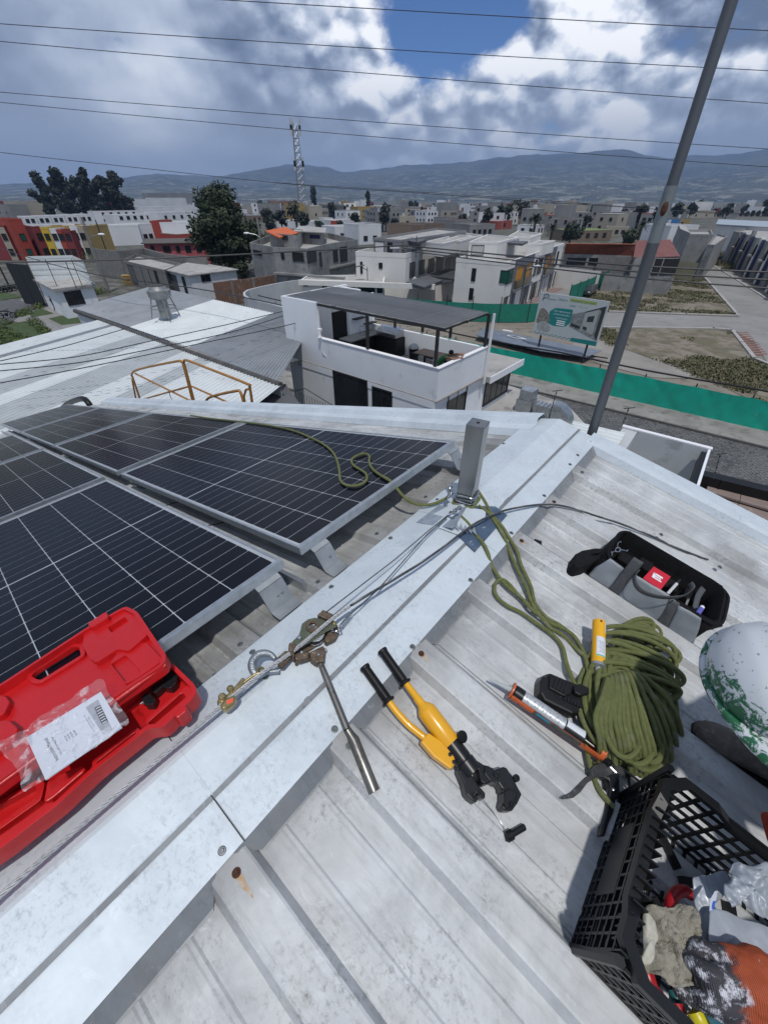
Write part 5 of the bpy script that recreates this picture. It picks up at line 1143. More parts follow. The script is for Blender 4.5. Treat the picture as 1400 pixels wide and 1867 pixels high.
mb = MB(); vs = [V((0, 0, CAMZ))+ray(x, y)*(d/ (ray(x, y).y*math.cos(PITCH)-ray(x, y).z*math.sin(PITCH))) for x, y, d in ((1347, 1306, .99), (1356, 1338, 1.0), (1376, 1370, 1.02), (1400, 1396, 1.04), (1450, 1420, 1.05), (1480, 1330, .98), (1420, 1350, .96), (1380, 1334, .965))]
mb.face(*vs); mb.build('visor', vm, wk).modifiers.new('t', 'SOLIDIFY').thickness = .002
# gloved hand: orange knit, grey rubber palm and fingers smeared with white sealant
gm = bpy.data.materials.new('orange_knit_and_grey_rubber_glove'); gm.use_nodes = True; t = NT(gm.node_tree)
co = t.n('ShaderNodeTexCoord').outputs['Object']; X = t.n('ShaderNodeSeparateXYZ', {0: co})
n1 = t.n('ShaderNodeTexNoise', {'Vector': co, 'Scale': 22.0, 'Detail': 6.0, 'Roughness': .65}).outputs[0]
n2 = t.n('ShaderNodeTexNoise', {'Vector': co, 'Scale': 40.0, 'Detail': 8.0, 'Roughness': .7}).outputs[0]
wv = t.n('ShaderNodeTexWave', {'Vector': co, 'Scale': 95.0, 'Distortion': .6}).outputs['Fac']
knit = t.mix(wv, (.42, .085, .025), (.30, .05, .015)); knit = t.mix(t.ramp(n2, [(.66, 0.0), (.72, 1.0)]), knit, (.5, .42, .4))
rub = t.mix(t.ramp(n2, [(.50, 0.0), (.60, 1.0)]), (.045, .043, .05), (.62, .62, .66))
fac = t.ramp(t.math('ADD', t.math('MULTIPLY', X.outputs[0], 4.6), t.math('MULTIPLY', n1, .5)), [(.66, 0.0), (.74, 1.0)])
gc = t.mix(fac, knit, rub)
bp = t.n('ShaderNodeBump', {'Strength': .8, 'Distance': .004, 'Height': t.math('ADD', n1, t.math('MULTIPLY', wv, .25))}).outputs[0]
t.n('ShaderNodeOutputMaterial', {'Surface': t.n('ShaderNodeBsdfPrincipled', {'Base Color': gc, 'Roughness': .7, 'Normal': bp}).outputs[0]})
def hp(x, y, h): return rw(*z9((x, y))[0], PAN+h)
w0 = hp(1350, 1560, .26); kn = hp(960, 1560, .25)
GF = Fr(w0, (hp(700, 1480, .23)-w0).normalized(), V((1, 0, 0)), nR); GF.y = nR.cross(GF.x).normalized(); GF.z = GF.x.cross(GF.y)
mb = MB()
def limb(pts, rs): mb.tube(smooth_path([hp(*p) for p in pts], 4), sum([[rs[i]+(rs[i+1]-rs[i])*j/4 for j in range(4)] for i in range(len(rs)-1)], [])+[rs[-1]], 10); mb.ball(hp(*pts[0]), rs[0], n=10); mb.ball(hp(*pts[-1]), rs[-1]*.99, n=10)
for (x, y, h, r) in ((1180, 1500, .245, .046), (1100, 1400, .25, .040), (1060, 1560, .245, .046), (1100, 1680, .235, .042), (950, 1400, .245, .036), (930, 1520, .24, .040), (980, 1660, .23, .038), (1280, 1600, .25, .042)): mb.ball(hp(x, y, h), r, n=12)
limb([(1250, 1540, .25), (1400, 1600, .27), (1560, 1660, .30)], [.040, .036, .040])
limb([(980, 1330, .25), (860, 1270, .245), (720, 1240, .235), (600, 1210, .225), (545, 1215, .215)], [.026, .020, .0165, .0155, .014])
limb([(900, 1470, .25), (760, 1440, .25), (640, 1400, .24), (545, 1330, .225), (500, 1270, .21)], [.022, .019, .0175, .016, .014])
limb([(960, 1600, .245), (820, 1590, .245), (720, 1530, .24), (640, 1480, .22), (620, 1500, .195)], [.023, .0195, .018, .016, .014])
limb([(1000, 1700, .235), (860, 1720, .24), (740, 1690, .235), (620, 1650, .22), (590, 1640, .19)], [.021, .0185, .017, .015, .013])
limb([(1000, 1780, .225), (840, 1770, .225), (690, 1700, .215), (540, 1630, .20), (430, 1580, .19)], [.020, .018, .0175, .0165, .014])
o = mb.build('left_glove', gm, wk, local=GF); r_ = o.modifiers.new('r', 'REMESH'); r_.mode = 'VOXEL'; r_.voxel_size = .0034; r_.use_smooth_shade = True; s_ = o.modifiers.new('s', 'SMOOTH'); s_.iterations = 3; s_.factor = .5
mb = MB(); P = [rw(1399, 1492, PAN+.16), rw(1410, 1530, PAN+.16), rw(1425, 1570, PAN+.17)]; mb.tube(smooth_path(P, 4), .014, 10); mb.ball(P[0], .014, n=10); mb.build('right_glove_finger', M('orange_red_knit', (.42, .06, .03), (.32, .04, .02), 60, .9), wk, smooth=True)
# tall galvanised pole just past the gable
pa = onplane(1077, 795, RR(2.62, 0, -.1), V((0, 0, 1))); rt = ray(1340, -20); hd = math.hypot(pa.x, pa.y); tt = hd/math.hypot(rt.x, rt.y); ptp = V((0, 0, CAMZ))+rt*tt
dv = (ptp-pa).normalized(); foot = pa-dv*(pa.z/dv.z)
def pole_at(y):
    lo, hi = 0.0, (ptp-pa).length
    for _ in range(40):
        m_ = (lo+hi)/2; q = pa+dv*m_; yy = CY-FPX*(q.y*math.sin(PITCH)+(q.z-CAMZ)*math.cos(PITCH))/(q.y*math.cos(PITCH)-(q.z-CAMZ)*math.sin(PITCH))
        if yy > y: lo = m_
        else: hi = m_
    return pa+dv*lo
pl_ = thing('steel_pole', foot, 'tall leaning galvanised steel pole rising past the roof corner at the right', 'pole')
mPole = M('dull_grey_pole', (.17, .18, .19), (.12, .128, .135), 4, .5, .6, st=(1, 1, .1)); mPoleG = M('bare_galvanised_sleeve', (.30, .32, .32), (.22, .25, .25), 14, .45, .6, c3=(.24, .25, .2), sc3=8)
MB().tube([foot, pa, pole_at(442)], .029, 14).build('lower_tube', mPole, pl_, smooth=40)
MB().tube([pole_at(444), pole_at(338)], [.029, .028], 14).build('joint_sleeve', mPoleG, pl_, smooth=40)
MB().tube([pole_at(340), ptp], [.0245, .024], 14).build('upper_tube', mPole, pl_, smooth=40)
q = pole_at(380); rust = MB(); rust.ball(q+V((-.012, -.022, 0)), .022, .7, .6, 1.4, n=10); rust.build('rust_lump', mRust, pl_, smooth=True)
# overhead wires crossing the sky
mWire = M('black_overhead_wire', (.035, .036, .04), rough=.6)
def wireY(pts, Y, r, label, group=None, sag=None):
    P = [V((0, 0, CAMZ))+ray(x, y)*(Y/ray(x, y).y) for x, y in pts]; mb = MB(); mb.tube(smooth_path(P, 8), r, 5); return lone(mb, 'overhead_wire', mWire, label, 'wire', group, smooth=True)
GW = 'power lines across the sky'
def wl(a, b, n=4, bow=0): return [(a[0]+(b[0]-a[0])*i/n, a[1]+(b[1]-a[1])*i/n+bow*4*(i/n)*(1-i/n)) for i in range(n+1)]
for pts, Y, lab in [(wl((-500, -60), (1900, 80), 6, 6), 17, 'topmost power line crossing the blue gap in the clouds'), (wl((-500, 5), (1900, 152), 6, 10), 17.5, 'second power line from the top of the sky'), (wl((-500, 26), (1900, 220), 6, 12), 18, 'third power line from the top of the sky'),
                    (wl((-500, 122), (1900, 300), 6, 12), 19, 'fourth power line from the top of the sky'), (wl((-500, 133), (1900, 335), 6, 16), 19.5, 'fifth power line from the top, the last one above the mountains')]: wireY(pts, Y, .009, lab, GW)
wireY([(-500, 215), (0, 277), (250, 305), (540, 336), (760, 351), (1010, 369), (1290, 386), (1500, 396), (1900, 420)], 21, .010, 'lowest power line of the sky, slanting down across the cell tower and the mountain foot', GW)
wireY([(430, 325), (540, 335), (760, 349), (1010, 366), (1290, 388), (1500, 400), (1900, 430)], 21.6, .008, 'thin power line running just beneath the lowest one across the mountain foot', GW)

# yellow guard rails of a ladder head beyond the verge
mRail = M('ochre_yellow_enamel', (.40, .19, .035), (.32, .14, .03), 20, .45, c3=(.14, .06, .03), sc3=40, lo3=.62, hi3=.7)
z1_ = Z(0, 280, 2.8); up_, un_ = RR(2.95, 0, 0), er
def gr(pts, r=.021, k=5): return MB().tube(smooth_path([onplane(x, y, up_, un_) for x, y in z1_(*pts)], k), r, 8)
def gl_(pts): return [onplane(x, y, up_, un_) for x, y in z1_(*pts)]
rl = thing('guard_rail', gl_([(700, 1250)])[0], 'bent yellow tube guard rail standing beyond the roof edge, the left one', 'guard rail')
gr([(735, 1330), (715, 1255), (680, 1150), (672, 1128), (690, 1108), (760, 1088), (900, 1060), (925, 1062), (938, 1085), (985, 1270), (1000, 1330)]).build('frame', mRail, rl, smooth=True)
MB().tube(gl_([(712, 1335), (695, 1260), (674, 1150)]), .018, 8).build('leg', mRail, rl, smooth=True)
MB().tube(gl_([(690, 1122), (1020, 1285)]), .017, 8).build('brace', mRail, rl, smooth=True); MB().tube(gl_([(725, 1255), (958, 1190)]), .017, 8).build('mid_rail', mRail, rl, smooth=True)
gr([(862, 1205), (870, 1240), (890, 1270), (915, 1300)], .007).build('hanging_wire', mCable, rl, smooth=True)
rl = thing('guard_rail', gl_([(1280, 1290)])[0], 'bent yellow tube guard rail standing beyond the roof edge, the right one', 'guard rail')
gr([(1005, 1330), (990, 1260), (945, 1090), (938, 1066), (955, 1055), (1060, 1095), (1255, 1172), (1275, 1195), (1290, 1300), (1292, 1340)]).build('frame', mRail, rl, smooth=True)
gr([(1040, 1300), (1050, 1265), (1080, 1240), (1200, 1212), (1228, 1220), (1250, 1300), (1254, 1340)]).build('lower_hoop', mRail, rl, smooth=True)
MB().tube(gl_([(1262, 1330), (1245, 1240), (1255, 1205), (1275, 1200)]), .016, 8).build('leg', mRail, rl, smooth=True)
MB().tube(gl_([(980, 1188), (1220, 1295)]), .016, 8).build('brace', mRail, rl, smooth=True)
mb = MB(); mb.tube(smooth_path([onplane(x, y, LL(2.5, 6.5, 0), er) for x, y in ((108, 750), (122, 737), (140, 729), (152, 727), (160, 733), (166, 742))], 5), .07, 10); lone(mb, 'ribbed_hose', mGrip, 'thick black ribbed hose arching over the far roof edge behind the panels', 'hose', smooth=True)
# ================================================================ ground, streets and the open lot
U = V((math.sin(AZR), math.cos(AZR), 0)); Vv = V((-math.cos(AZR), math.sin(AZR), 0))
def gp(pts, z=0.0): return [g(x, y, z) for x, y in pts]
def flatpoly(name, pts, z, mat, kind='structure', px=True, th=0):
    P = [g(x, y, z) for x, y in pts] if px else [V((p[0], p[1], z)) for p in pts]
    tri = tessellate_polygon([[V((p.x, p.y, 0)) for p in P]]); mb = MB(); mb.v = [V((p.x, p.y, z)) for p in P]
    for t_ in tri:
        a, b, c = (P[i] for i in t_)
        mb.f.append(tuple(t_) if (b-a).cross(c-a).z > 0 else tuple(t_[::-1])); mb.m.append(0)
    o = mb.build(name, mat)
    if th: m = o.modifiers.new('t', 'SOLIDIFY'); m.thickness = th; m.offset = -1
    o['kind'] = kind; return o
mGround = M('dry_town_ground', (.10, .095, .08), (.055, .062, .04), .05, .95, lo=.4, hi=.6, c3=(.17, .16, .15), sc3=.3, lo3=.5, hi3=.62)
mb = MB(); R_ = 9000; mb.face(V((-R_, -1500, -.05)), V((R_, -1500, -.05)), V((R_, 8500, -.05)), V((-R_, 8500, -.05))); o = mb.build('ground', mGround); o['kind'] = 'structure'
mCobble = bpy.data.materials.new('grey_hex_cobbles'); mCobble.use_nodes = True; t = NT(mCobble.node_tree)
co = t.n('ShaderNodeTexCoord').outputs['Object']; vo = t.n('ShaderNodeTexVoronoi', {'Vector': co, 'Scale': 4.6, 'Randomness': .55}, feature='DISTANCE_TO_EDGE').outputs['Distance']
vc = t.n('ShaderNodeTexVoronoi', {'Vector': co, 'Scale': 4.6, 'Randomness': .55}).outputs['Color']; vs_ = t.n('ShaderNodeSeparateXYZ', {0: vc}).outputs[0]
nn = t.n('ShaderNodeTexNoise', {'Vector': co, 'Scale': .35, 'Detail': 5.0}).outputs[0]
c_ = t.mix(vs_, (.055, .055, .057), (.14, .14, .142)); c_ = t.mix(t.ramp(nn, [(.4, 0.0), (.62, .7)]), c_, (.17, .168, .16)); c_ = t.mix(t.ramp(vo, [(.03, 1.0), (.09, 0.0)]), c_, (.045, .045, .045))
t.n('ShaderNodeOutputMaterial', {'Surface': t.n('ShaderNodeBsdfPrincipled', {'Base Color': c_, 'Roughness': .75, 'Normal': t.n('ShaderNodeBump', {'Strength': .8, 'Distance': .03, 'Height': t.ramp(vo, [(0, 0.0), (.12, 1.0)])}).outputs[0]}).outputs[0]})
mConcW = M('worn_concrete_paving', (.30, .29, .27), (.21, .20, .185), .5, .9, c3=(.13, .125, .115), sc3=1.3, lo3=.52, hi3=.68, bump=.2, bsc=8)
mEarth = M('sandy_earth', (.245, .215, .18), (.19, .165, .135), .25, .95, c3=(.10, .09, .06), sc3=.9, lo3=.54, hi3=.66)
mLotG = M('weedy_earth', (.22, .19, .15), (.13, .12, .075), .45, .95, lo=.44, hi=.56, c3=(.13, .095, .065), sc3=1.4, lo3=.52, hi3=.62)
mPave = M('light_grey_block_paving', (.27, .265, .255), (.215, .21, .20), .2, .9, c3=(.16, .155, .15), sc3=.6, lo3=.56, hi3=.7)
mKerb = M('pale_kerb', (.42, .41, .39), (.32, .31, .30), 2, .9)
mRedPv = M('faded_red_block_strip', (.25, .12, .10), (.20, .095, .08), 2, .9)
# street running past the fence
F0 = g(1157, 734, 0); K0 = g(1254, 784, 0); sdir = V((math.sin(math.radians(128.5)), math.cos(math.radians(128.5)), 0)); sn = V((-sdir.y, sdir.x, 0)); sn = sn if sn.dot(V((0, 0, 0))-F0) > 0 else -sn
kd = (K0-F0).dot(sn)
def strip(name, o0, o1, z, mat, a=-42, b=75, th=0):
    p = [F0+sdir*a+sn*o0, F0+sdir*b+sn*o0, F0+sdir*b+sn*o1, F0+sdir*a+sn*o1]; return flatpoly(name, [(q.x, q.y) for q in p], z, mat, px=False, th=th)
strip('verge', -.4, kd-.15, .10, mConcW, th=.12)
mb = MB(); fk = Fr(F0+sn*kd, sdir, sn, V((0, 0, 1))); mb.box(fk, (16, -.07, .055), (118, .15, .13)); o = mb.build('kerb', M('dark_kerb', (.12, .118, .11), (.08, .08, .075), 2, .9)); o['kind'] = 'structure'
strip('street', kd, kd+8.5, .0, mCobble); strip('pavement', kd+8.5, kd+11, .1, mConcW, th=.12)
# the lot beyond
lot = flatpoly('lot', [(700, 560), (930, 575), (985, 580), (1110, 560), (1290, 480), (1500, 480), (2200, 640), (2200, 960), (1400, 795), (930, 693), (640, 600)], -.03, mEarth)
flatpoly('paved_road', [(1268, 487), (1291, 477), (1340, 500), (1400, 548), (1700, 760), (1700, 800), (1500, 730), (1400, 662), (1361, 603), (1346, 577)], .004, mPave)
flatpoly('paved_lane', [(1075, 571), (1110, 569), (1346, 578), (1500, 610), (1500, 680), (1380, 625), (1334, 602), (1300, 600), (1225, 596), (1110, 596), (1060, 596), (1060, 571)], .008, mPave)
flatpoly('weed_patch', [(1066, 545), (1104, 520), (1221, 505), (1229, 500), (1271, 497), (1346, 577), (1110, 568), (1078, 562)], .0, mLotG)
flatpoly('weed_patch', [(1085, 598), (1230, 597), (1300, 600), (1334, 603), (1376, 655), (1400, 664), (1540, 720), (1540, 800), (1400, 745), (1310, 700), (1240, 668), (1180, 650), (1110, 625)], .0, mLotG)
flatpoly('trodden_patch', [(1060, 612), (1100, 622), (1180, 652), (1262, 668), (1255, 690), (1190, 688), (1100, 665), (1030, 640)], .012, M('pale_trodden_screed', (.30, .28, .25), (.22, .20, .18), .4, .9))
def kerbline(pts, name='kerb', w=.35, h=.12, mat=mKerb):
    P = gp(pts, .0); mb = MB()
    for a, b in zip(P[:-1], P[1:]):
        d = (b-a).normalized(); n_ = V((-d.y, d.x, 0)); mb.box(Fr(a, d, n_, V((0, 0, 1))), ((b-a).length/2, 0, h/2), ((b-a).length+w*.5, w, h))
    o = mb.build(name, mat); o['kind'] = 'structure'; return o
kerbline([(1271, 490), (1310, 535), (1346, 576), (1250, 573), (1110, 568)]); kerbline([(1100, 597), (1300, 599), (1334, 602), (1352, 625), (1375, 654), (1400, 664)]); kerbline([(1291, 480), (1330, 502), (1400, 547), (1500, 612)], w=.3)
# red and white block strips at the road end and along the villas
def blocks(name, A, B, C, n, m1, m2, z=.02):
    A, B, C = g(*A, 0), g(*B, 0), g(*C, 0)
    for i in range(n):
        mb = MB(); p = A.lerp(B, i/n)+V((0, 0, z)); q = A.lerp(B, (i+.52)/n)+V((0, 0, z)); w = C-A; mb.face(p, p+w, q+w, q); mb.face(p, q, q-V((0, 0, .02)), p-V((0, 0, .02))); o = mb.build(name, m1 if i % 1 == 0 else m2); o['kind'] = 'structure'
blocks('paver_row', (1342, 606), (1378, 650), (1362, 605), 11, mRedPv, mKerb)
def vstripe(x0, x1): pass
# weeds: blades standing in clumps
def weeds(name, polypx, n, seed, h=(.05, .20), cols=None, label=None, dens=.0):
    rnd = random.Random(seed); P = [p.xy for p in gp(polypx)]; xs = [p.x for p in P]; ys = [p.y for p in P]; mb = MB(); k = 0
    def inside(x, y):
        c = False; j = len(P)-1
        for i in range(len(P)):
            if (P[i].y > y) != (P[j].y > y) and x < (P[j].x-P[i].x)*(y-P[i].y)/(P[j].y-P[i].y)+P[i].x: c = not c
            j = i
        return c
    while k < n:
        x, y = rnd.uniform(min(xs), max(xs)), rnd.uniform(min(ys), max(ys))
        if not inside(x, y): continue
        v = MN.noise(V((x*.16, y*.16, seed)))+.5*MN.noise(V((x*.6, y*.6, seed)))
        k += 1
        if v < dens: continue
        for q in range(7):
            a = rnd.uniform(0, 6.28); w = rnd.uniform(.03, .09); hh_ = rnd.uniform(*h); d = V((math.cos(a), math.sin(a), 0)); b = V((x+rnd.uniform(-.6, .6), y+rnd.uniform(-.6, .6), 0)); mb.mi = rnd.choice((0, 0, 1, 2))
            mb.face(b-d*w, b+d*w, b+d*w*.4+V((-d.y*.1, d.x*.1, hh_)), b-d*w*.5+V((-d.y*.14, d.x*.14, hh_*.9)))
    o = mb.build(name, [M('weed_green', (.085, .095, .04), (.055, .065, .028), 2, .9), M('weed_olive', (.14, .13, .065), (.10, .095, .05), 2, .9), M('dry_weed', (.22, .18, .11), (.15, .12, .075), 2, .9)])
    return tag(o, label, 'weeds', kind='stuff')
weeds('weeds', [(1070, 543), (1104, 520), (1221, 505), (1271, 497), (1340, 574), (1110, 566)], 3800, 3, label='rough weeds over the lot inside the road corner', dens=.02)
weeds('weeds', [(1085, 600), (1230, 599), (1334, 605), (1376, 657), (1540, 722), (1540, 800), (1400, 745), (1240, 670), (1110, 627)], 5200, 5, (.05, .16), label='low dry weeds on the bare lot between the lane and the green fence', dens=.12)
weeds('weeds', [(920, 583), (1100, 566), (1100, 572), (930, 592)], 500, 7, (.2, .6), label='weeds along the foot of the far green mesh fence')
weeds('weeds', [(1030, 670), (1400, 742), (1500, 765), (1500, 775), (1400, 752), (1030, 682)], 500, 8, (.1, .4), label='weeds growing behind the long green fence')
weeds('weeds', [(1291, 478), (1330, 440), (1345, 440), (1338, 500)], 500, 9, (.3, .9), label='tall weeds between the unfinished concrete houses')

# ---- green sheeted fence along the street, one panel between each pair of posts
mMesh = M('emerald_shade_sheet', (.01, .42, .30), (.008, .34, .24), .8, .36, bump=3.0, bsc=1.6, st=(1, 1, .55), c3=(.12, .40, .33), sc3=2.4, lo3=.66, hi3=.70)  # paler blotches paint highlights of the wrinkles into the colour
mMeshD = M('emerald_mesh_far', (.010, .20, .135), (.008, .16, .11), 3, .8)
mPostB = M('black_post', (.02, .02, .02), rough=.6)
def sheet_panel(mb, a, b, h, amp, n=14, m_=5, seed=0, z0=0.05):
    k = len(mb.v); d = (b-a); nn_ = V((-d.y, d.x, 0)).normalized()
    for j in range(m_+1):
        for i in range(n+1):
            p = a.lerp(b, i/n); w = (MN.noise(V((i*.9+seed*3, j*.9, seed)))*amp+MN.noise(V((i*.3+j*.6+seed, j*.2, seed+4)))*amp)*math.sin(PI*min(max(i/n, .02), .98))
            mb.v.append(p+nn_*w+V((0, 0, z0+(h-z0)*j/m_-.04*math.sin(PI*i/n)*(j/m_))))
    for j in range(m_):
        for i in range(n): q = k+j*(n+1)+i; mb.f.append((q, q+1, q+n+2, q+n+1)); mb.m.append(0)
fe = thing('sheeted_fence', F0, 'long bright green plastic sheeted fence along the far side of the street', 'fence')
for k_ in range(-13, 12):
    a, b = F0+sdir*(k_*3), F0+sdir*(k_*3+3); mb = MB(); sheet_panel(mb, a, b, 1.85, .09, 18, 6, seed=k_); mb.build('sheet_panel', mMesh, fe, smooth=60)
    MB().tube([a-sn*.22, a-sn*.22+V((0, 0, 2.0))], .04, 6).build('post', mPostB, fe)
mb = MB(); mb.tube([F0+sdir*(3*i)+V((0, 0, 2.35-.0*i))-sn*.15+V((0, 0, -.12*math.sin(PI*((i+22) % 4)/4))) for i in range(-14, 13)], .055, 6); lone(mb, 'telephone_cable', mGrip, 'thick black cable bundle hanging along the top of the long green fence', 'cable')
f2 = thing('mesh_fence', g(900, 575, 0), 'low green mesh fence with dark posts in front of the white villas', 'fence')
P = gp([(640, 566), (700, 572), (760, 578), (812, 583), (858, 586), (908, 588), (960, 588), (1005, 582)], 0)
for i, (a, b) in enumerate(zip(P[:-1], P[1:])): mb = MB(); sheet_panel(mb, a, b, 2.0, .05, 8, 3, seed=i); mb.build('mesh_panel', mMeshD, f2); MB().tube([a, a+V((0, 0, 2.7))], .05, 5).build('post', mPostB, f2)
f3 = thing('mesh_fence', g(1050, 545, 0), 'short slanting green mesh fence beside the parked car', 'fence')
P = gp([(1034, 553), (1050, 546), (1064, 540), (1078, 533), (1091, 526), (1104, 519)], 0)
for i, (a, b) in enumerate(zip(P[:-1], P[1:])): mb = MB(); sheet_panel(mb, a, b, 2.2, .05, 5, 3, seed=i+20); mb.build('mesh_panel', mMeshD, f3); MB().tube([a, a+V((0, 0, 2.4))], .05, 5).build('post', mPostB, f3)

# ---- generic building tools
mGlass = M('dark_window_glass', (.010, .012, .014), (.02, .024, .028), 2, .12, spec=.6)
mGlassG = M('green_tinted_glass', (.02, .10, .075), (.015, .07, .055), 2, .12)
mFrameD = M('dark_window_frame', (.02, .02, .022), rough=.5); mFrameW = M('pale_window_frame', (.45, .45, .45), rough=.6)
mVilla = M('warm_white_render', (.74, .725, .69), (.68, .66, .63), .4, .9, c3=(.42, .40, .36), sc3=.7, lo3=.6, hi3=.8)
mConc = M('raw_grey_render', (.30, .30, .29), (.21, .21, .205), .5, .92, c3=(.10, .10, .10), sc3=1.1, lo3=.56, hi3=.7)
mBlock = M('grey_blockwork', (.22, .215, .205), (.17, .165, .155), 1.5, .95, c3=(.11, .105, .10), sc3=2.5, lo3=.55, hi3=.7)
mRoofC = M('pale_concrete_roof', (.42, .41, .39), (.31, .30, .285), .5, .9, c3=(.2, .195, .185), sc3=1.0, lo3=.55, hi3=.7)
mDkRoof = M('dark_grey_roof', (.11, .115, .125), (.085, .088, .095), .6, .7)
mTile = M('terracotta_tiles', (.30, .085, .045), (.22, .065, .035), 1.2, .85, c3=(.13, .05, .035), sc3=2.5, lo3=.55, hi3=.65)
class Bld:
    def __init__(s, name, label, pts, zt, mat, roof=None, group=None, px=True, zb=0.0, par=.0, cat='building', roof_th=.12, over=0.0, zoff=None):
        P = [g(x, y, zt) for x, y in pts] if px else [V((p[0], p[1], zt)) for p in pts]
        s.P = [V((p.x, p.y)) for p in P]; s.zt, s.zb = zt, zb
        a = sum(s.P[i].x*s.P[(i+1) % len(P)].y-s.P[(i+1) % len(P)].x*s.P[i].y for i in range(len(P))); s.ccw = a > 0
        c = sum(s.P, V((0, 0)))/len(P); s.c = c
        s.t = thing(name, V((c.x, c.y, zb)), label, cat, group); mb = MB(); n = len(P)
        for i in range(n):
            p, q = s.P[i], s.P[(i+1) % n]
            if not s.ccw: p, q = q, p
            mb.face((p.x, p.y, zb), (q.x, q.y, zb), (q.x, q.y, zt), (p.x, p.y, zt))
        s.wall = mb.build('wall', mat, s.t)
        pl_ = [(p.x, p.y) for p in s.P]
        if roof is not None:
            mb = MB()
            if par > 0:
                mb.prism(WF, inset(pl_, .16), zt-par-.1, zt-par); o = mb.build('roof', roof, s.t)
                mb = MB(); plate(mb, WF, inset(pl_, -.02), [inset(pl_, .17)], zt-par*.98, zt+.015); mb.build('parapet', mat, s.t)
            else:
                mb.prism(WF, inset(pl_, -over) if over else inset(pl_, -.03), zt-.002, zt+roof_th); mb.build('roof', roof, s.t)
    def frame(s, i):
        n = len(s.P); a, b = s.P[i % n], s.P[(i+1) % n]; d = (b-a).normalized(); nrm = V((d.y, -d.x)) if s.ccw else V((-d.y, d.x))
        return Fr((a.x, a.y, 0), (d.x, d.y, 0), (nrm.x, nrm.y, 0), (0, 0, 1)), (b-a).length
    def uz(s, i, x, y):
        f, L = s.frame(i); p = onplane(x, y, f.o, f.y); return (p-f.o).dot(f.x), p.z
    def win(s, i, x0, y0, x1, y1, glass=None, fr=None, mull=1, nm='window', deep=.05, px=True):
        f, L = s.frame(i)
        if px: u0, z1 = s.uz(i, x0, y0); u1, z0 = s.uz(i, x1, y1)
        else: u0, z0, u1, z1 = x0, y0, x1, y1
        if u0 > u1: u0, u1 = u1, u0
        if z0 > z1: z0, z1 = z1, z0
        w = .06 if (u1-u0) > .5 else .04; mb = MB()
        mb.box(f, ((u0+u1)/2, deep/2, z0-w/2), (u1-u0+2*w, deep+.04, w)); mb.box(f, ((u0+u1)/2, deep/2, z1+w/2), (u1-u0+2*w, deep, w))
        mb.box(f, (u0-w/2, deep/2, (z0+z1)/2), (w, deep, z1-z0)); mb.box(f, (u1+w/2, deep/2, (z0+z1)/2), (w, deep, z1-z0))
        for k in range(1, mull+1): mb.box(f, (u0+(u1-u0)*k/(mull+1), deep*.35, (z0+z1)/2), (.045, deep*.6, z1-z0))
        o = mb.build(nm, fr or mFrameD, s.t); mb = MB(); mb.box(f, ((u0+u1)/2, .012, (z0+z1)/2), (u1-u0, .02, z1-z0)); mb.build('pane' if nm == 'window' else 'leaf', glass or mGlass, o); return o
    def band(s, i, u0, u1, z0, z1, out, mat, nm='ledge'):
        f, L = s.frame(i); mb = MB(); mb.box(f, ((u0+u1)/2, out/2, (z0+z1)/2), (u1-u0, out, z1-z0)); return mb.build(nm, mat, s.t)
def ext2(A, B, depth, away=True):
    "two front corners (world 2-D) plus depth -> four corners"
    d = (B-A); n = V((-d.y, d.x)).normalized(); m = (A+B)/2
    if (n.dot(m) < 0): n = -n
    return [A, B, B+n*depth, A+n*depth]

# ================================================================ the white house next door
mWH = M('bright_white_wall_paint', (.78, .80, .82), (.73, .75, .77), .8, .85, c3=(.45, .46, .47), sc3=1.6, lo3=.6, hi3=.78)
WZ = 6.5
A = g(794, 671, WZ); Bp = g(581, 616, WZ); Cp = g(883, 631, WZ)
LA = (Bp-A).length; LC = (Cp-A).length
WFm = Fr((A.x, A.y, 0), Vv, U, V((0, 0, 1)))    # x along the front to the left, y back along the side
wh = thing('white_house', WFm(4, 2, 0), 'white two storey house with an open roof terrace under a flat grey canopy', 'house')
def wbox(nm, x0, x1, y0, y1, z0, z1, mat, bev=0): mb = MB(); mb.box(WFm, ((x0+x1)/2, (y0+y1)/2, (z0+z1)/2), (x1-x0, y1-y0, z1-z0)); return mb.build(nm, mat, wh, bevel=bev)
XL = 8.7      # full length of the front
fz = 5.35     # terrace floor
DB = LC       # terrace depth
wbox('wall', -.05, XL-.01, -.025, DB+3.2, 0, fz-.425, mWH)                       # storeys below
wbox('terrace_floor', .0, XL, .16, DB-.02, fz-.1, fz, mRoofC)
wbox('parapet', .0, LA, -.02, .14, fz-.12, WZ, mWH); wbox('parapet', -.16, -.002, -.02, DB, fz-.12, WZ, mWH); wbox('parapet', .0, LA, DB, DB+.15, fz-.1, WZ-.05, mWH)
wbox('stair_tower_wall', LA+.0, XL, -.02, .14, fz-.12, 7.95, mWH); wbox('stair_tower_wall', XL-.16, XL, .142, DB+.5, fz-.1, 7.95, mWH); wbox('stair_tower_wall', LA+.9, XL-.17, DB+.001, DB+.16, fz-.1, 7.9, mWH)
wbox('kitchen_wall', LA+.0, LA+.12, 2.0, DB+.15, fz, 7.85, mWH); wbox('kitchen_wall', LA+.12, LA+1.2, 2.0, 2.12, fz, 7.85, mWH)
wbox('fascia', -.08, XL-.9, -.05, .14, fz-.42, fz-.13, mWH); wbox('fascia', -.08, -.002, .142, DB+.15, fz-.42, fz-.13, mWH)
mLedge = M('brown_stained_ledge', (.30, .26, .21), (.2, .17, .14), 3, .9, c3=(.42, .40, .37), sc3=4)
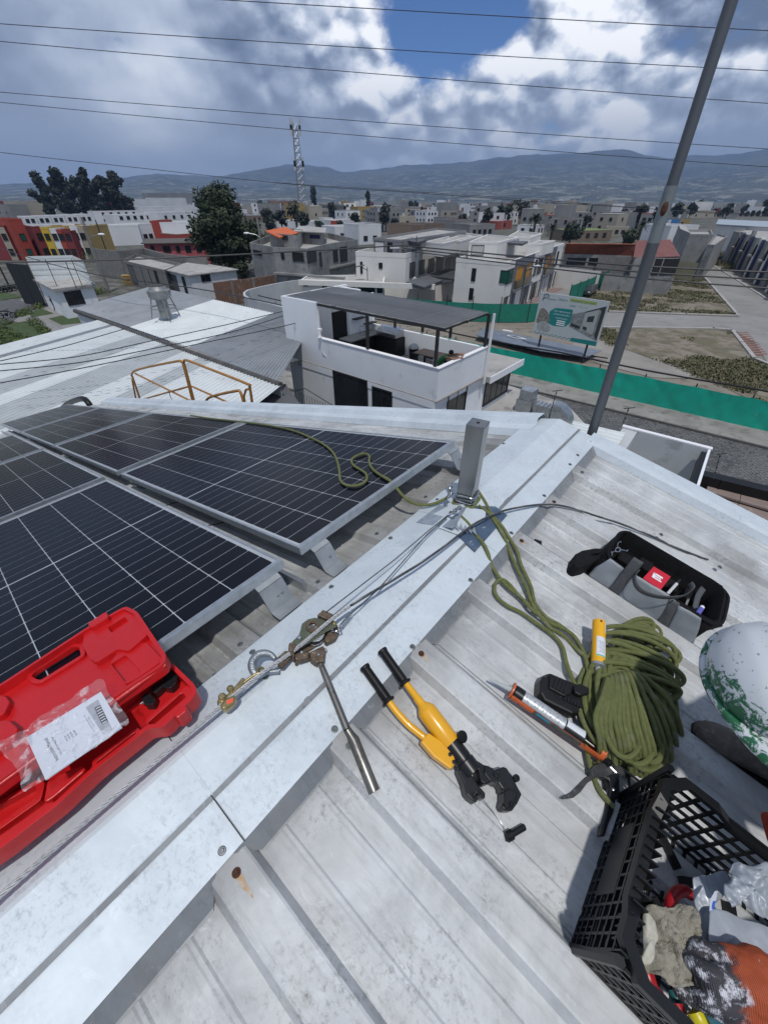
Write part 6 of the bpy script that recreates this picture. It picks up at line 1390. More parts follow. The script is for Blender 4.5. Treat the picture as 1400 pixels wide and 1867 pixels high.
wbox('ledge', -.075, XL-.95, -.045, -.022, fz-.128, fz-.10, mLedge); wbox('ledge', -.22, -.162, -.02, DB+.14, fz-.128, fz-.10, mLedge)
for zz0 in (.02,): wbox('coping', .0, LA, -.05, .17, WZ, WZ+.03, mWhite); wbox('coping', -.19, .0, -.05, DB+.05, WZ+.001, WZ+.031, mWhite)
wbox('wing', -.12, 2.2, DB+.32, DB+3.0, 0, 4.95, mWH); wbox('wing_roof', -.42, 2.8, DB+.16, DB+3.5, 4.96, 5.2, mRoofC); wbox('wing_fascia', -.47, -.422, DB+.16, DB+3.55, 4.93, 5.24, mWhite)
# canopy on black posts
mCan = M('grey_polycarbonate_canopy', (.105, .112, .125), (.085, .09, .10), .7, .45, c3=(.16, .165, .17), sc3=1.4, lo3=.6, hi3=.75)
cz = WZ+1.42
cpts = [g(811, 598, cz), g(902, 572, cz), g(640, 530, cz+.1), g(503, 537, cz+.1), g(575, 553, cz)]
mCan.node_tree.nodes['Principled BSDF'].inputs['Transmission Weight'].default_value = 0
t = mCan.node_tree; ob_ = next(n for n in t.nodes if n.type == 'OUTPUT_MATERIAL'); pb_ = t.nodes['Principled BSDF']; tl_ = t.nodes.new('ShaderNodeBsdfTranslucent'); tl_.inputs[0].default_value = (.95, .96, .98, 1); mx_ = t.nodes.new('ShaderNodeMixShader'); mx_.inputs[0].default_value = .7; t.links.new(pb_.outputs[0], mx_.inputs[1]); t.links.new(tl_.outputs[0], mx_.inputs[2]); t.links.new(mx_.outputs[0], ob_.inputs[0])
fcx = lambda p: ((p-WFm.o).dot(WFm.x), (p-WFm.o).dot(WFm.y))
c0 = fcx(cpts[0]); c1 = fcx(cpts[1])
for k_ in range(6):
    xa, xb = c0[0]+(XL-.2-c0[0])*k_/6, c0[0]+(XL-.2-c0[0])*(k_+1)/6
    for j_ in range(2):
        ya, yb = (c0[1], (c0[1]+c1[1])/2) if j_ == 0 else ((c0[1]+c1[1])/2, c1[1]); w_ = .015
        mb = MB(); zA = cz+.03*k_/6; mb.add([WFm(xa+w_, ya+w_, zA+.0), WFm(xb-w_, ya+w_, zA+.01), WFm(xb-w_, yb-w_, zA+.03), WFm(xa+w_, yb-w_, zA+.02)]+[WFm(xa+w_, ya+w_, zA+.012), WFm(xb-w_, ya+w_, zA+.022), WFm(xb-w_, yb-w_, zA+.042), WFm(xa+w_, yb-w_, zA+.032)], [(3, 2, 1, 0), (4, 5, 6, 7), (0, 1, 5, 4), (1, 2, 6, 5), (2, 3, 7, 6), (3, 0, 4, 7)]); mb.build('canopy_sheet', mCan, wh)
mb = MB()
for y_ in (c0[1]+.05, (c0[1]+c1[1])/2, c1[1]-.05): mb.box(WFm, ((c0[0]+XL-.2)/2, y_, cz-.06), (XL-.2-c0[0], .07, .09))
mb.build('canopy_beam', mPostB, wh)
mb = MB()
for k_ in range(7): x_ = c0[0]+.04+(XL-.3-c0[0])*k_/6; mb.box(WFm, (x_, (c0[1]+c1[1])/2, cz-.055), (.05, c1[1]-c0[1]-.1, .06))
mb.build('canopy_rafter', mPostB, wh)
for (x_, y_) in ((.06, .06), (.06+LA*.53, .06), (-.08, DB-.15), (LA*.28, DB+.07), (LA*.52, DB+.07), (LA*.78, DB+.07)): wbox('post', x_-.05, x_+.05, y_-.05, y_+.05, WZ+.03, cz-.1, mPostB)
wbox('downpipe', -.30, -.22, DB-.1, DB-.02, fz-.4, cz-.1, mWhite)
class HW(Bld):
    def __init__(s, t_, a, b): s.t = t_; s.P = [a, b]; s.ccw = True; s.zt = 5
    def frame(s, i):
        a, b = s.P; d = (b-a).normalized(); n_ = V((d.y, -d.x)); n_ = n_ if n_.dot(-a) > 0 else -n_; return Fr((a.x, a.y, 0), (d.x, d.y, 0), (n_.x, n_.y, 0), (0, 0, 1)), (b-a).length
fa = HW(wh, WFm(XL, -.03, 0).xy, WFm(0, -.03, 0).xy)
fa.win(0, 609, 677, 671, 790, nm='opening', mull=0); fa.win(0, 681, 706, 713, 757, mull=1)
fb_ = HW(wh, WFm(-.055, .15, 0).xy, WFm(-.055, DB, 0).xy); fb_.win(0, 818, 717, 843, 760, mull=1)
fw_ = HW(wh, WFm(-.125, DB+.32, 0).xy, WFm(-.125, DB+3.0, 0).xy); fw_.win(0, .12, 3.75, 2.5, 4.75, px=False, mull=3)
dk = HW(wh, WFm(LA+.0, .9, 0).xy, WFm(LA+.0, 1.9, 0).xy)
wbox('door', LA+.005, LA+.06, .95, 1.85, fz, fz+2.05, mGrip); wbox('shelf', LA-.25, LA, 2.2, 2.9, fz+1.55, fz+1.6, mGrip); wbox('shelf', LA-.25, LA, 3.0, 3.7, fz+1.2, fz+1.25, mGrip)
# kitchen unit and barbecue against the back
mbk = thing('kitchen_counter', WFm(LA-.8, DB-1.4, fz), 'dark outdoor kitchen counter with steel sink on the house terrace', 'counter')
mb = MB(); mb.box(WFm, (LA-.42, DB-1.3, fz+.42), (.75, 2.2, .84)); mb.build('cabinet', mGrip, mbk); mb = MB(); mb.box(WFm, (LA-.42, DB-1.3, fz+.87), (.82, 2.3, .05)); mb.build('worktop', mConc, mbk); mb = MB(); mb.box(WFm, (LA-.42, DB-1.1, fz+.90), (.45, .5, .02)); mb.build('sink', mChrome, mbk); mb = MB(); mb.tube(smooth_path([WFm(LA-.15, DB-1.1, fz+.9), WFm(LA-.15, DB-1.1, fz+1.2), WFm(LA-.3, DB-1.1, fz+1.22)], 4), .015, 6); mb.build('tap', mChrome, mbk)
bq = thing('barbecue', WFm(LA-1.5, DB-.5, fz), 'stainless barbecue hood against the terrace back wall', 'barbecue')
mb = MB(); mb.box(WFm, (LA-1.5, DB-.42, fz+.42), (1.3, .7, .84)); mb.build('cabinet', mGrip, bq); mb = MB(); mb.prism(Fr(WFm(LA-2.1, DB-.75, fz+.86), U, V((0, 0, 1)), Vv), [(0, 0), (.65, 0), (.65, .38), (.3, .40), (0, .2)], 0, 1.2); mb.build('hood', mChrome, bq, bevel=.02)
bn = thing('waste_bin', WFm(3.1, DB-.45, fz), 'dark swing-top waste bin standing on the terrace', 'bin')
fbn = Fr(WFm(3.35, DB-.5, fz), U, Vv*-1, V((0, 0, 1))); mb = MB(); mb.lathe(fbn, [(.0001, 0), (.19, 0), (.23, .55), (.24, .58)], 14); mb.build('body', mGrip, bn, smooth=30); mb = MB(); mb.lathe(fbn, [(.24, .58), (.22, .66), (.12, .76), (.0001, .78)], 14); mb.build('lid', mAluD, bn, smooth=True)
tbn = thing('table', WFm(1.2, DB-1.2, fz), 'long light brown wooden table on the terrace', 'table')
mWood = M('light_brown_table_wood', (.24, .17, .12), (.18, .125, .09), 8, .6, st=(1, 6, 1))
mb = MB(); mb.box(WFm, (1.35, DB-1.15, fz+.74), (2.5, .8, .045)); mb.build('tabletop', mWood, tbn, bevel=.006)
for (x_, y_) in ((.2, -1.5), (2.5, -1.5), (.2, -.8), (2.5, -.8)): mb = MB(); mb.box(WFm, (x_, DB+y_, fz+.36), (.06, .06, .72)); mb.build('leg', mGrip, tbn)
for k_, lab in enumerate(('black chair tucked under the terrace table, the leftmost of three', 'black chair tucked under the terrace table, the middle one of three', 'black chair tucked under the terrace table, the rightmost of three')):
    x_ = 2.15-.72*k_; y_ = DB-1.85; c_t = thing('chair', WFm(x_, y_, fz), lab, 'chair', 'black chairs at the terrace table')
    mb = MB(); mb.box(WFm, (x_, y_, fz+.45), (.42, .42, .04)); mb.build('seat', mGrip, c_t)
    mb = MB(); mb.box(WFm, (x_, y_-.2, fz+.88), (.42, .04, .07))
    for j_ in range(5): mb.box(WFm, (x_-.16+.08*j_, y_-.2, fz+.68), (.02, .025, .38))
    mb.build('backrest', mGrip, c_t)
    for sx in (-.18, .18):
        for sy in (-.18, .18): mb = MB(); mb.box(WFm, (x_+sx, y_+sy, fz+.22), (.035, .035, .43)); mb.build('leg', mGrip, c_t)
# person leaning with folded arms on the right parapet, bag and plant beside
pp = thing('person', WFm(.25, 1.55, fz), 'person in a green shirt leaning folded bare arms over the white terrace parapet', 'person')
w = lambda x, y, z: WFm(x, y, fz+z)
J = {'pelvis': (w(.95, 1.6, .80), .13), 'chest': (w(.55, 1.55, 1.10), (.16, .11)), 'neck': (w(.38, 1.5, 1.22), .055), 'head': (w(.25, 1.48, 1.28), .095), 'sl': (w(.42, 1.32, 1.16), .06), 'el': (w(-.05, 1.15, 1.22), .042), 'wl': (w(-.12, 1.5, 1.20), .032), 'hl': (w(-.20, 1.62, 1.17), .035), 'sr': (w(.42, 1.76, 1.16), .06), 'elr': (w(-.02, 1.95, 1.22), .042), 'wr': (w(-.14, 1.60, 1.24), .032), 'hr': (w(-.22, 1.45, 1.20), .035), 'kl': (w(.95, 1.5, .42), .075), 'al': (w(1.0, 1.5, .05), .05), 'kr': (w(.95, 1.75, .42), .075), 'ar': (w(1.0, 1.75, .05), .05)}
mGreenS = M('green_shirt', (.02, .16, .05), rough=.9)
skin_body('body', J, [('pelvis', 'chest'), ('chest', 'neck'), ('neck', 'head'), ('chest', 'sl'), ('sl', 'el'), ('el', 'wl'), ('wl', 'hl'), ('chest', 'sr'), ('sr', 'elr'), ('elr', 'wr'), ('wr', 'hr'), ('pelvis', 'kl'), ('kl', 'al'), ('pelvis', 'kr'), ('kr', 'ar')], 'pelvis', [(mGreenS, [('pelvis', 'chest'), ('chest', 'neck'), ('chest', 'sl'), ('chest', 'sr')]), (mSkin, [('neck', 'head'), ('sl', 'el'), ('el', 'wl'), ('wl', 'hl'), ('sr', 'elr'), ('elr', 'wr'), ('wr', 'hr')]), (mTrs, [('pelvis', 'kl'), ('kl', 'al'), ('pelvis', 'kr'), ('kr', 'ar')])], pp)
mb = MB(); mb.ball(w(.29, 1.49, 1.34), .105, 1, 1, .9, n=10); mb.build('hair', mGrip, pp, smooth=True)
mb = MB()
rnd = random.Random(4)
for i in range(260): a = rnd.uniform(0, 6.28); r = rnd.uniform(0, .35); b = w(.75+r*math.cos(a)*1.2, .5+r*math.sin(a)*.6, .05); d = V((rnd.uniform(-.1, .1), rnd.uniform(-.1, .1), rnd.uniform(.1, .3))); mb.face(b, b+V((.03, .01, 0)), b+d)
tag(mb.build('potted_grass', M('lime_foliage', (.12, .16, .03), (.07, .11, .02), 5, .9), None, origin=w(.7, .5, 0)), 'yellow-green plant by the terrace parapet corner under the canopy', 'plant')
# wall light, iron stair rail, camera on the tower
mb = MB(); f_ = WFm; mb.tube(smooth_path([f_(-.2, -.5, fz-.6), f_(-.55, -.62, fz-.5), f_(-.75, -.5, fz-.55)], 3), .02, 6); mb.tube([f_(-.3, -.55, fz-.5), f_(-.5, -.7, fz-.95), f_(-.7, -.55, fz-.5)], .018, 5); mb.build('wall_lamp_bracket', mGrip, wh)
ir = thing('stair_railing', WFm(7.9, -1.2, 2.6), 'black iron railing of a small outside stair left of the dark opening', 'railing')
for i in range(16):
    p_ = onplane(543+4.6*i, 742, WFm(0, -1.3, 0), U); q_ = onplane(543+4.6*i, 713+2.0*i if i > 1 else 709+i*2, WFm(0, -1.3, 0), U); mb = MB(); mb.tube([V((p_.x, p_.y, p_.z-.6)), V((p_.x, p_.y, q_.z))], .012, 5); mb.build('baluster', mPostB, ir)
mb = MB(); mb.tube([onplane(x, y, WFm(0, -1.3, 0), U) for x, y in ((541, 712), (556, 708), (613, 743))], .018, 6); mb.build('handrail', mPostB, ir)
mb = MB(); q = WFm(XL-2.6, -.08, 6.9); mb.tube([q, q+V((0, 0, -.9)), q+V((.3, -.1, -1.4))], .012, 5); mb.box(Fr(q, Vv, U), (0, -.06, .02), (.12, .2, .09)); lone(mb, 'security_camera', mWhite, 'small white security camera on the tall white wall of the terrace house', 'camera')

# ================================================================ neighbouring metal roofs on the left
mShW = M('white_corrugated_sheet', (.70, .735, .73), (.63, .66, .66), .8, .5, .1, c3=(.44, .46, .46), sc3=2.2, lo3=.58, hi3=.75)
mShG = M('grey_corrugated_sheet', (.30, .32, .345), (.24, .26, .28), .8, .5, .2, c3=(.20, .21, .22), sc3=2.0, lo3=.58, hi3=.72)
mShM = M('dull_white_corrugated_sheet', (.50, .53, .535), (.42, .45, .455), .8, .5, .15, c3=(.34, .35, .35), sc3=2.4, lo3=.56, hi3=.72)
def corr(parent, A, B, D, C, mat, pitch=.20, amp=.03, name='roof_sheet'):
    "corrugated sheet: edge A->B carries the waves, ribs run A->D and B->C"
    w = (B-A).length; n = max(int(w/pitch), 2); mb = MB(); top = []; bot = []
    for i in range(n+1):
        for k_, zz in ((0, 0), (.30, 0), (.42, amp), (.62, amp), (.74, 0)):
            u = min((i+k_)/n, 1.0)
            if i == n and k_: break
            top.append(A.lerp(B, u)+V((0, 0, zz))); bot.append(D.lerp(C, u)+V((0, 0, zz)))
    m_ = len(top); mb.v = top+bot; mb.f = [(i, i+1, m_+i+1, m_+i) for i in range(m_-1)]; mb.m = [0]*(m_-1)
    o = mb.build(name, mat, parent); s_ = o.modifiers.new('t', 'SOLIDIFY'); s_.thickness = .006; return o
GZ = 5.6
G0, G1 = g(140, 568, GZ), g(512, 703, GZ)
sh = thing('metal_roofed_shed', g(250, 640, 0), 'broad shed roof of white corrugated sheets in front of the panel row', 'shed')
# near slope: from the gutter toward us, rising a little; its left verge follows the photograph
vd = (g(0, 627, GZ+.25)-g(181, 583, GZ)); vd.z = 0; vdn = vd.normalized(); gd = (G1-G0).normalized(); NL = 15.0
rise = V((0, 0, .07))
S0 = g(181, 583, GZ)
segs = [(0, .10, mShW), (.10, .13, mShG), (.13, .30, mShW), (.30, .40, mShM), (.40, .46, mShW), (.46, .58, mShM), (.58, .66, mShW), (.66, .72, mShM), (.72, 1.0, mShW)]
Gd = G1-S0; Gd.z = 0
for (a, b, m_) in segs:
    A_ = S0+Gd*a; B_ = S0+Gd*b; corr(sh, A_, B_, A_+vdn*NL+V((0, 0, NL*.03)), B_+vdn*NL+V((0, 0, NL*.03)), m_, .22, .035)
w2_ = MB(); 
for (p, q) in ((S0, G1), (S0+vdn*NL, S0)): w2_.face(V((p.x, p.y, 0)), V((q.x, q.y, 0)), V((q.x, q.y, GZ-.05)), V((p.x, p.y, GZ-.05)))
w2_.build('wall', mWallW, sh)
sh2 = thing('metal_roofed_shed', g(350, 600, 0), 'shed behind the dark gutter, roofed half in white and half in grey corrugated sheets', 'shed')
T0, T1, T2, T3, T4 = G0, g(236, 598, GZ), g(343, 636, GZ), g(505, 700, GZ), None
bz = GZ+.75
b0, b1, b2, b3 = g(278, 521, bz), g(389, 546, bz), g(500, 571, bz), g(560, 586, bz)
corr(sh2, g(136, 562, GZ+.1), g(236, 596, GZ+.1), b0, b1, mShG, .26, .035)
corr(sh2, g(236, 596, GZ+.1), g(343, 633, GZ+.1), b1, b2, mShW, .26, .035)
corr(sh2, g(343, 633, GZ+.1), g(505, 697, GZ+.1), b2, g(570, 590, bz), mShG, .20, .035)
mb = MB()
for p, q, z_ in ((G0, g(505, 700, GZ), GZ), (b0, g(136, 562, GZ+.1), GZ)): mb.face(V((p.x, p.y, 0)), V((q.x, q.y, 0)), V((q.x, q.y, z_-.1)), V((p.x, p.y, z_-.1)))
mb.build('wall', mWallW, sh2)
mb = MB(); mb.tube([G0-gd*.3+V((0, 0, .02)), G1+V((0, 0, .02))], .13, 8); mb.build('gutter', M('dark_gutter', (.05, .05, .05), (.09, .085, .08), 3, .7), sh2)
mb = MB(); q = g(180, 612, GZ); fascia = thing('grey_fascia', g(140, 575, 0), 'grey panelled gable wall under the grey shed corner by the lawn', 'wall')
a, b = g(141, 570, GZ-.1), g(181, 583, GZ-.1); mb.face(V((a.x, a.y, 0)), V((b.x, b.y, 0)), b, a); mb.build('cladding', mShG, fascia)
# service hut in the dark slot right of the near slope
dk_ = Bld('utility_room', 'dark opening and grey wall under the shed eave beside the yellow rails', [(430, 742), (520, 705), (560, 760), (470, 800)], 5.0, mDkRoof, mDkRoof)
# ventilator on the ridge
vt = thing('roof_ventilator', g(300, 575, GZ+.4), 'old galvanised chimney ventilator on legs standing on the shed roof', 'ventilator')
vb_ = g(303, 577, GZ+.5); vh = zat(vb_, 520)-vb_.z; fv = Fr(vb_, (1, 0, 0), (0, 1, 0)); mVent = M('old_zinc', (.30, .31, .31), (.2, .2, .2), 4, .5, .4)
s_ = vh
mb = MB(); mb.lathe(fv, [(.30, 0), (.30, .55*s_), (.55, .62*s_), (.60, .68*s_), (.62, .86*s_), (.50, .88*s_), (.40, .97*s_), (.38, s_), (.0001, s_)], 18); mb.build('cowl', mVent, vt, smooth=30)
mb = MB(); mb.lathe(fv, [(.39, s_*.93), (.39, s_*1.01), (.0001, s_*1.01)], 14); mb.build('cap', M('sooty_metal', (.05, .045, .04)), vt)
for a in range(4): mb = MB(); c_, s2 = math.cos(a*PI/2+.6), math.sin(a*PI/2+.6); mb.tube([fv(.75*c_, .75*s2, 0), fv(.5*c_, .5*s2, .62*s_)], .035, 5); mb.build('leg', mVent, vt)
mb = MB(); mb.lathe(fv, [(.68, .30*s_), (.68, .33*s_)], 12); mb.build('brace_ring', mVent, vt)
# service wires over the white roof
for pts, z_, lab in (([(0, 658), (120, 630), (228, 599)], 6.6, 'thick service wire over the white shed roof, the upper one'), ([(0, 664), (140, 650), (268, 623), (420, 590), (575, 553)], 7.0, 'service wire from the white house tower over the shed, upper of a close pair'), ([(0, 676), (150, 660), (290, 633), (440, 600), (575, 555)], 7.0, 'service wire from the white house tower over the shed, lower of a close pair'), ([(0, 698), (180, 665), (370, 625), (500, 598), (575, 580)], 6.9, 'lowest service wire over the white shed roof, running to the tower wall'), ([(0, 452), (90, 480), (200, 505), (290, 516), (400, 533), (530, 560)], 7.5, 'heavy black cable sagging past the ventilator above the shed')):
    mb = MB(); mb.tube(smooth_path([g(x, y, z_) for x, y in pts], 6), .018 if 'heavy' not in lab else .03, 5); lone(mb, 'service_wire', mWire, lab, 'wire')

# ================================================================ flat roof with ductwork, chute, yard on the right
fr1 = Bld('flat_roof_annexe', 'low flat concrete roof with a silver air duct on it beyond the ridge end', [(835, 762), (925, 706), (1030, 740), (1085, 800), (1000, 830), (850, 800)], 3.3, mWH, mRoofC)
mDuct = M('galvanised_duct', (.42, .45, .48), (.30, .33, .36), 3, .34, .8, c3=(.2, .23, .26), sc3=5, lo3=.55, hi3=.65)
du = thing('air_duct', g(985, 765, 4.4), 'silver galvanised air duct with a round elbow lying on the flat roof', 'air duct')
dz0 = 3.4
d0, d1, d2 = g(935, 743, dz0), g(973, 750, dz0), g(1050, 775, dz0)
dd = (g(1050, 775, dz0)-g(950, 748, dz0)).normalized(); dn = V((-dd.y, dd.x, 0)); FD = Fr(g(952, 752, dz0), dd, dn, V((0, 0, 1))); LD = (g(1045, 778, dz0)-FD.o).length
mb = MB(); mb.box(FD, (0, .25, .32), (.75, .7, .62)); mb.build('fan_box', mDuct, du, bevel=.01)
mb = MB(); mb.prism(Fr(FD(-.3, .6, .64), dd, dn*-1, V((0, 0, 1))), [(-.05, 0), (.65, .05), (.6, .7), (-.0, .65)], 0, .45); mb.build('intake_hood', mDuct, du, bevel=.01)
k0 = len(du.children); 
for i in range(4): mb = MB(); mb.box(FD, (.5+i*(LD*.5-.45)/4+.1, .2, .33-.002*i), ((LD*.5-.45)/4-.012, .5-.004*i, .48)); mb.build('duct_section', mDuct, du); mb = MB(); mb.box(FD, (.5+i*(LD*.5-.45)/4, .2, .33), (.03, .56, .54)); mb.build('flange', mDuct, du)
ce = FD(LD*.55, .2, .10)
for i in range(6):
    a0_, a1_ = PI/2*i/6, PI/2*(i+1)/6; mb = MB(); q = []
    for a_ in (a0_, a1_):
        for (r_i, w_) in ((.22, -.30), (.95, -.30), (.95, .30), (.22, .30)): q.append(ce+dd*(r_i*math.sin(a_)) + V((0, 0, 1))*(r_i*math.cos(a_)-.25)+dn*w_)
    mb.add(q, [(0, 1, 5, 4), (1, 2, 6, 5), (2, 3, 7, 6), (3, 0, 4, 7)]+([(3, 2, 1, 0)] if i == 0 else [])+([(4, 5, 6, 7)] if i == 5 else [])); mb.build('elbow_segment', mDuct, du)
# corrugated sheet strip below the pole
cs2 = thing('corrugated_canopy', g(1100, 790, 5), 'narrow strip of silver corrugated sheet below the foot of the tall pole', 'canopy')
corr(cs2, g(1044, 767, 7.0), g(1040, 806, 6.9), g(1140, 789, 7.0), g(1112, 838, 6.9), mShW, .12, .03)
# white render chute / stair head seen from above
CHZ = 6.9
ch = thing('white_shaft', g(1200, 840, 0), 'open-topped white box shaft with a rusty edge below the roof corner', 'shaft')
C0, C1, C2 = g(1137, 777, CHZ), g(1296, 818, CHZ), g(1108, 835, CHZ)
ex = (C1-C0); ey = V((-ex.y, ex.x, 0)).normalized(); ey = -ey if ey.dot(C0-V((0, 0, CHZ))) > 0 else ey; exn = ex.normalized(); FC = Fr(V((C0.x, C0.y, 0)), exn, ey, V((0, 0, 1))); LX = ex.length; LY = 2.4
mPlast = M('off_white_plaster', (.50, .52, .53), (.44, .46, .47), .8, .9, c3=(.36, .37, .37), sc3=2)
for nm, c, d in (('far_wall', (LX/2, .04, CHZ/2), (LX, .08, CHZ)), ('near_wall', (LX/2, LY, CHZ/2-.2), (LX, .08, CHZ-.4)), ('left_wall', (.17, LY/2+.06, CHZ/2-.01), (.34, LY-.05, CHZ-.02)), ('inner_floor', (LX/2, LY/2, CHZ-1.6), (LX-.4, LY-.2, .1))): mb = MB(); mb.box(FC, c, d); mb.build(nm, mPlast, ch)
mb = MB(); mb.box(FC, (LX-.02, LY/2, CHZ/2), (.05, LY, CHZ)); mb.build('right_cheek', mWH, ch); mb = MB(); mb.box(FC, (LX-.10, LY/2+.05, CHZ-.2), (.09, LY-.2, .3)); mb.build('rusty_channel', mGrip, ch)
mb = MB(); mb.box(FC, (LX/2, .02, CHZ+.015), (LX+.05, .12, .03)); mb.build('rim_strip', mWhite, ch)
mb = MB(); q = onplane(1203, 866, FC(0, .09, 0), ey); fq = Fr(q, exn, ey, V((0, 0, 1))); mb.box(fq, (0, .06, -.05), (.24, .12, .28)); lone(mb, 'junction_box', M('grey_green_box', (.17, .20, .17), rough=.6), 'grey-green junction box on the inner face of the white shaft', 'junction box', )
# yard wall top, black gate band and brown tiles
GBZ = 2.6
mb = MB(); pts = [g(1265, 858, GBZ), g(1520, 920, GBZ)]; d = (pts[1]-pts[0]).normalized(); n_ = V((-d.y, d.x, 0)); fq = Fr(pts[0], d, n_, V((0, 0, 1))); L_ = (pts[1]-pts[0]).length
gt = thing('black_gate', pts[0]-V((0, 0, GBZ)), 'dark steel gate band between the street and the brown paved yard', 'gate')
mb = MB(); mb.box(fq, (L_/2-1, 0, -GBZ/2), (L_+3, .5, GBZ)); mb.build('gate_leaf', mGrip, gt)
for sgn_, x_ in ((1, 1.0), (1, 3.3)): mb = MB(); mb.box(fq, (x_, -.27, -.5), (.06, .04, 1.0)); mb.build('hinge_bar', mGrip, gt)
mYard = M('brown_pink_slabs', (.26, .20, .175), (.21, .16, .14), 1.5, .85, c3=(.33, .28, .25), sc3=3, lo3=.6, hi3=.75)
yd = thing('slab_canopy', g(1340, 930, 2.0), 'brown-pink slab terrace beyond the roof edge at the far right', 'terrace')
y0_, y1_, y2_ = g(1292, 878, 2.2), g(1480, 932, 2.2), g(1270, 912, 2.2)
e1_, e2_ = (y1_-y0_).normalized(), None; n_ = V((e1_.y, -e1_.x, 0)); n_ = n_ if n_.dot(y0_-V((0, 0, 2.2))) < 0 else -n_
FY = Fr(y0_, e1_, n_, V((0, 0, 1)))
for i in range(5):
    for j in range(4): mb = MB(); mb.box(FY, (.55+i*1.12, .42+j*.86, -.04-(.12 if j > 0 else 0)), (1.10, .84, .08)); mb.build('slab', mYard, yd)
mb = MB(); mb.box(FY, (2.6, 1.8, -.3), (5.8, 3.7, .2)); mb.build('slab_base', mBlock, yd)
# electric-fence droppers along the wall top
for i, (x, y0, y1, lab) in enumerate(((1007, 713, 752, 'short wall-top spike with wire insulators beside the air duct'), (1138, 745, 776, 'wall-top spike with wire insulators above the white shaft'), (1305, 828, 872, 'leaning wall-top spike with insulators at the far right by the street'))):
    b = onplane(x-4, y1, FC(0, 0, 0)+(V((0, 0, 0)) if i else V((0, 1.5, 0))), V((0, 1, 0))); t_ = onplane(x+8, y0, b, V((0, 1, 0))); sp_ = thing('fence_spike', b, lab, 'spike', 'electric fence spikes'); mb = MB(); mb.tube([b, t_], .012, 5); mb.build('rod', mScrew, sp_)
    mb = MB()
    for k_ in range(4): mb.ball(b.lerp(t_, .25+.22*k_), .025, n=6)
    mb.tube([t_-V((.12, 0, 0)), t_+V((.15, 0, .03))], .012, 5); mb.build('insulators', mPostB, sp_)

# ================================================================ billboard
bbA, bbB = g(985, 533, 0), None
bb_foot = [g(978, 643, 0), g(1060, 662, 0)]
bd = (bb_foot[1]-bb_foot[0]).normalized(); bn_ = V((bd.y, -bd.x, 0)); bn_ = bn_ if bn_.dot(bb_foot[0]) < 0 else -bn_
bbt = thing('billboard', (bb_foot[0]+bb_foot[1])/2, 'housing advertisement billboard on two black posts in the open lot', 'billboard')
def bw(x, y, o=0.0): return onplane(x, y, bb_foot[0]+bn_*o, bn_)
TL, TR, BR, BL = bw(984, 534), bw(1111, 547), bw(1087, 630), bw(970, 609)
FB = Fr(BL, bd, V((0, 0, 1)), bn_)
def b2(p): return ((p-FB.o).dot(FB.x), (p-FB.o).dot(FB.y))
pl4 = [b2(p) for p in (BL, BR, TR, TL)]; BW, BH = pl4[1][0], (pl4[2][1]+pl4[3][1])/2-(pl4[0][1]+pl4[1][1])/2
zlo = (BL.z+BR.z)/2; FB = Fr(V((BL.x, BL.y, zlo)), bd, V((0, 0, 1)), bn_); Wb, Hb = max(b2(TR)[0], b2(BR)[0]), BH
mb = MB(); mb.box(FB, (Wb/2, Hb/2, -.05), (Wb, Hb, .1)); mb.build('board', M('pale_vinyl', (.52, .56, .57), (.48, .52, .53), 2, .6), bbt)
def bprint(nm, mat, pts, o): mb = MB(); P_ = [(a*Wb, b*Hb) for a, b in pts]; mb.prism(FB, P_, .001, .001+o); return mb.build(nm, mat, bbt)
mTeal = M('teal_print', (.01, .22, .21)); mLime = M('lime_print', (.36, .42, .10)); mBld = M('photo_print_grey', (.16, .17, .17), (.32, .33, .33), 3, .7); mDkP = M('dark_print', (.04, .045, .045))
bprint('teal_panel', mTeal, rounded([(.20, .33), (.20, .60), (.27, .70), (.54, .72), (.54, .40), (.48, .30), (.30, .28)], .03), .002)
bprint('lime_band', mLime, [(.46, .885), (.46, .955), (.84, .955), (.84, .885)], .002)
bprint('picture_base', mBld, [(.54, .62), (.72, .72), (.98, .88), (.98, .12), (.80, .20), (.54, .33)], .001)
bprint('picture_front', M('photo_print_pale', (.40, .42, .41)), [(.72, .72), (.90, .82), (.90, .24), (.72, .32)], .003)
bprint('picture_window', mDkP, [(.77, .62), (.86, .66), (.86, .52), (.77, .50)], .005); bprint('picture_window', mDkP, [(.74, .40), (.80, .38), (.80, .30), (.74, .33)], .005); bprint('picture_shadow', mDkP, [(.56, .42), (.70, .38), (.70, .31), (.56, .35)], .004); bprint('picture_side', mDkP, [(.90, .82), (.98, .88), (.98, .12), (.93, .22), (.93, .78)], .004)
bprint('picture_roof', mDkP, [(.72, .72), (.90, .845), (.98, .90), (.98, .87), (.90, .81), (.72, .69)], .006)
bprint('figure_print', M('figure_print_olive', (.12, .11, .08), (.30, .30, .26), 6, .8), rounded([(.02, .30), (.04, .62), (.10, .66), (.18, .56), (.24, .40), (.16, .22), (.08, .25)], .05), .0035)
bprint('figure_print', M('figure_print_white', (.45, .47, .46), (.25, .26, .25), 5, .8), rounded([(.05, .12), (.06, .30), (.14, .36), (.22, .34), (.28, .18), (.22, .08)], .05), .0045)
for i in range(26): bprint('leaf_print', M('leaf_print_green', (.05, .13, .07)), circ((.02+.023*i, .045+.02*math.sin(i*2.1)), .012, 5, i), .003)
bprint('teal_strip', mTeal, [(.60, .0), (.62, .09), (.99, .11), (.99, .0)], .003)
FT = Fr(FB.o, FB.x, FB.y, FB.z)
def btext(s, a, b, size, mat, sx=1): return text(s, Fr(FB(a*Wb, b*Hb, .006), FB.x, FB.y, FB.z), size, mat, bbt, sx=sx)
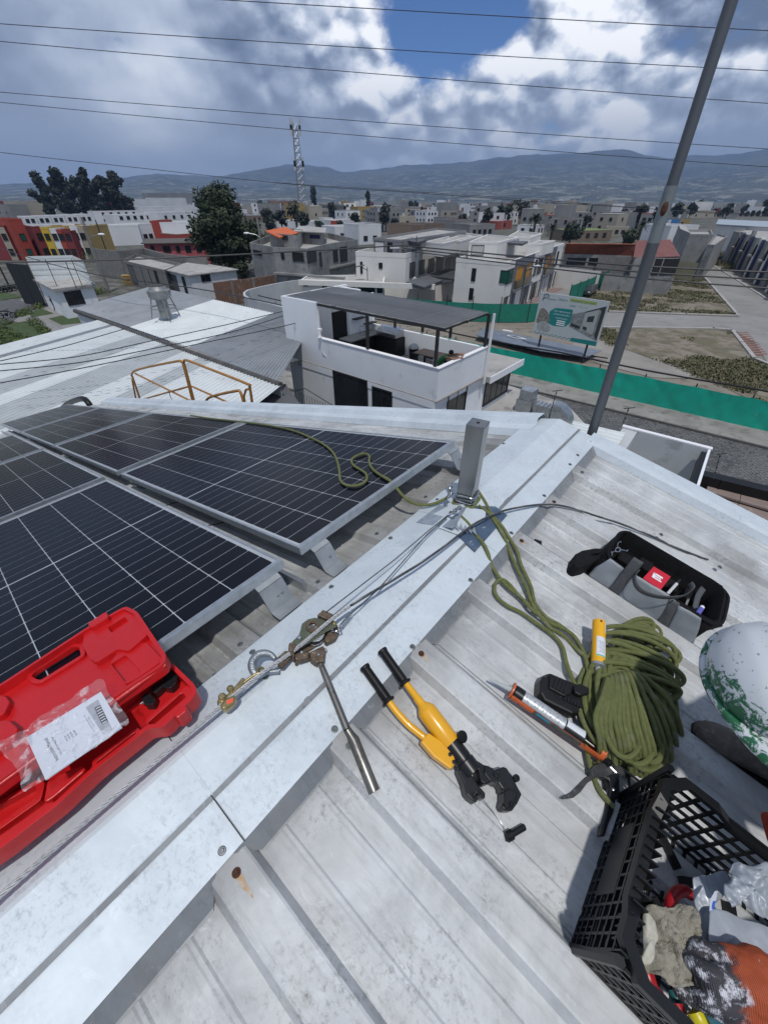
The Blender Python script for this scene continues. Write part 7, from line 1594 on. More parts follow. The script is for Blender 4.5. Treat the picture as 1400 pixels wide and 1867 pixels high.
btext('¡Aquí tu', .36, .90, .26, mTeal); btext('urbanización con crédito', .65, .915, .21, mTeal); btext('crédito', .52, .80, .20, mTeal); btext('VIP y VIS', .67, .80, .20, mLime)
btext('Casas, departamentos', .385, .635, .17, mWhite); btext('y locales comerciales', .385, .565, .17, mWhite); btext('INFORMACIÓN', .40, .475, .15, mWhite)
for i in range(3): bprint('phone_line', mWhite, [(.34, .43-.045*i), (.34, .405-.045*i), (.47, .405-.045*i), (.47, .43-.045*i)], .006)
btext('terranova', .19, .875, .19, mDkP)
mb = MB(); mb.tube([FB(a*Wb, b*Hb, .01) for a, b in ((.06, .82), (.06, .95), (.10, .99), (.14, .95), (.14, .90))], .022, 5); mb.tube([FB(a*Wb, b*Hb, .01) for a, b in ((.05, .86), (.08, .90), (.12, .90))], .02, 5); mb.build('house_logo', mDkP, bbt)
for p in bb_foot: q = onplane(0, 0, p, V((0, 1, 0))); MB().box(Fr(p-bn_*.12, bd, bn_*-1, V((0, 0, 1))), (0, 0, zlo/2+.8), (.14, .12, zlo+1.6)).build('post', mPostB, bbt)
# blue-grey sheets stacked beside the board, foam pieces
sp = thing('sheet_stack', g(1000, 630, 0), 'long low platform covered with blue-grey metal sheets before the billboard', 'platform')
for i, pp_ in enumerate(([(880, 598), (1000, 622), (985, 640), (868, 612)], [(1000, 622), (1096, 640), (1068, 652), (985, 640)])):
    P_ = gp(pp_, .5); mb = MB(); mb.face(*P_); mb.v = mb.v; o = mb.build('metal_sheet', M('blue_grey_sheet', (.17, .20, .25), (.13, .155, .195), 1.5, .5), sp); m = o.modifiers.new('t', 'SOLIDIFY'); m.thickness = .05
for x, y in ((905, 612), (985, 636), (1060, 650)): mb = MB(); p_ = g(x, y, .0); mb.box(Fr(p_), (0, 0, .22), (.12, .12, .44)); mb.build('leg', mPostB, sp)
for a, b in (((1020, 640), (1108, 653)), ((1000, 636), (1100, 660))): mb = MB(); mb.tube(gp([a, b], .25), .06, 5); lone(mb, 'steel_bar', mPostB, 'dark steel bar lying by the platform, the %s one' % ('upper' if a[0] == 1020 else 'lower'), 'bar')
fs_ = MB()
for i in range(6): p_ = g(932+3.6*i, 614+.6*i, .6); fs_.box(Fr(p_, U, Vv*-1).at(0, 0, 0, .3), (0, 0, .03), (.22, 1.0, .09))
lone(fs_, 'corrugated_offcut', mWhite, 'small white corrugated offcut lying on the blue-grey sheets', 'offcut'); mb = MB(); mb.box(Fr(g(925, 604, .5), U, Vv), (0, 0, .05), (.3, 1.1, .1)); lone(mb, 'foam_block', mWhite, 'single white block lying left of the corrugated offcut', 'foam')
# ================================================================ villas, town, trees, mountains
def nwin(b, i, cols, rows, h0=1.0, hh_=1.2, fl=2.9, w=1.1, u0=.08, u1=.92, glass=None, fr=None, mull=0, top=None):
    f, L = b.frame(i)
    for r in range(rows):
        for c in range(cols):
            u = L*(u0+(u1-u0)*(c+.5)/cols); z = b.zb+h0+r*fl
            if z+hh_ < b.zt-.2: b.win(i, u-w/2, z, u+w/2, z+hh_, glass, fr, mull, px=False, deep=.08)
# villa A (left) and villa B (right, with grey and orange balconies)
va = Bld('villa', 'white flat-roofed villa block with a row of six tall side windows', [(648, 458), (740, 462), (838, 437), (760, 430)], 5.9, mVilla, mRoofC, par=.5)
for w_ in ((657, 477, 661, 498), (691, 479, 697, 489)): va.win(0, *w_, mull=0)
for k_ in range(6):
    x = [747, 764, 781, 797, 813, 826][k_]; y = [480, 476, 473, 470, 472, 468][k_]; va.win(1, x, y, x+8.5, y+22-k_*.7, M('curtained_glass', (.16, .17, .17), (.05, .055, .06), 3, .2, st=(3, 1, .2)), mull=1)
v2 = Bld('villa_penthouse', 'grey-framed upper storey with a dark sunshade on the left villa', [(681, 433), (730, 437), (850, 420), (800, 415)], 7.3, M('mid_grey_frame_paint', (.24, .24, .245)), mRoofC, par=.25, zb=5.4)
v2.win(0, 684, 440, 700, 460, mVilla, mull=0, nm='recess'); v2.win(0, 707, 442, 715, 461, mull=1)
Bld('villa_penthouse', 'cream stepped roof storey at the middle of the left villa', [(776, 440), (808, 443), (862, 430), (830, 427)], 6.9, mVilla, mRoofC, zb=5.4, par=.2); Bld('villa_penthouse', 'cream stepped roof storey at the back end of the left villa', [(812, 436), (838, 439), (880, 428), (850, 424)], 6.8, mVilla, mRoofC, zb=5.4, par=.2)
sd_ = Bld('sunshade', 'dark flat sunshade on a post above the villa terrace', [(735, 438), (760, 443), (778, 438), (752, 434)], 7.0, mDkRoof, mDkRoof, zb=6.85, cat='canopy'); mb = MB(); p = g(759, 443, 7.0); mb.box(Fr((p.x, p.y, 5.4)), (0, 0, 1.2), (.1, .1, 2.4)); mb.build('post', mPostB, sd_.t)
Bld('yard_wall', 'white garden wall between the two villas', [(738, 525), (797, 520), (828, 514), (830, 512), (800, 517), (738, 523)], 2.2, mVilla, None, cat='wall')
cp = Bld('carport', 'black glazed carport roof against the side of the left villa', [(741, 515), (773, 525), (806, 512), (778, 503)], 3.0, mDkRoof, mDkRoof, zb=2.75, cat='carport'); Bld('carport', 'grey glazed lean-to roof behind the black carport', [(775, 503), (832, 510), (832, 492), (812, 492)], 3.0, mDkRoof, M('grey_glazing', (.10, .105, .11), (.06, .062, .065), 1, .3), zb=2.85, cat='carport')
vb = Bld('villa', 'white villa with dark corner window and grey and orange balconies', [(832, 470), (927, 477), (1029, 443), (945, 437)], 5.9, mVilla, mRoofC, par=.4)
for w_ in ((861.5, 489, 865.5, 512), (857, 525, 861, 546)): vb.win(0, *w_, mull=0)
vb.win(0, 914, 493, 925, 516, mGlassG, mull=0); vb.win(1, 925, 493, 932.5, 513, mGlassG, mull=0)
mGreyP = M('blue_grey_panel', (.15, .16, .19), (.12, .13, .155), 2, .8); mOr = M('orange_wall', (.55, .25, .03), (.48, .21, .025), 1, .8)
def facade(i, x0, x1, bot, top, mat, nm, out=.06, gl=None):
    "upright strip on wall i between photo columns, by fractions of height"
    u0 = vb.uz(i, x0, 500)[0]; u1 = vb.uz(i, x1, 480)[0]; u0, u1 = min(u0, u1), max(u0, u1); f, L = vb.frame(i); mb = MB(); mb.box(f, ((u0+u1)/2, out/2, (bot+top)/2), (u1-u0, out, top-bot)); return mb.build(nm, mat, vb.t)
f1_, L1_ = vb.frame(1)
for (a, b) in ((.10, .38), (.60, .82)):
    for (u0, u1, z0, z1, m_, o_, nm) in ((a, b, 5.0, 5.86, mGreyP, .10, 'balcony_header'), (a, b, 2.55, 2.75, mGreyP, .5, 'balcony_floor'), (a+.02, b-.02, 2.76, 4.95, mOr, .03, 'balcony_back'), (a, a+.02, 0, 5.86, mGreyP, .14, 'pier'), (b-.02, b, 0, 5.86, mGreyP, .14, 'pier'), (a+(b-a)/2-.005, a+(b-a)/2+.005, 2.76, 5.0, mGreyP, .4, 'pier'), (a+.02, b-.02, 2.8, 3.65, M('balcony_glass', (.10, .08, .04), rough=.15), .42, 'balustrade')):
        mb = MB(); mb.box(f1_, ((u0+u1)/2*L1_, o_/2+.002*(nm == 'pier'), (z0+z1)/2), ((u1-u0)*L1_, o_, z1-z0)); mb.build(nm, m_, vb.t)
for u in (.43, .49, .53, .87): vb.win(1, u*L1_-.0, 3.2, u*L1_+1.0, 5.0, px=False, mull=1)
for u in (.02, .30, .45, .50, .84, .92): vb.win(1, u*L1_, .3, u*L1_+1.1, 2.2, px=False, mull=1)
for u in (.07, .14, .35, .40, .57, .66, .72): vb.win(1, u*L1_, 0.05, u*L1_+.95, 2.15, mVilla if u != .14 else mGreyP, px=False, mull=0, nm='door')
Bld('villa_penthouse', 'cream roof storey with a recessed panel on the right villa', [(856, 440), (908, 441), (945, 432), (888, 427)], 7.4, mVilla, mRoofC, zb=5.4, par=.2).win(0, 861, 447, 880, 464, M('pale_recess', (.50, .49, .46)), mull=0)
pz = Bld('villa_penthouse', 'cream far roof storey with two small openings on the right villa', [(925, 431), (968, 432), (987, 425), (945, 420)], 7.2, mVilla, mRoofC, zb=5.4, par=.2); pz.win(0, 934, 436, 944, 441, mull=0)
Bld('villa_penthouse', 'cream roof storey beside the terrace canopy on the right villa', [(962, 445), (990, 443), (1012, 438), (985, 437)], 6.8, mVilla, mRoofC, zb=5.4, par=.2); sd2 = Bld('sunshade', 'thin grey canopy over the right villa roof terrace', [(906, 442), (952, 446), (962, 441), (920, 439)], 7.0, mDkRoof, mDkRoof, zb=6.9, cat='canopy')
# paving before the villas with red rows, and the parked car
flatpoly('paved_lane', [(830, 560), (940, 575), (1000, 580), (1100, 525), (1096, 510), (1030, 505), (925, 555)], .0, mPave)
for i in range(24):
    a, b = g(916, 563, .02).lerp(g(1034, 512, .02), i/24), g(940, 570, .02).lerp(g(1047, 516, .02), i/24); dv_ = (g(1034, 512, .02)-g(916, 563, .02))/24*.45; mb = MB(); mb.face(a, b, b+dv_, a+dv_); mb.face(a, a-V((0, 0, .02)), b-V((0, 0, .02)), b); o = mb.build('paver_row', mRedPv if i % 2 == 0 else mRedPv); o['kind'] = 'structure'
for i in range(12):
    a = g(770+12*i, 560+.6*i, .02); b = g(800+13*i, 549+.8*i, .02); d_ = V((.35, 0, 0)); mb = MB(); mb.face(a, a+d_, b+d_, b); mb.face(a, b, b-V((0, 0, .02)), a-V((0, 0, .02))); o = mb.build('paver_row', mRedPv); o['kind'] = 'structure'
cf = g(1064, 541, 0); cr2 = g(1083, 530, 0); cdv = (cr2-cf).normalized(); FCr = Fr(cf+cdv*1.6, cdv, V((-cdv.y, cdv.x, 0)), V((0, 0, 1)))
car = thing('parked_car', FCr.o, 'dark grey hatchback parked by the slanting green mesh fence', 'car'); sec = [(-1.9, .35, .62), (-1.85, .3, .85), (-1.2, .25, .95), (-.75, .25, 1.42), (.5, .25, 1.48), (1.5, .25, 1.40), (1.85, .3, .98), (1.92, .35, .6)]
mb = MB(); prof_ = [(x, z0) for x, z0, z1 in sec]+[(x, z1) for x, z0, z1 in sec[::-1]]; mb.prism(Fr(FCr.o, FCr.x, FCr.z, FCr.x.cross(FCr.z)), prof_, -.82, .82); mb.build('body', M('dark_grey_car_paint', (.03, .035, .04), rough=.3, coat=.5), car, bevel=.08)
for sx in (-1.2, 1.2):
    for sy in (-.8, .8): mb = MB(); mb.cyl(Fr(FCr(sx, sy, .32), FCr.x, FCr.z, FCr.x.cross(FCr.z)), (0, 0), .32, -.1, .1, 14); mb.build('wheel', mGrip, car)
for x_, z_, w_ in ((-1.0, 1.18, .03),): mb = MB(); mb.box(FCr.at(-1.0, 0, 1.2, 0), (0, 0, 0), (.06, 1.4, .38)); mb.build('windscreen', M('pale_glass', (.12, .14, .15), rough=.1), car)
for sy in (-.6, .6): mb = MB(); mb.box(FCr, (-1.9, sy, .72), (.06, .3, .14)); mb.build('headlight', mWhite, car)

# red-roofed workshop, blockwork gable, corrugated gate, unfinished houses on the right
ws = Bld('workshop', 'long open shed with a red tiled roof beyond the villas', [(1030, 462), (1162, 466), (1165, 448), (1032, 446)], 3.6, mConc, None)
def slope(b, pts, name='roof', mat=mTile, th=.15): P_ = [g(x, y, z) for x, y, z in pts]; mb = MB(); mb.face(*P_); o = mb.build(name, mat, b.t); m = o.modifiers.new('t', 'SOLIDIFY'); m.thickness = th
slope(ws, [(1028, 463, 3.5), (1160, 466, 3.5), (1160, 445, 5.2), (1032, 444, 5.2)])
for x in (1035, 1052, 1075): ws.win(0, x, 470, x+14, 482, mull=0, nm='opening')
Bld('yard_wall', 'pale cream boundary wall under the red-roofed shed', [(1010, 489), (1092, 497), (1096, 494), (1014, 486)], 2.6, mVilla, None, cat='wall')
bw2 = Bld('block_wall', 'grey blockwork wall in front of the red-tiled shed', [(1092, 467), (1163, 470), (1165, 466), (1094, 464)], 3.6, mBlock, None, cat='wall')
wk2 = Bld('workshop', 'blockwork gable building with dark slots and a dull red roof', [(1159, 468), (1237, 470), (1225, 450), (1160, 450)], 4.6, M('grey_white_blockwork', (.34, .33, .32), (.25, .24, .235), 1.5, .95, c3=(.14, .14, .14), sc3=2, lo3=.55, hi3=.7), None); slope(wk2, [(1155, 469, 4.5), (1240, 467, 4.5), (1222, 436, 6.4), (1160, 438, 6.4)], mat=M('dull_red_sheet', (.21, .085, .08), (.16, .065, .06), 1, .8))
for x in (1182, 1198, 1214, 1228): wk2.win(0, x-1.5, 472, x+.5, 500, mull=0, nm='slot')
Bld('lot_wall', 'stained grey rendered wall along the back of the weedy lot', [(1102, 500), (1226, 507), (1230, 504), (1105, 497)], 2.2, mConc, None, cat='wall')
gq = Bld('site_gate', 'pale yellow corrugated site gate at the end of the paved road', [(1229, 476), (1273, 481), (1274, 479), (1230, 475)], 2.6, M('pale_yellow_sheet', (.34, .33, .22), (.27, .26, .18), 3, .7, st=(6, 6, .2)), None, cat='gate')
un = Bld('concrete_shell', 'bare grey concrete house shell with a blank end wall beside the road', [(1258, 426), (1300, 427), (1296, 418), (1250, 418)], 6.3, mConc, mRoofC, par=.4)
Bld('concrete_shell', 'lower stepped part of the grey concrete house shell', [(1290, 445), (1303, 446), (1326, 430), (1308, 426)], 5.2, mConc, mRoofC, par=.3)
un2 = Bld('concrete_shell', 'unfinished concrete houses behind the blank grey end wall', [(1240, 418), (1257, 425), (1249, 412), (1237, 410)], 6.3, mConc, mRoofC)
rh = Bld('row_houses', 'row of unfinished grey and cream town houses along the right of the road', [(1338, 421), (1352, 424), (1560, 492), (1660, 440), (1430, 400)], 5.6, mConc, mRoofC, par=.3)
f_, L_ = rh.frame(1)
for k_ in range(7):
    u = L_*(.01+.14*k_)
    for (du_, w_, z0, z1, m_, o_, nm) in ((0, .35, 0, 5.8, mConc, .5, 'party_wall'), (.6, 2.2, 3.0, 3.25, mRoofC, 1.0, 'balcony_slab'), (.8, 1.6, .2, 2.5, mGrip, .05, 'opening'), (.8, 1.6, 3.4, 5.0, mGrip, .05, 'opening'), (2.9, 1.0, 0, 6.6 if k_ % 2 else 5.9, mVilla if k_ > 1 else mConc, .6, 'bay_wall'), (3.95, .2, 0, 5.7, M('navy_render', (.04, .055, .12)), .5, 'blue_pier'), (3.1, .35, 3.3, 4.9, mGrip, .83, 'slot_window')):
        mb = MB(); mb.box(f_, (u+du_+w_/2, o_/2, (z0+z1)/2), (w_, o_, z1-z0)); mb.build(nm, m_, rh.t)
Bld('warehouse', 'long pale warehouse with a blue-grey roof at the right skyline', [(1308, 409), (1500, 420), (1500, 408), (1312, 400)], 6.0, mVilla, M('pale_blue_roof', (.33, .38, .43), rough=.6), over=.4)

# ---- guard lodge block (white, dark windows), curved wall, brick wall, grey corner house
lo_ = Bld('white_lodge', 'low white lodge with a flat roof and wide dark windows', [(549, 509), (700, 514), (702, 500), (560, 502)], 3.1, mVilla, mRoofC, par=.12)
lo_.band(0, -.3, 17.5, 2.5, 3.08, .35, mVilla, 'fascia')
for w_ in ((554, 515, 561, 521), (588, 517, 597, 540), (609, 517, 626, 534), (638, 517, 647, 536), (653, 517, 683, 534), (688, 516, 697, 533)): lo_.win(0, *w_, mull=0)
cw = thing('curved_wall', g(480, 560, 0), 'rounded off-white concrete wall curving round in front of the lodge', 'wall')
P = smooth_path(gp([(560, 508), (520, 513), (480, 521), (452, 528), (445, 534), (449, 541), (470, 548), (505, 556), (540, 566)], 2.6), 4)
for a_, b_ in zip(P[:-1:3], P[3::3]): mb = MB(); d_ = (b_-a_).normalized(); n_ = V((-d_.y, d_.x, 0)); mb.box(Fr((a_.x, a_.y, 0), d_, n_), ((b_-a_).length/2, 0, 1.3), ((b_-a_).length+.05, .25, 2.6)); mb.build('wall_segment', mPlast, cw)
mBrick = M('old_red_brick', (.20, .105, .07), (.14, .08, .055), 1.2, .95, c3=(.24, .21, .18), sc3=2, lo3=.56, hi3=.68)
def wallrun(name, label, pts, h, mat, w=.25, cat='wall', z0=0):
    t_ = thing(name, g(*pts[0], h), label, cat); P_ = gp(pts, h)
    for a_, b_ in zip(P_[:-1], P_[1:]): d_ = (b_-a_).normalized(); n_ = V((-d_.y, d_.x, 0)); mb = MB(); mb.box(Fr((a_.x, a_.y, 0), d_, n_), ((b_-a_).length/2, 0, (h+z0)/2), ((b_-a_).length-.01, w, h-z0)); mb.build('wall_panel', mat, t_); mb = MB(); mb.box(Fr((b_.x, b_.y, 0), d_, n_), (0, 0, h/2+.04), (.3, w+.1, h+.08)); mb.build('pier', mBlock, t_)
wallrun('brick_wall', 'long old brick wall running behind the curved white wall', [(388, 515), (420, 511), (460, 507), (500, 501), (540, 495), (580, 490), (620, 484), (652, 478)], 2.8, mBrick)
gh = Bld('concrete_house', 'large raw concrete corner house with an orange lean-to on its roof', [(455, 442), (498, 450), (560, 453), (598, 444), (652, 436), (600, 424), (500, 425)], 6.2, mConc, mRoofC, par=.9)
for i_, w_ in ((1, (512, 460, 519, 472)), (1, (533, 460, 554, 476)), (2, (559, 460, 577, 475)), (3, (607, 457, 616, 475)), (3, (619, 451, 633, 474)), (2, (581, 460, 587, 483)), (0, (462, 455, 478, 466))): gh.win(i_, *w_, mull=0)
gh.band(1, -.2, 11, 3.0, 3.25, .5, mConc); gh.band(3, -.2, 13, 3.0, 3.25, .3, mConc)
gu = Bld('roof_room', 'grey roof-top room with a bright orange tiled awning', [(490, 424), (541, 428), (552, 418), (500, 414)], 7.2, mConc, None, zb=5.3); slope(gu, [(484, 420, 7.5), (510, 432, 6.9), (545, 424, 6.9), (520, 413, 7.7)], mat=M('bright_orange_tiles', (.62, .14, .04), (.52, .11, .03), 2, .7)); gu.win(0, 515, 429, 525, 437, mull=0)
gw_ = Bld('roof_room', 'white and grey roof-top room beside the orange awning', [(540, 422), (588, 424), (590, 416), (548, 413)], 7.0, mConc, mRoofC, zb=5.3, over=.5); gw_.win(0, 565, 428, 583, 434, M('violet_glass', (.03, .03, .10), rough=.2), mull=2)
# lock-up shops by the shed, blockwork parapets, pink house
lk = Bld('lockup_shops', 'row of lock-up shops with grey shutters behind the white shed', [(222, 474), (300, 492), (330, 480), (250, 462)], 3.4, mBlock, mRoofC, par=.4)
for x0, x1 in ((232, 252), (256, 266), (270, 279), (285, 289)): lk.win(0, x0, 480+(x0-222)*.22, x1, 512+(x1-222)*.15, mDkRoof if x0 < 250 else mGrip, mull=0, nm='shutter')
l2 = Bld('white_garage', 'white garage with two dark doors and a pale flat roof', [(302, 492), (345, 502), (430, 492), (350, 478)], 3.2, mWallW, mRoofC, over=.3); l2.win(0, 307, 499, 328, 530, mDkRoof, mull=1, nm='shutter'); l2.win(0, 331, 504, 345, 540, mGrip, mull=0, nm='door'); l2.win(1, 366, 502, 384, 511, mull=1)
wallrun('block_wall', 'grey block parapet stepping up behind the lock-up shops', [(165, 452), (215, 457), (262, 452), (300, 462), (375, 470)], 4.2, mBlock)
pk = Bld('pink_house', 'long pink house with a brown roof and five dark windows', [(262, 444), (376, 442), (374, 434), (270, 436)], 4.3, M('pink_paint', (.42, .10, .11), (.34, .085, .09), 1, .9), M('brown_fibre_roof', (.10, .085, .075), rough=.9), over=.5)
for x0, x1 in ((274, 283), (296, 312), (320, 329), (337, 349), (357, 368)): pk.win(0, x0, 448, x1, 459, mull=0)
# gatehouse, black gate, lawn, guard, motorcycles
flatpoly('lawn', [(-120, 640), (20, 590), (44, 585), (86, 597), (95, 610), (60, 640), (-120, 700)], .02, M('mown_lawn', (.055, .085, .025), (.04, .065, .02), 1, .95), 'structure')
flatpoly('lawn', [(-80, 540), (5, 532), (45, 540), (-80, 560)], .02, MATS['mown_lawn']); flatpoly('lawn', [(88, 580), (147, 568), (150, 588), (112, 592)], .02, MATS['mown_lawn']); flatpoly('lawn', [(52, 570), (76, 562), (98, 571), (58, 578)], .02, MATS['mown_lawn'])
flatpoly('paved_path', [(-60, 560), (44, 545), (150, 560), (160, 590), (100, 640), (60, 620), (84, 600), (20, 584), (-60, 600)], .0, mPave); flatpoly('access_road', [(-120, 552), (35, 546), (62, 556), (20, 588), (-120, 620)], .01, M('asphalt_grey', (.11, .11, .112), (.085, .085, .09), 1, .9))
gz_ = 3.0; gt2 = Bld('gatehouse', 'white gatehouse with a slab roof and a silver corrugated screen on top', [(66, 511), (102, 530), (169, 521), (150, 509)], gz_, mWH, mRoofC, over=.35, roof_th=.25)
gt2.win(1, 116, 533, 155, 552, mull=2)
for a_, b_ in (((66, 511), (148, 508)), ((148, 508), (168, 520))):
    A_, B_ = g(*a_, gz_+.25), g(*b_, gz_+.25); h_ = 2.6; mb = MB()
    for k_ in range(9): mb.box(Fr(A_, (B_-A_).normalized(), V((0, 0, 1)).cross((B_-A_).normalized())), ((B_-A_).length/2, .03*(k_ % 2), h_*(k_+.5)/9), ((B_-A_).length, .03, h_/9))
    mb.build('corrugated_screen', mShW, gt2.t)
for k_, x in enumerate((70, 104, 140, 150)): p_ = g(x, 526-(k_ % 2)*5, gz_+.25); MB().tube([p_, p_+V((0, 0, 2.7))], .04, 5).build('mast', mPostB, gt2.t)
bg = thing('black_gate', g(66, 556, 0), 'tall black steel gate panels standing beside the gatehouse', 'gate')
for k_, (a_, b_) in enumerate((((86, 559), (66, 556)), ((66, 556), (46, 553)))): A_, B_ = g(*a_, 0), g(*b_, 0); mb = MB(); mb.box(Fr(A_, (B_-A_).normalized(), V((0, 0, 1)).cross((B_-A_).normalized())), ((B_-A_).length/2, 0, 2.4), ((B_-A_).length-.08, .08, 4.8)); mb.build('gate_leaf', M('black_gate_paint', (.012, .014, .017), rough=.5), bg)
gd2 = thing('person', g(103, 567, 0), 'guard in dark uniform walking along the white gatehouse wall', 'person'); q = g(103, 567, 0); o3 = lambda x, y, z: q+V((x, y, z))
J = {'p': (o3(0, 0, .95), .13), 'c': (o3(-.02, 0, 1.38), (.17, .11)), 'n': (o3(-.04, 0, 1.52), .055), 'h': (o3(-.06, 0, 1.66), .09), 'sl': (o3(-.2, .02, 1.42), .055), 'el': (o3(-.27, .08, 1.15), .045), 'wl': (o3(-.2, .22, .98), .035), 'sr': (o3(.17, .02, 1.42), .055), 'er': (o3(.26, -.05, 1.15), .045), 'wr': (o3(.22, -.12, .92), .035), 'kl': (o3(-.12, .1, .5), .075), 'al': (o3(-.16, -.1, .07), .05), 'kr': (o3(.12, -.05, .5), .075), 'ar': (o3(.14, .15, .07), .05)}
mNavy = M('dark_uniform', (.012, .014, .022), rough=.9); skin_body('body', J, [('p', 'c'), ('c', 'n'), ('n', 'h'), ('c', 'sl'), ('sl', 'el'), ('el', 'wl'), ('c', 'sr'), ('sr', 'er'), ('er', 'wr'), ('p', 'kl'), ('kl', 'al'), ('p', 'kr'), ('kr', 'ar')], 'p', [(mNavy, [('p', 'c'), ('c', 'sl'), ('sl', 'el'), ('c', 'sr'), ('sr', 'er'), ('p', 'kl'), ('kl', 'al'), ('p', 'kr'), ('kr', 'ar')]), (mSkin, [('n', 'h'), ('el', 'wl'), ('er', 'wr')])], gd2)
mb = MB(); mb.ball(o3(-.06, 0, 1.73), .10, 1, 1, .6, n=8); mb.build('cap', mGrip, gd2, smooth=True)
def moto(px, ang, label, grp=None):
    o = g(*px, 0); t_ = thing('motorcycle', o, label, 'motorcycle', grp); F_ = Fr(o, (math.cos(ang), math.sin(ang), 0), (-math.sin(ang), math.cos(ang), 0)); S = Fr(F_.o, F_.x, F_.z, F_.x.cross(F_.z))
    for x in (-.65, .65): mb = MB(); mb.tube([S(x+.3*math.cos(a*PI/8), .32+.3*math.sin(a*PI/8), 0) for a in range(16)], .06, 6, closed=True); mb.build('wheel', mGrip, t_)
    mb = MB(); mb.tube([F_(-.65, 0, .32), F_(-.2, 0, .4), F_(.1, 0, .4), F_(.4, 0, .8), F_(.65, 0, .32)], .05, 6); mb.ball(F_(0, 0, .42), .2, n=8); mb.build('frame', mBlk, t_); mb = MB(); mb.ball(F_(.15, 0, .82), .2, 1.3, .7, .7, n=8); mb.build('tank', M('moto_tank', (.03, .03, .035), rough=.3), t_, smooth=True); mb = MB(); mb.box(F_, (-.35, 0, .80), (.7, .25, .1)); mb.build('seat', mGrip, t_); mb = MB(); mb.tube([F_(.4, -.35, 1.05), F_(.42, 0, 1.0), F_(.4, .35, 1.05)], .025, 5); mb.build('handlebar', mBlk, t_)
moto((15, 580), .3, 'single black motorcycle parked by itself on the access road'); 
for k_ in range(4): moto((2+9*k_, 534-1.5*k_), 1.2, 'black motorcycle in the crowded row by the tall black gate', 'motorcycles by the gate')
pls = thing('pallet_stack', g(236, 518, 0), 'stack of yellow wooden pallets beside the lock-up shops', 'pallets'); q = g(236, 518, 0)
for k_ in range(7): mb = MB(); mb.box(Fr(q).at(0, 0, .12+.2*k_, .3+.05*math.sin(k_*2)), (0, 0, 0), (1.5, 1.3, .12)); mb.build('pallet', M('pallet_wood', (.42, .29, .11), (.33, .22, .09), 6, .8), pls)

# ---- trees
mLeafD = M('dark_evergreen_leaf', (.016, .026, .012), (.028, .042, .016), 1.5, .7); mLeafM = M('green_leaf', (.030, .052, .016), (.045, .070, .022), 1.5, .7); mBark = M('grey_brown_bark', (.10, .08, .065), (.06, .05, .04), 4, .95); mLeafE = M('eucalyptus_leaf', (.010, .016, .013), (.018, .026, .019), 1.2, .75)
def tree(label, base, H, blobs, leaf, nleaf, ls, name='tree', group=None, seed=1, trunk=.3, cat='tree'):
    rnd = random.Random(seed); b = g(*base, 0) if len(base) == 2 else V(base); t_ = thing(name, b, label, cat, group)
    mb = MB(); mb.tube([b, b+V((.1, 0, H*.3)), b+V((-.1, .1, H*.62))], [trunk, trunk*.75, trunk*.35], 8)
    for (x, y, z, r) in blobs: mb.tube([b+V((0, 0, H*min(.3, z*.6))), b+V((x*H*.6, y*H*.6, z*H*.85)), b+V((x*H, y*H, z*H))], [trunk*.4, trunk*.22, trunk*.08], 5)
    mb.build('trunk', mBark, t_); mb = MB(); W_ = [r**2 for *_, r in blobs]
    for _ in range(nleaf):
        x, y, z, r = rnd.choices(blobs, W_)[0]; d = V((rnd.gauss(0, 1), rnd.gauss(0, 1), rnd.gauss(0, 1))).normalized(); rad = r*H*(rnd.random()**.35)*(.72+.42*MN.noise(d*2.3+V((x*9, y*9, z*9+seed))))
        c = b+V((x*H, y*H, z*H))+V((d.x*rad, d.y*rad, d.z*rad*.85)); s = ls*rnd.uniform(.6, 1.3); a1_ = V((rnd.gauss(0, 1), rnd.gauss(0, 1), rnd.gauss(0, .6))).normalized()*s; a2_ = a1_.cross(d).normalized()*s*.6; mb.mi = 0 if rnd.random() < .7 else 1
        mb.face(c-a1_, c+a2_, c+a1_*.9, c-a2_)
    mb.build('crown', leaf, t_); return t_
def blobset(seed, n, spread, z0, z1, r0, r1):
    rnd = random.Random(seed); out = []
    for i in range(n): z = z0+(z1-z0)*i/max(n-1, 1); a = rnd.uniform(0, 6.28); q_ = spread*math.sin(PI*min(.95, .15+.8*(z-z0)/(z1-z0+1e-6)))*rnd.uniform(.5, 1); out.append((q_*math.cos(a), q_*math.sin(a), z, rnd.uniform(r0, r1)))
    return out
def hgt(base, y): return zat(g(*base, 0), y)
bt_ = (425, 505); H_ = hgt(bt_, 330); tree('huge dark round-crowned tree towering between the coloured and grey houses', bt_, H_, blobset(3, 18, .30, .22, .84, .19, .27), [mLeafD, mLeafM], 26000, .27, seed=2, trunk=.5)
tree('smaller dark tree leaning out at the right of the huge tree', (476, 492), hgt((476, 492), 392), blobset(5, 6, .3, .35, .8, .2, .28), [mLeafD, mLeafM], 3500, .22, seed=6)
tree('low dark shrubby tree by the brick wall', (447, 515), hgt((447, 515), 470), blobset(6, 5, .4, .4, .7, .3, .4), [mLeafD, mLeafM], 2000, .16, seed=8, name='shrub')
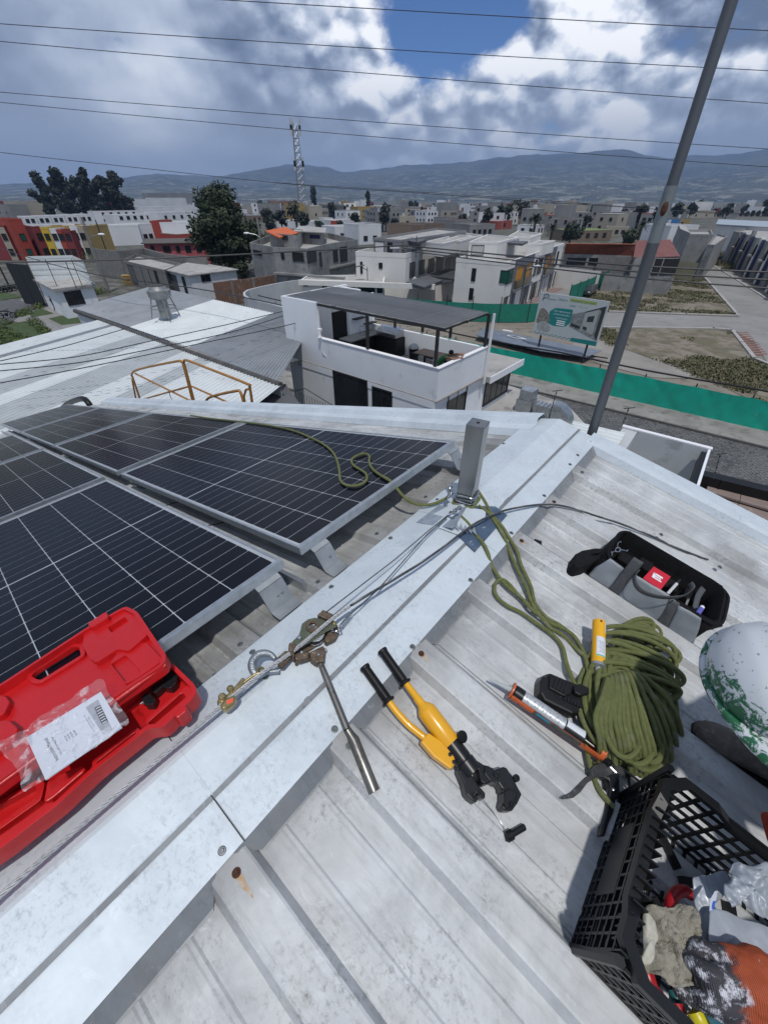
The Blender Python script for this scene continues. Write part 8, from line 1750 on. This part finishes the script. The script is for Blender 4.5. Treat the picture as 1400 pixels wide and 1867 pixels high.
for i, (x, yt, sp_) in enumerate(((92, 313, .16), (128, 306, .17), (155, 322, .2), (178, 303, .16), (205, 318, .2), (228, 312, .17))): tree(['leftmost tall dark eucalyptus of the skyline clump, standing apart', 'tall dark eucalyptus second from the left in the skyline clump', 'lower dense eucalyptus in the middle of the skyline clump', 'feathery tall eucalyptus, the highest top of the skyline clump', 'broad dark eucalyptus second from the right in the skyline clump', 'rightmost eucalyptus of the skyline clump'][i], (x+4, 404), hgt((x+4, 404), yt), blobset(20+i, 15, sp_*1.25, .22, .93, .09, .19), [mLeafE, mLeafD], 5200, .85, seed=30+i, trunk=.8, name='eucalyptus_tree', group='eucalyptus clump on the left skyline')
def palm(label, base, yt, seed, n=34, L=.42):
    b = g(*base, 0); H = zat(b, yt)*.8; t_ = thing('palm_tree', b, label, 'palm', None); MB().tube([b, b+V((0, 0, H))], [.4, .3], 8).build('trunk', mBark, t_); rnd = random.Random(seed)
    for i in range(n):
        a = 2.4*i; e = 1.25-1.7*i/n; l = H*L*rnd.uniform(.85, 1.1); mb = MB(); P_ = [b+V((0, 0, H))+V((math.cos(a)*l*s*math.cos(e), math.sin(a)*l*s*math.cos(e), l*s*math.sin(e)-l*.45*s*s)) for s in (0, .25, .5, .75, 1)]
        sd__ = V((-math.sin(a), math.cos(a), 0))
        for s in range(4):
            for q_ in range(3):
                c_ = P_[s].lerp(P_[s+1], q_/3); wv_ = l*.24*(1-.12*s); dd_ = (P_[s+1]-P_[s]).normalized()
                for sg_ in (1, -1): mb.face(c_, c_+dd_*l*.075, c_+sd__*sg_*wv_+dd_*l*.12+V((0, 0, -wv_*.35)))
        mb.build('frond', mLeafD, t_)
palm('wide dark palm standing behind the right villa', (968, 448), 386, 1); palm('low palm with a dense head beside the wide one', (1000, 452), 405, 2); palm('round-headed palm behind the red-tiled shed', (1160, 446), 400, 3); palm('small ragged palm behind the grey corner house', (578, 428), 399, 4, 22); palm('smallest palm left of the ragged one', (543, 424), 402, 5, 18)
tree('grey-green bushy tree beside the palms', (1035, 452), hgt((1035, 452), 405), blobset(9, 5, .5, .5, .8, .3, .4), [M('grey_green_leaf', (.04, .05, .04), rough=.9), mLeafM], 1500, .5, seed=11)
tree('dark bushy tree under the round-headed palm', (1145, 455), hgt((1145, 455), 418), blobset(10, 5, .6, .5, .8, .35, .45), [mLeafD, mLeafM], 1500, .4, seed=12)
tree('conical tree alone on the skyline right of the cell tower', (574, 385), hgt((574, 385), 338), blobset(12, 7, .06, .25, .9, .12, .2), [mLeafE, mLeafD], 900, 1.4, seed=13, trunk=1.0); tree('thin dark tree alone on the skyline beside the yellow block', (671, 390), hgt((671, 390), 346), blobset(13, 6, .06, .3, .9, .09, .16), [mLeafE, mLeafD], 700, 1.2, seed=14, trunk=.8)
tree('small clipped round tree before the yellow and red houses', (118, 470), hgt((118, 470), 432), [(0, 0, .75, .28)], [mLeafD, mLeafM], 900, .3, seed=15, name='shrub')
rnd = random.Random(77)
for i in range(60):
    x = rnd.uniform(470, 1400); yb = rnd.uniform(383, 428) if x < 1250 else rnd.uniform(386, 400); b_ = g(x, yb, 0); d_ = b_.length; H = rnd.uniform(4, 11); tree('dark leafy tree standing among the roofs of the far town', tuple(b_), H, blobset(100+i, 4, .25, .45, .8, .22, .34), [mLeafE, mLeafD], 260, .28+d_*.0022, seed=i, group='dark trees among the far roofs')
for i in range(26):
    x = 1050+ (i*9.1 if i < 9 else 0) + (0 if i < 9 else 210+(i-9)*10); yb = 392 if i < 9 else 394; b_ = g(x, yb, 0); tree('tall dark tree in the wooded belt below the mountains', tuple(b_), zat(b_, (376 if i < 9 else 383)+rnd.uniform(-3, 4)), blobset(200+i, 5, .3, .3, .85, .2, .3), [mLeafE, mLeafD], 420, 1.1, seed=60+i, group='trees of the wooded belt')
def bushes(label, pts, h, r, n, seed):
    rnd = random.Random(seed); mb = MB()
    for x, y in pts:
        c = g(x, y, 0)
        for _ in range(n): d = V((rnd.gauss(0, 1), rnd.gauss(0, 1), abs(rnd.gauss(0, 1)))).normalized(); p_ = c+V((d.x*r, d.y*r, d.z*h))*rnd.random()**.4; a_ = V((rnd.gauss(0, 1), rnd.gauss(0, 1), rnd.gauss(0, 1))).normalized()*.16; mb.mi = rnd.choice((0, 1)); mb.face(p_-a_, p_+a_.cross(d)*.6, p_+a_)
    tag(mb.build('hedge', [mLeafM, M('lime_foliage', (.12, .16, .03), (.07, .11, .02), 5, .9)], None, origin=g(*pts[0], 0)), label, 'hedge', kind='stuff')
bushes('low clipped hedge dots edging the lawn and path', [(40, 572), (54, 566), (36, 576), (48, 573), (60, 586), (68, 592), (75, 600), (83, 606), (12, 590), (2, 600), (70, 562), (74, 559)], .6, .8, 160, 1); bushes('dark shrub bed at the lower left lawn', [(0, 612), (14, 618), (28, 622), (5, 628), (38, 628)], .9, 1.6, 300, 2); bushes('bright bush beyond the gatehouse', [(160, 535), (172, 536), (183, 534)], 1.0, 1.3, 260, 3); bushes('dark green bushes above the shop parapets', [(118, 462), (132, 464), (145, 468), (172, 472), (190, 476), (160, 480)], 2.2, 2.6, 300, 4)

# ---- poles, lamps, lattice tower
mPoleC = M('grey_concrete_pole', (.22, .22, .21), (.16, .16, .155), 2, .9)
def upole(name, label, foot, yt, r, mat, cat='pole', arm=None):
    b = g(*foot, 0); H = zat(b, yt); t_ = thing(name, b, label, cat); MB().tube([b, b+V((0, 0, H))], [r, r*.65], 8).build('shaft', mat, t_); return t_, b, H
t_, b, H = upole('utility_pole', 'concrete utility pole with a crossarm of white insulators in front of the villas', (735, 552), 437, .19, mPoleC, 'utility pole')
for dz_, x0, x1 in ((.9, -1.7, 1.6), (.6, -1.9, .3)):
    mb = MB(); mb.box(Fr(b, (1, .25, 0), (-.25, 1, 0)), ((x0+x1)/2, 0, H-dz_), (x1-x0, .1, .1)); mb.build('crossarm', mAluD, t_)
for x_ in (-1.8, -1.55, -1.3, -1.05, -.8, -.5, .55, .85, 1.15, 1.45): mb = MB(); mb.lathe(Fr(b+V((x_, x_*.25, H-.9))), [(.0001, 0), (.10, .02), (.06, .08), (.10, .10), (.06, .16), (.0001, .2)], 8); mb.build('insulator', mWhite if x_ < 0 else mAluD, t_)
for s in (-1, 1): MB().tube([b+V((0, -.1, H-2.0)), b+V((s*.9, -.1, H-.9))], .035, 5).build('brace', mAluD, t_)
q = g(742, 531, 3.5); mb = MB(); mb.tube([b+V((0, -.1, 1.2)), b+V((1.0, -.5, 2.2))], .05, 6); mb.build('lamp_arm', mAluD, t_); mb = MB(); a_ = b+V((1.0, -.5, 2.3)); mb.lathe(FZ(a_, a_+V((.5, -.1, .8))), [(.0001, 0), (.26, .02), (.30, .3), (.24, 1.0), (.0001, 1.05)], 14); mb.build('lamp_head', mPlast, t_, smooth=40)
for lab, ft, yt, s in (('solar street lamp with a dark tilted panel before the white lodge', (671, 556), 486, -1), ('slim street lamp on the lodge roof side, the left one', (589, 515), 463, 1), ('slim street lamp against the left villa wall', (682, 530), 466, 1), ('thin solar lamp post standing by the green mesh fence', (941, 585), 487, 1)):
    t_, b, H = upole('street_lamp', lab, ft, yt, .07, mPostB, 'street lamp'); mb = MB(); mb.tube([b+V((0, 0, H-.4)), b+V((s*.8, 0, H))], .04, 5); mb.build('arm', mPostB, t_); mb = MB(); mb.box(Fr(b+V((s*.9, 0, H+.1)), (1, 0, .15), (0, 1, 0), (-.15, 0, 1)), (0, 0, 0), (1.1, .7, .08)); mb.build('solar_panel_head', mPlast if '941' in str(ft) else mDkRoof, t_)
for lab, ft, yt, s in (('leaning grey concrete lamp post with a white lamp left of the corner house', (487, 516), 398, -1), ('grey lamp post rising before the ochre house', (199, 532), 395, 1)):
    t_, b, H = upole('lamp_post', lab, ft, yt, .22, mPoleC, 'lamp post'); k_ = .72; mb = MB(); mb.tube(smooth_path([b+V((0, 0, H*k_)), b+V((s*.6, 0, H*k_+.4)), b+V((s*1.7, -.1, H*k_+.6))], 4), .05, 5); mb.build('arm', mAluD, t_); mb = MB(); mb.ball(b+V((s*2.0, -.1, H*k_+.62)), .4, 1.3, .6, .4, n=8); mb.build('lamp_head', mWhite, t_, smooth=True)
for i, (p_, q_) in enumerate((((16, 520), 414), ((205, 488), 400), ((405, 470), 440), ((428, 505), 460))): upole('wooden_pole', ['dark pole at the left edge beside the black gate', 'bare dead-limbed trunk pole before the ochre wall', 'short thin pole above the pink house end', 'thin pole by the brick wall under the huge tree'][i], p_, q_, .14, mPostB, 'pole')
tb_ = g(553, 398, 0); tH = zat(tb_, 224); tw = thing('cell_tower', tb_, 'tall thin lattice cell tower on the skyline', 'tower'); r0, r1 = 4.0, 1.8; N_ = 14
leg = [[tb_+V((-.065*tH*0+(r0+(r1-r0)*k/N_)*math.cos(j*2*PI/3+.3), (r0+(r1-r0)*k/N_)*math.sin(j*2*PI/3+.3), tH*k/N_)) for k in range(N_+1)] for j in range(3)]
for j in range(3): MB().tube(leg[j], .24, 5).build('leg', mAluD, tw)
mb = MB()
for k in range(N_):
    for j in range(3): mb.tube([leg[j][k], leg[(j+1) % 3][k+1]], .12, 4); mb.tube([leg[(j+1) % 3][k], leg[j][k+1]], .12, 4); mb.tube([leg[j][k], leg[(j+1) % 3][k]], .18, 4)
mb.build('lattice', mAluD, tw)
for k_, zf in enumerate((.99, .93, .62, .58, .15)): mb = MB(); [mb.box(Fr(tb_), (3.4*math.cos(a), 3.4*math.sin(a), tH*zf), (1.1, 1.1, 5)) for a in (0, 2.1, 4.2)]; mb.build('antenna', mPlast, tw)
for pts, z_ in (([(-100, 480), (300, 470), (735, 447)], 9.5), ([(735, 447), (1100, 480), (1500, 500)], 9.3), ([(735, 452), (1100, 490), (1500, 515)], 9.0), ([(735, 456), (1100, 500), (1500, 532)], 8.6)): mb = MB(); mb.tube(smooth_path([g(x, y, z_) for x, y in pts], 5), .03, 4); lone(mb, 'street_wire', mWire, {480: 'wire crossing the left streets to the utility pole', 490: 'middle wire right of the utility pole', 500: 'lowest wire right of the utility pole'}[pts[1][1]] if pts[1][1] in (490, 500) else ('wire crossing the left streets to the utility pole' if z_ == 9.5 else 'top wire right of the utility pole'), 'wire')

# ---- houses of the hillside and the far town
HM = {'w': M('town_white', (.74, .75, .76), (.60, .61, .62), .08, .9), 'g': M('town_grey', (.27, .27, .265), (.20, .20, .20), .1, .95), 'c': M('town_cream', (.40, .36, .29), (.33, .30, .25), .1, .9), 'r': M('town_red', (.36, .055, .035), (.29, .045, .03), .2, .9), 'y': M('town_ochre', (.36, .26, .10), (.30, .21, .08), .2, .9), 'm': M('town_maroon', (.20, .035, .04), rough=.9), 'Y': M('town_bright_yellow', (.55, .38, .04), rough=.9), 'b': M('town_brick', (.22, .12, .085), (.17, .10, .07), .3, .9), 'l': M('town_blue', (.04, .16, .38), rough=.8), 'o': M('town_brown', (.19, .145, .11), rough=.9), 'd': mDkRoof, 'G': M('moss_green_roof', (.16, .20, .07), rough=.9), 'R': M('town_roof_red', (.30, .07, .055), rough=.9), 't': mRoofC}
def hb(x0, y0, x1, y1, yt, depth, wall, roof, label, cols=2, rows=2, group=None, cat='house', name='house', w=1.1, par=.35, glass=None):
    A_, B_ = g(x0, y0, 0), g(x1, y1, 0); zt = max(zat((A_+B_)/2, yt), 1.5); P_ = ext2(A_.xy, B_.xy, depth); b = Bld(name, label, [tuple(p) for p in P_], zt, HM[wall], HM[roof], group, px=False, par=par if zt > 3 else 0, cat=cat); nwin(b, 0, cols, rows, glass=glass, w=w); return b
L_ = [(0, 470, 22, 474, 420, 'r', 'red town house with a small window at the left edge'), (23, 474, 35, 474, 414, 'c', 'narrow cream-yellow house between two red ones at the left edge'), (36, 474, 48, 472, 410, 'm', 'dark maroon narrow house front beside the big red one'), (49, 475, 72, 473, 398, 'r', 'big brick-red house with a green window'), (73, 470, 84, 472, 410, 'w', 'white stepped house front right of the big red one'), (85, 473, 97, 472, 412, 'm', 'narrow dark red house front before the white gable'), (98, 474, 112, 474, 414, 'Y', 'bright yellow narrow house front'), (113, 474, 124, 474, 416, 'w', 'white gable between the yellow and the orange-red house'), (125, 474, 134, 474, 418, 'r', 'orange-red stepped house front behind the clipped tree'), (135, 474, 148, 474, 420, 'm', 'maroon stepped house front left of the beige houses'), (149, 472, 162, 472, 412, 'w', 'pale house front with glass panels left of the beige one'), (163, 472, 172, 472, 414, 'c', 'beige narrow house front beside the ochre wall'), (173, 472, 215, 466, 410, 'y', 'large blank ochre house wall behind the lamp post')]
for i, (x0, y0, x1, y1, yt, c, lab) in enumerate(L_): hb(x0, y0, x1, y1, yt, 9, c, 't', lab, 0 if c == 'y' else 1, 2, w=1.0, glass=mGlassG if i == 3 else None)
for k_ in range(5): hb(55+25*k_, 428-1.5*k_, 78+25*k_, 427-1.5*k_, 394-k_, 9, 'w', 'c' if k_ > 2 else 't', ['leftmost white house with a red base of the upper terrace row', 'second white house with a red base of the upper terrace row', 'middle white house of the upper terrace row under the eucalyptus', 'fourth white house of the upper terrace row, cream roofed', 'rightmost white house of the upper terrace row, cream roofed'][k_], 2, 2).band(0, 1, 7, .3, 2.4, .15, HM['r'], 'red_base')
for k_, (x0, y0, x1, y1, yt, c, r_, lab) in enumerate([(0, 402, 28, 404, 372, 'g', 'd', 'grey house at the far left edge below the skyline'), (20, 398, 62, 402, 366, 'c', 'R', 'cream and red apartment block with a dark roof at the far left'), (205, 448, 262, 446, 410, 'w', 't', 'white house with small windows right of the ochre wall'), (232, 446, 250, 444, 418, 'r', 't', 'orange-red block among the white terrace walls'), (262, 442, 285, 440, 407, 'w', 't', 'white house behind the pink one, left part'), (283, 440, 300, 440, 402, 'r', 't', 'tall orange-red wall behind the pink house'), (300, 440, 362, 438, 404, 'w', 't', 'long blank white gable wall left of the huge tree'), (325, 443, 366, 440, 426, 'r', 't', 'red parapet wall just above the pink house roof'), (215, 420, 300, 416, 390, 'w', 't', 'white terrace with small windows, third row up'), (295, 418, 362, 414, 386, 'w', 't', 'white stepped terrace just left of the huge tree'), (180, 408, 262, 405, 384, 'w', 'R', 'white terrace with red trim below the eucalyptus'), (262, 404, 360, 400, 376, 'w', 't', 'white upper terrace below the grey barn gables'), (248, 396, 300, 394, 362, 'w', 'd', 'white twin-gabled house with a dark roof below the skyline'), (288, 390, 345, 388, 360, 'w', 'd', 'white house with a grey roof beside the barn gables'), (275, 380, 325, 379, 352, 'g', 'g', 'grey barn with a low gable on the skyline, the left one'), (315, 380, 362, 379, 351, 'g', 'g', 'grey barn with a low gable on the skyline, the right one')]): hb(x0, y0, x1, y1, yt, 10, c, r_, lab, 0 if 'blank' in lab or 'wall' in lab or 'barn' in lab else max(2, int((x1-x0)/14)), 2, w=1.3)
MID = [(462, 396, 496, 397, 370, 'w', 't', 'white block of flats with dark windows right of the huge tree', 4, 3), (498, 396, 548, 396, 366, 'b', 'o', 'brown brick apartment block behind the cell tower', 4, 3), (560, 396, 590, 396, 374, 'w', 't', 'small white house right of the cell tower foot', 2, 2), (588, 399, 632, 399, 374, 'd', 'd', 'dark grey block of flats in the middle distance', 4, 2), (628, 399, 650, 399, 370, 'w', 't', 'white narrow block left of the yellow one', 2, 3), (652, 400, 692, 399, 376, 'y', 'Y', 'yellow apartment block with a bright yellow corner', 2, 2), (690, 405, 730, 404, 378, 'g', 't', 'grey block right of the yellow apartments', 3, 2), (505, 415, 570, 418, 402, 'w', 't', 'long low white wall house behind the palms', 2, 1), (570, 418, 605, 416, 402, 'w', 't', 'white house between the ragged palm and the red gable', 1, 1), (604, 420, 655, 418, 400, 'w', 't', 'white terrace with a red end wall behind the corner house', 4, 2), (604, 421, 614, 421, 402, 'r', 't', 'red end wall of the white terrace', 0, 1), (612, 440, 655, 438, 412, 'w', 't', 'white stepped houses directly behind the concrete corner house', 2, 2), (655, 446, 695, 444, 408, 'w', 'd', 'white gabled house with a grey roof left of the villa', 2, 2), (706, 434, 772, 436, 408, 'o', 'd', 'long brown-grey blockwork building behind the left villa', 0, 1), (762, 436, 810, 430, 408, 'o', 'd', 'brown-grey building with a shaded lower opening', 3, 1), (728, 412, 757, 412, 394, 'c', 't', 'small cream roof house on the blockwork building', 1, 1), (772, 402, 792, 401, 382, 'w', 't', 'white house with one dark window in the mid town', 1, 1), (828, 428, 858, 426, 400, 'g', 'R', 'grey house with a bright red roof in the mid town', 2, 1), (855, 432, 900, 430, 408, 'g', 'g', 'grey open-framed house behind the villas', 4, 1), (876, 388, 900, 388, 376, 'w', 't', 'small white flats with square windows on the town skyline', 3, 2), (900, 390, 935, 390, 374, 'g', 't', 'grey three-storey flats beside the white skyline flats', 4, 3), (905, 418, 932, 416, 402, 'R', 'R', 'pinkish red house left of the wide palm', 1, 1), (1040, 440, 1112, 438, 420, 'o', 'G', 'brown house under a mossy green roof', 4, 1), (1050, 418, 1108, 418, 400, 'g', 'R', 'grey house with a red-edged terrace roof', 4, 1), (1125, 408, 1165, 408, 396, 'w', 't', 'pair of white stepped houses left of the steel pole', 2, 1), (1196, 418, 1235, 416, 400, 'l', 'c', 'blue and cream building right of the steel pole', 4, 1), (1212, 446, 1262, 444, 410, 'w', 't', 'white stepped house behind the dull red roof', 2, 2), (1232, 398, 1300, 396, 384, 'c', 'Y', 'low ochre and cream building below the red row', 3, 1), (1262, 390, 1310, 390, 378, 'm', 't', 'distant row of maroon-fronted houses', 6, 1), (1170, 402, 1232, 401, 388, 'c', 'Y', 'long low building with a yellow roof edge behind the pole', 6, 1), (650, 424, 706, 420, 406, 'g', 'g', 'grey low houses between the white terrace and the brown building', 3, 1), (738, 398, 770, 398, 380, 'c', 'R', 'cream and red flats in the mid town', 3, 2)]
for (x0, y0, x1, y1, yt, c, r_, lab, nc, nr) in MID: hb(x0, y0, x1, y1, yt, 11, c, r_, lab, nc, nr, w=1.3)
CN = {'w': 'small white flat-roofed house in the far town', 'g': 'small grey concrete house in the far town', 'c': 'small cream house in the far town', 'b': 'small brick-brown house in the far town', 'o': 'small dull brown house in the far town', 'R': 'small red-roofed house in the far town', 'y': 'small ochre house in the far town', 'm': 'small maroon house in the far town'}
rnd = random.Random(5); occ = []; cnt = 0
for i in range(5000):
    if cnt >= 300: break
    x = rnd.uniform(-30, 1420) if i % 4 else rnd.uniform(440, 1300); yb = 374.5+(rnd.random()**1.25)*36 if x > 440 else 372+rnd.random()*22
    if x > 1240 and yb > 396: continue
    yb = yb+rnd.choice((0, 0, 14, 22)) if 880 < x < 1230 else yb; p_ = g(x, yb, 0); w_ = rnd.uniform(6.5, 12.5); h_ = rnd.choice((3.2, 5.6, 5.9, 6.2, 8.6))*rnd.uniform(.9, 1.1)
    if any((p_.x-a)**2+(p_.y-b)**2 < (.47*(w_+c))**2 for a, b, c in occ): continue
    occ.append((p_.x, p_.y, w_)); cnt += 1; an = AZR+rnd.choice((0, 0, PI/2, .25, -.3)); dx, dy = V((math.cos(an), -math.sin(an))), V((math.sin(an), math.cos(an))); c = p_.xy; q_ = [tuple(c+dx*(sx*w_/2)+dy*(sy*w_*.4)) for sx, sy in ((-1, -1), (1, -1), (1, 1), (-1, 1))]
    k_ = rnd.choice('wwwwwwwgggggggccccbbooRRmy' if x > 440 else 'wwwwwwrgcm'.replace('r', 'R')); b_ = Bld('house', CN[k_], q_, h_, HM[k_ if k_ != 'R' else 'g'], HM['R'] if k_ == 'R' else HM[rnd.choice('tttgd')], CN[k_].replace('small ', '').replace('house', 'houses'), px=False, par=.5 if rnd.random() < .6 else 0, cat='house')
    if p_.length < 360:
        for e_ in range(4):
            f_, _l = b_.frame(e_)
            if f_.y.dot(-f_.o) > 0: nwin(b_, e_, rnd.choice((1, 2, 2, 3)), 2, w=rnd.uniform(.8, 1.3), hh_=1.05)
    if rnd.random() < .35: mb = MB(); mb.cyl(Fr(V((c.x, c.y, h_))), (1, 1), .7, .1, 1.5, 8); mb.build('water_tank', mPlast if rnd.random() < .5 else mGrip, b_.t)

# ---- mountains: one terrain from the valley floor to the crest
mMt = bpy.data.materials.new('mountain_slope'); mMt.use_nodes = True; t = NT(mMt.node_tree); co = t.n('ShaderNodeNewGeometry').outputs['Position']; z_ = t.n('ShaderNodeSeparateXYZ', {0: co}).outputs[2]
def mn_(s, d=8.0, st=(1, 1, 1)): return t.n('ShaderNodeTexNoise', {'Vector': t.n('ShaderNodeMapping', {'Vector': co, 'Scale': st}).outputs[0], 'Scale': s, 'Detail': d, 'Roughness': .62}).outputs[0]
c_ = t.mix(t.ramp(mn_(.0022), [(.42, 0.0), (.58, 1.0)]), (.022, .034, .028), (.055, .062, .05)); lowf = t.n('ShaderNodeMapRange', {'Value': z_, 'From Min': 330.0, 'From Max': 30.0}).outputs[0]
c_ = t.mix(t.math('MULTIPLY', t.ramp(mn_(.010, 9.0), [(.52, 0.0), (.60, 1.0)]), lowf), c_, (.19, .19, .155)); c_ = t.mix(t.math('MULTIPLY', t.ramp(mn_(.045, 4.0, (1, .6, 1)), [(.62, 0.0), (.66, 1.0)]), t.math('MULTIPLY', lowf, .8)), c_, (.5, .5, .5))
t.n('ShaderNodeOutputMaterial', {'Surface': t.n('ShaderNodeBsdfPrincipled', {'Base Color': c_, 'Roughness': .95}).outputs[0]})
SK = [(-1400, 350), (-300, 345), (100, 336), (245, 325), (300, 318), (400, 324), (480, 312), (530, 301), (560, 302), (600, 305), (630, 316), (700, 308), (740, 302), (800, 300), (850, 293), (900, 287), (950, 279), (1010, 282), (1060, 279), (1110, 275), (1160, 285), (1200, 290), (1240, 284), (1280, 283), (1330, 277), (1370, 270), (1400, 272), (1600, 262), (2000, 270), (3200, 300)]
def sky_y(x):
    for (a, b), (c, d) in zip(SK[:-1], SK[1:]):
        if a <= x <= c: return b+(d-b)*(x-a)/(c-a)
    return 340
mb = MB(); NXm, NRm = 420, 34; xs_ = [-1400+4600*i/NXm for i in range(NXm+1)]
for j in range(NRm+1):
    v_ = j/NRm; dist = 1500+4700*v_ if j < NRm else 7400
    for x in xs_:
        r_ = ray(x, 360); d2 = V((r_.x, r_.y)).normalized(); yk = sky_y(x)-5+4.5*abs(MN.noise(V((x*.03, 0, 3))))+1.5*MN.noise(V((x*.16, 0, 7))); rk = ray(x, yk); H = max((rk.z/math.hypot(rk.x, rk.y))*6200+11, 20)
        P_ = d2*dist; n_ = MN.fractal(V((P_.x*.0011, P_.y*.0011, .5)), 1, 2, 6); rg = 1-abs(MN.noise(V((P_.x*.0016, P_.y*.0011, 2))))*2
        pr_ = v_**1.7; h_ = -3+H*pr_*(1+(.30*n_+.22*rg-.1)*math.sin(PI*min(v_, 1))*1.1)*(1 if j < NRm else .5)
        if v_ < .16: h_ = -3
        mb.v.append(V((P_.x, P_.y, h_)))
for j in range(NRm):
    for i in range(NXm): a = j*(NXm+1)+i; mb.f.append((a, a+1, a+NXm+2, a+NXm+1)); mb.m.append(0)
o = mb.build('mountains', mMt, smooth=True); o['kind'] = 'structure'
# ---- the air between: one closed box of thin haze
hzm = bpy.data.materials.new('thin_haze'); hzm.use_nodes = True; t = NT(hzm.node_tree); hv_ = t.n('ShaderNodeVolumePrincipled', {'Color': (.42, .62, 1.0, 1), 'Density': .00016, 'Anisotropy': .1}); oo = t.n('ShaderNodeOutputMaterial'); t.nt.links.new(hv_.outputs[0], oo.inputs['Volume'])
mb = MB(); mb.box(WF, (0, 3400, 268), (30000, 12000, 544)); o = mb.build('haze', hzm); o['kind'] = 'stuff'; hzm.cycles.homogeneous_volume = True
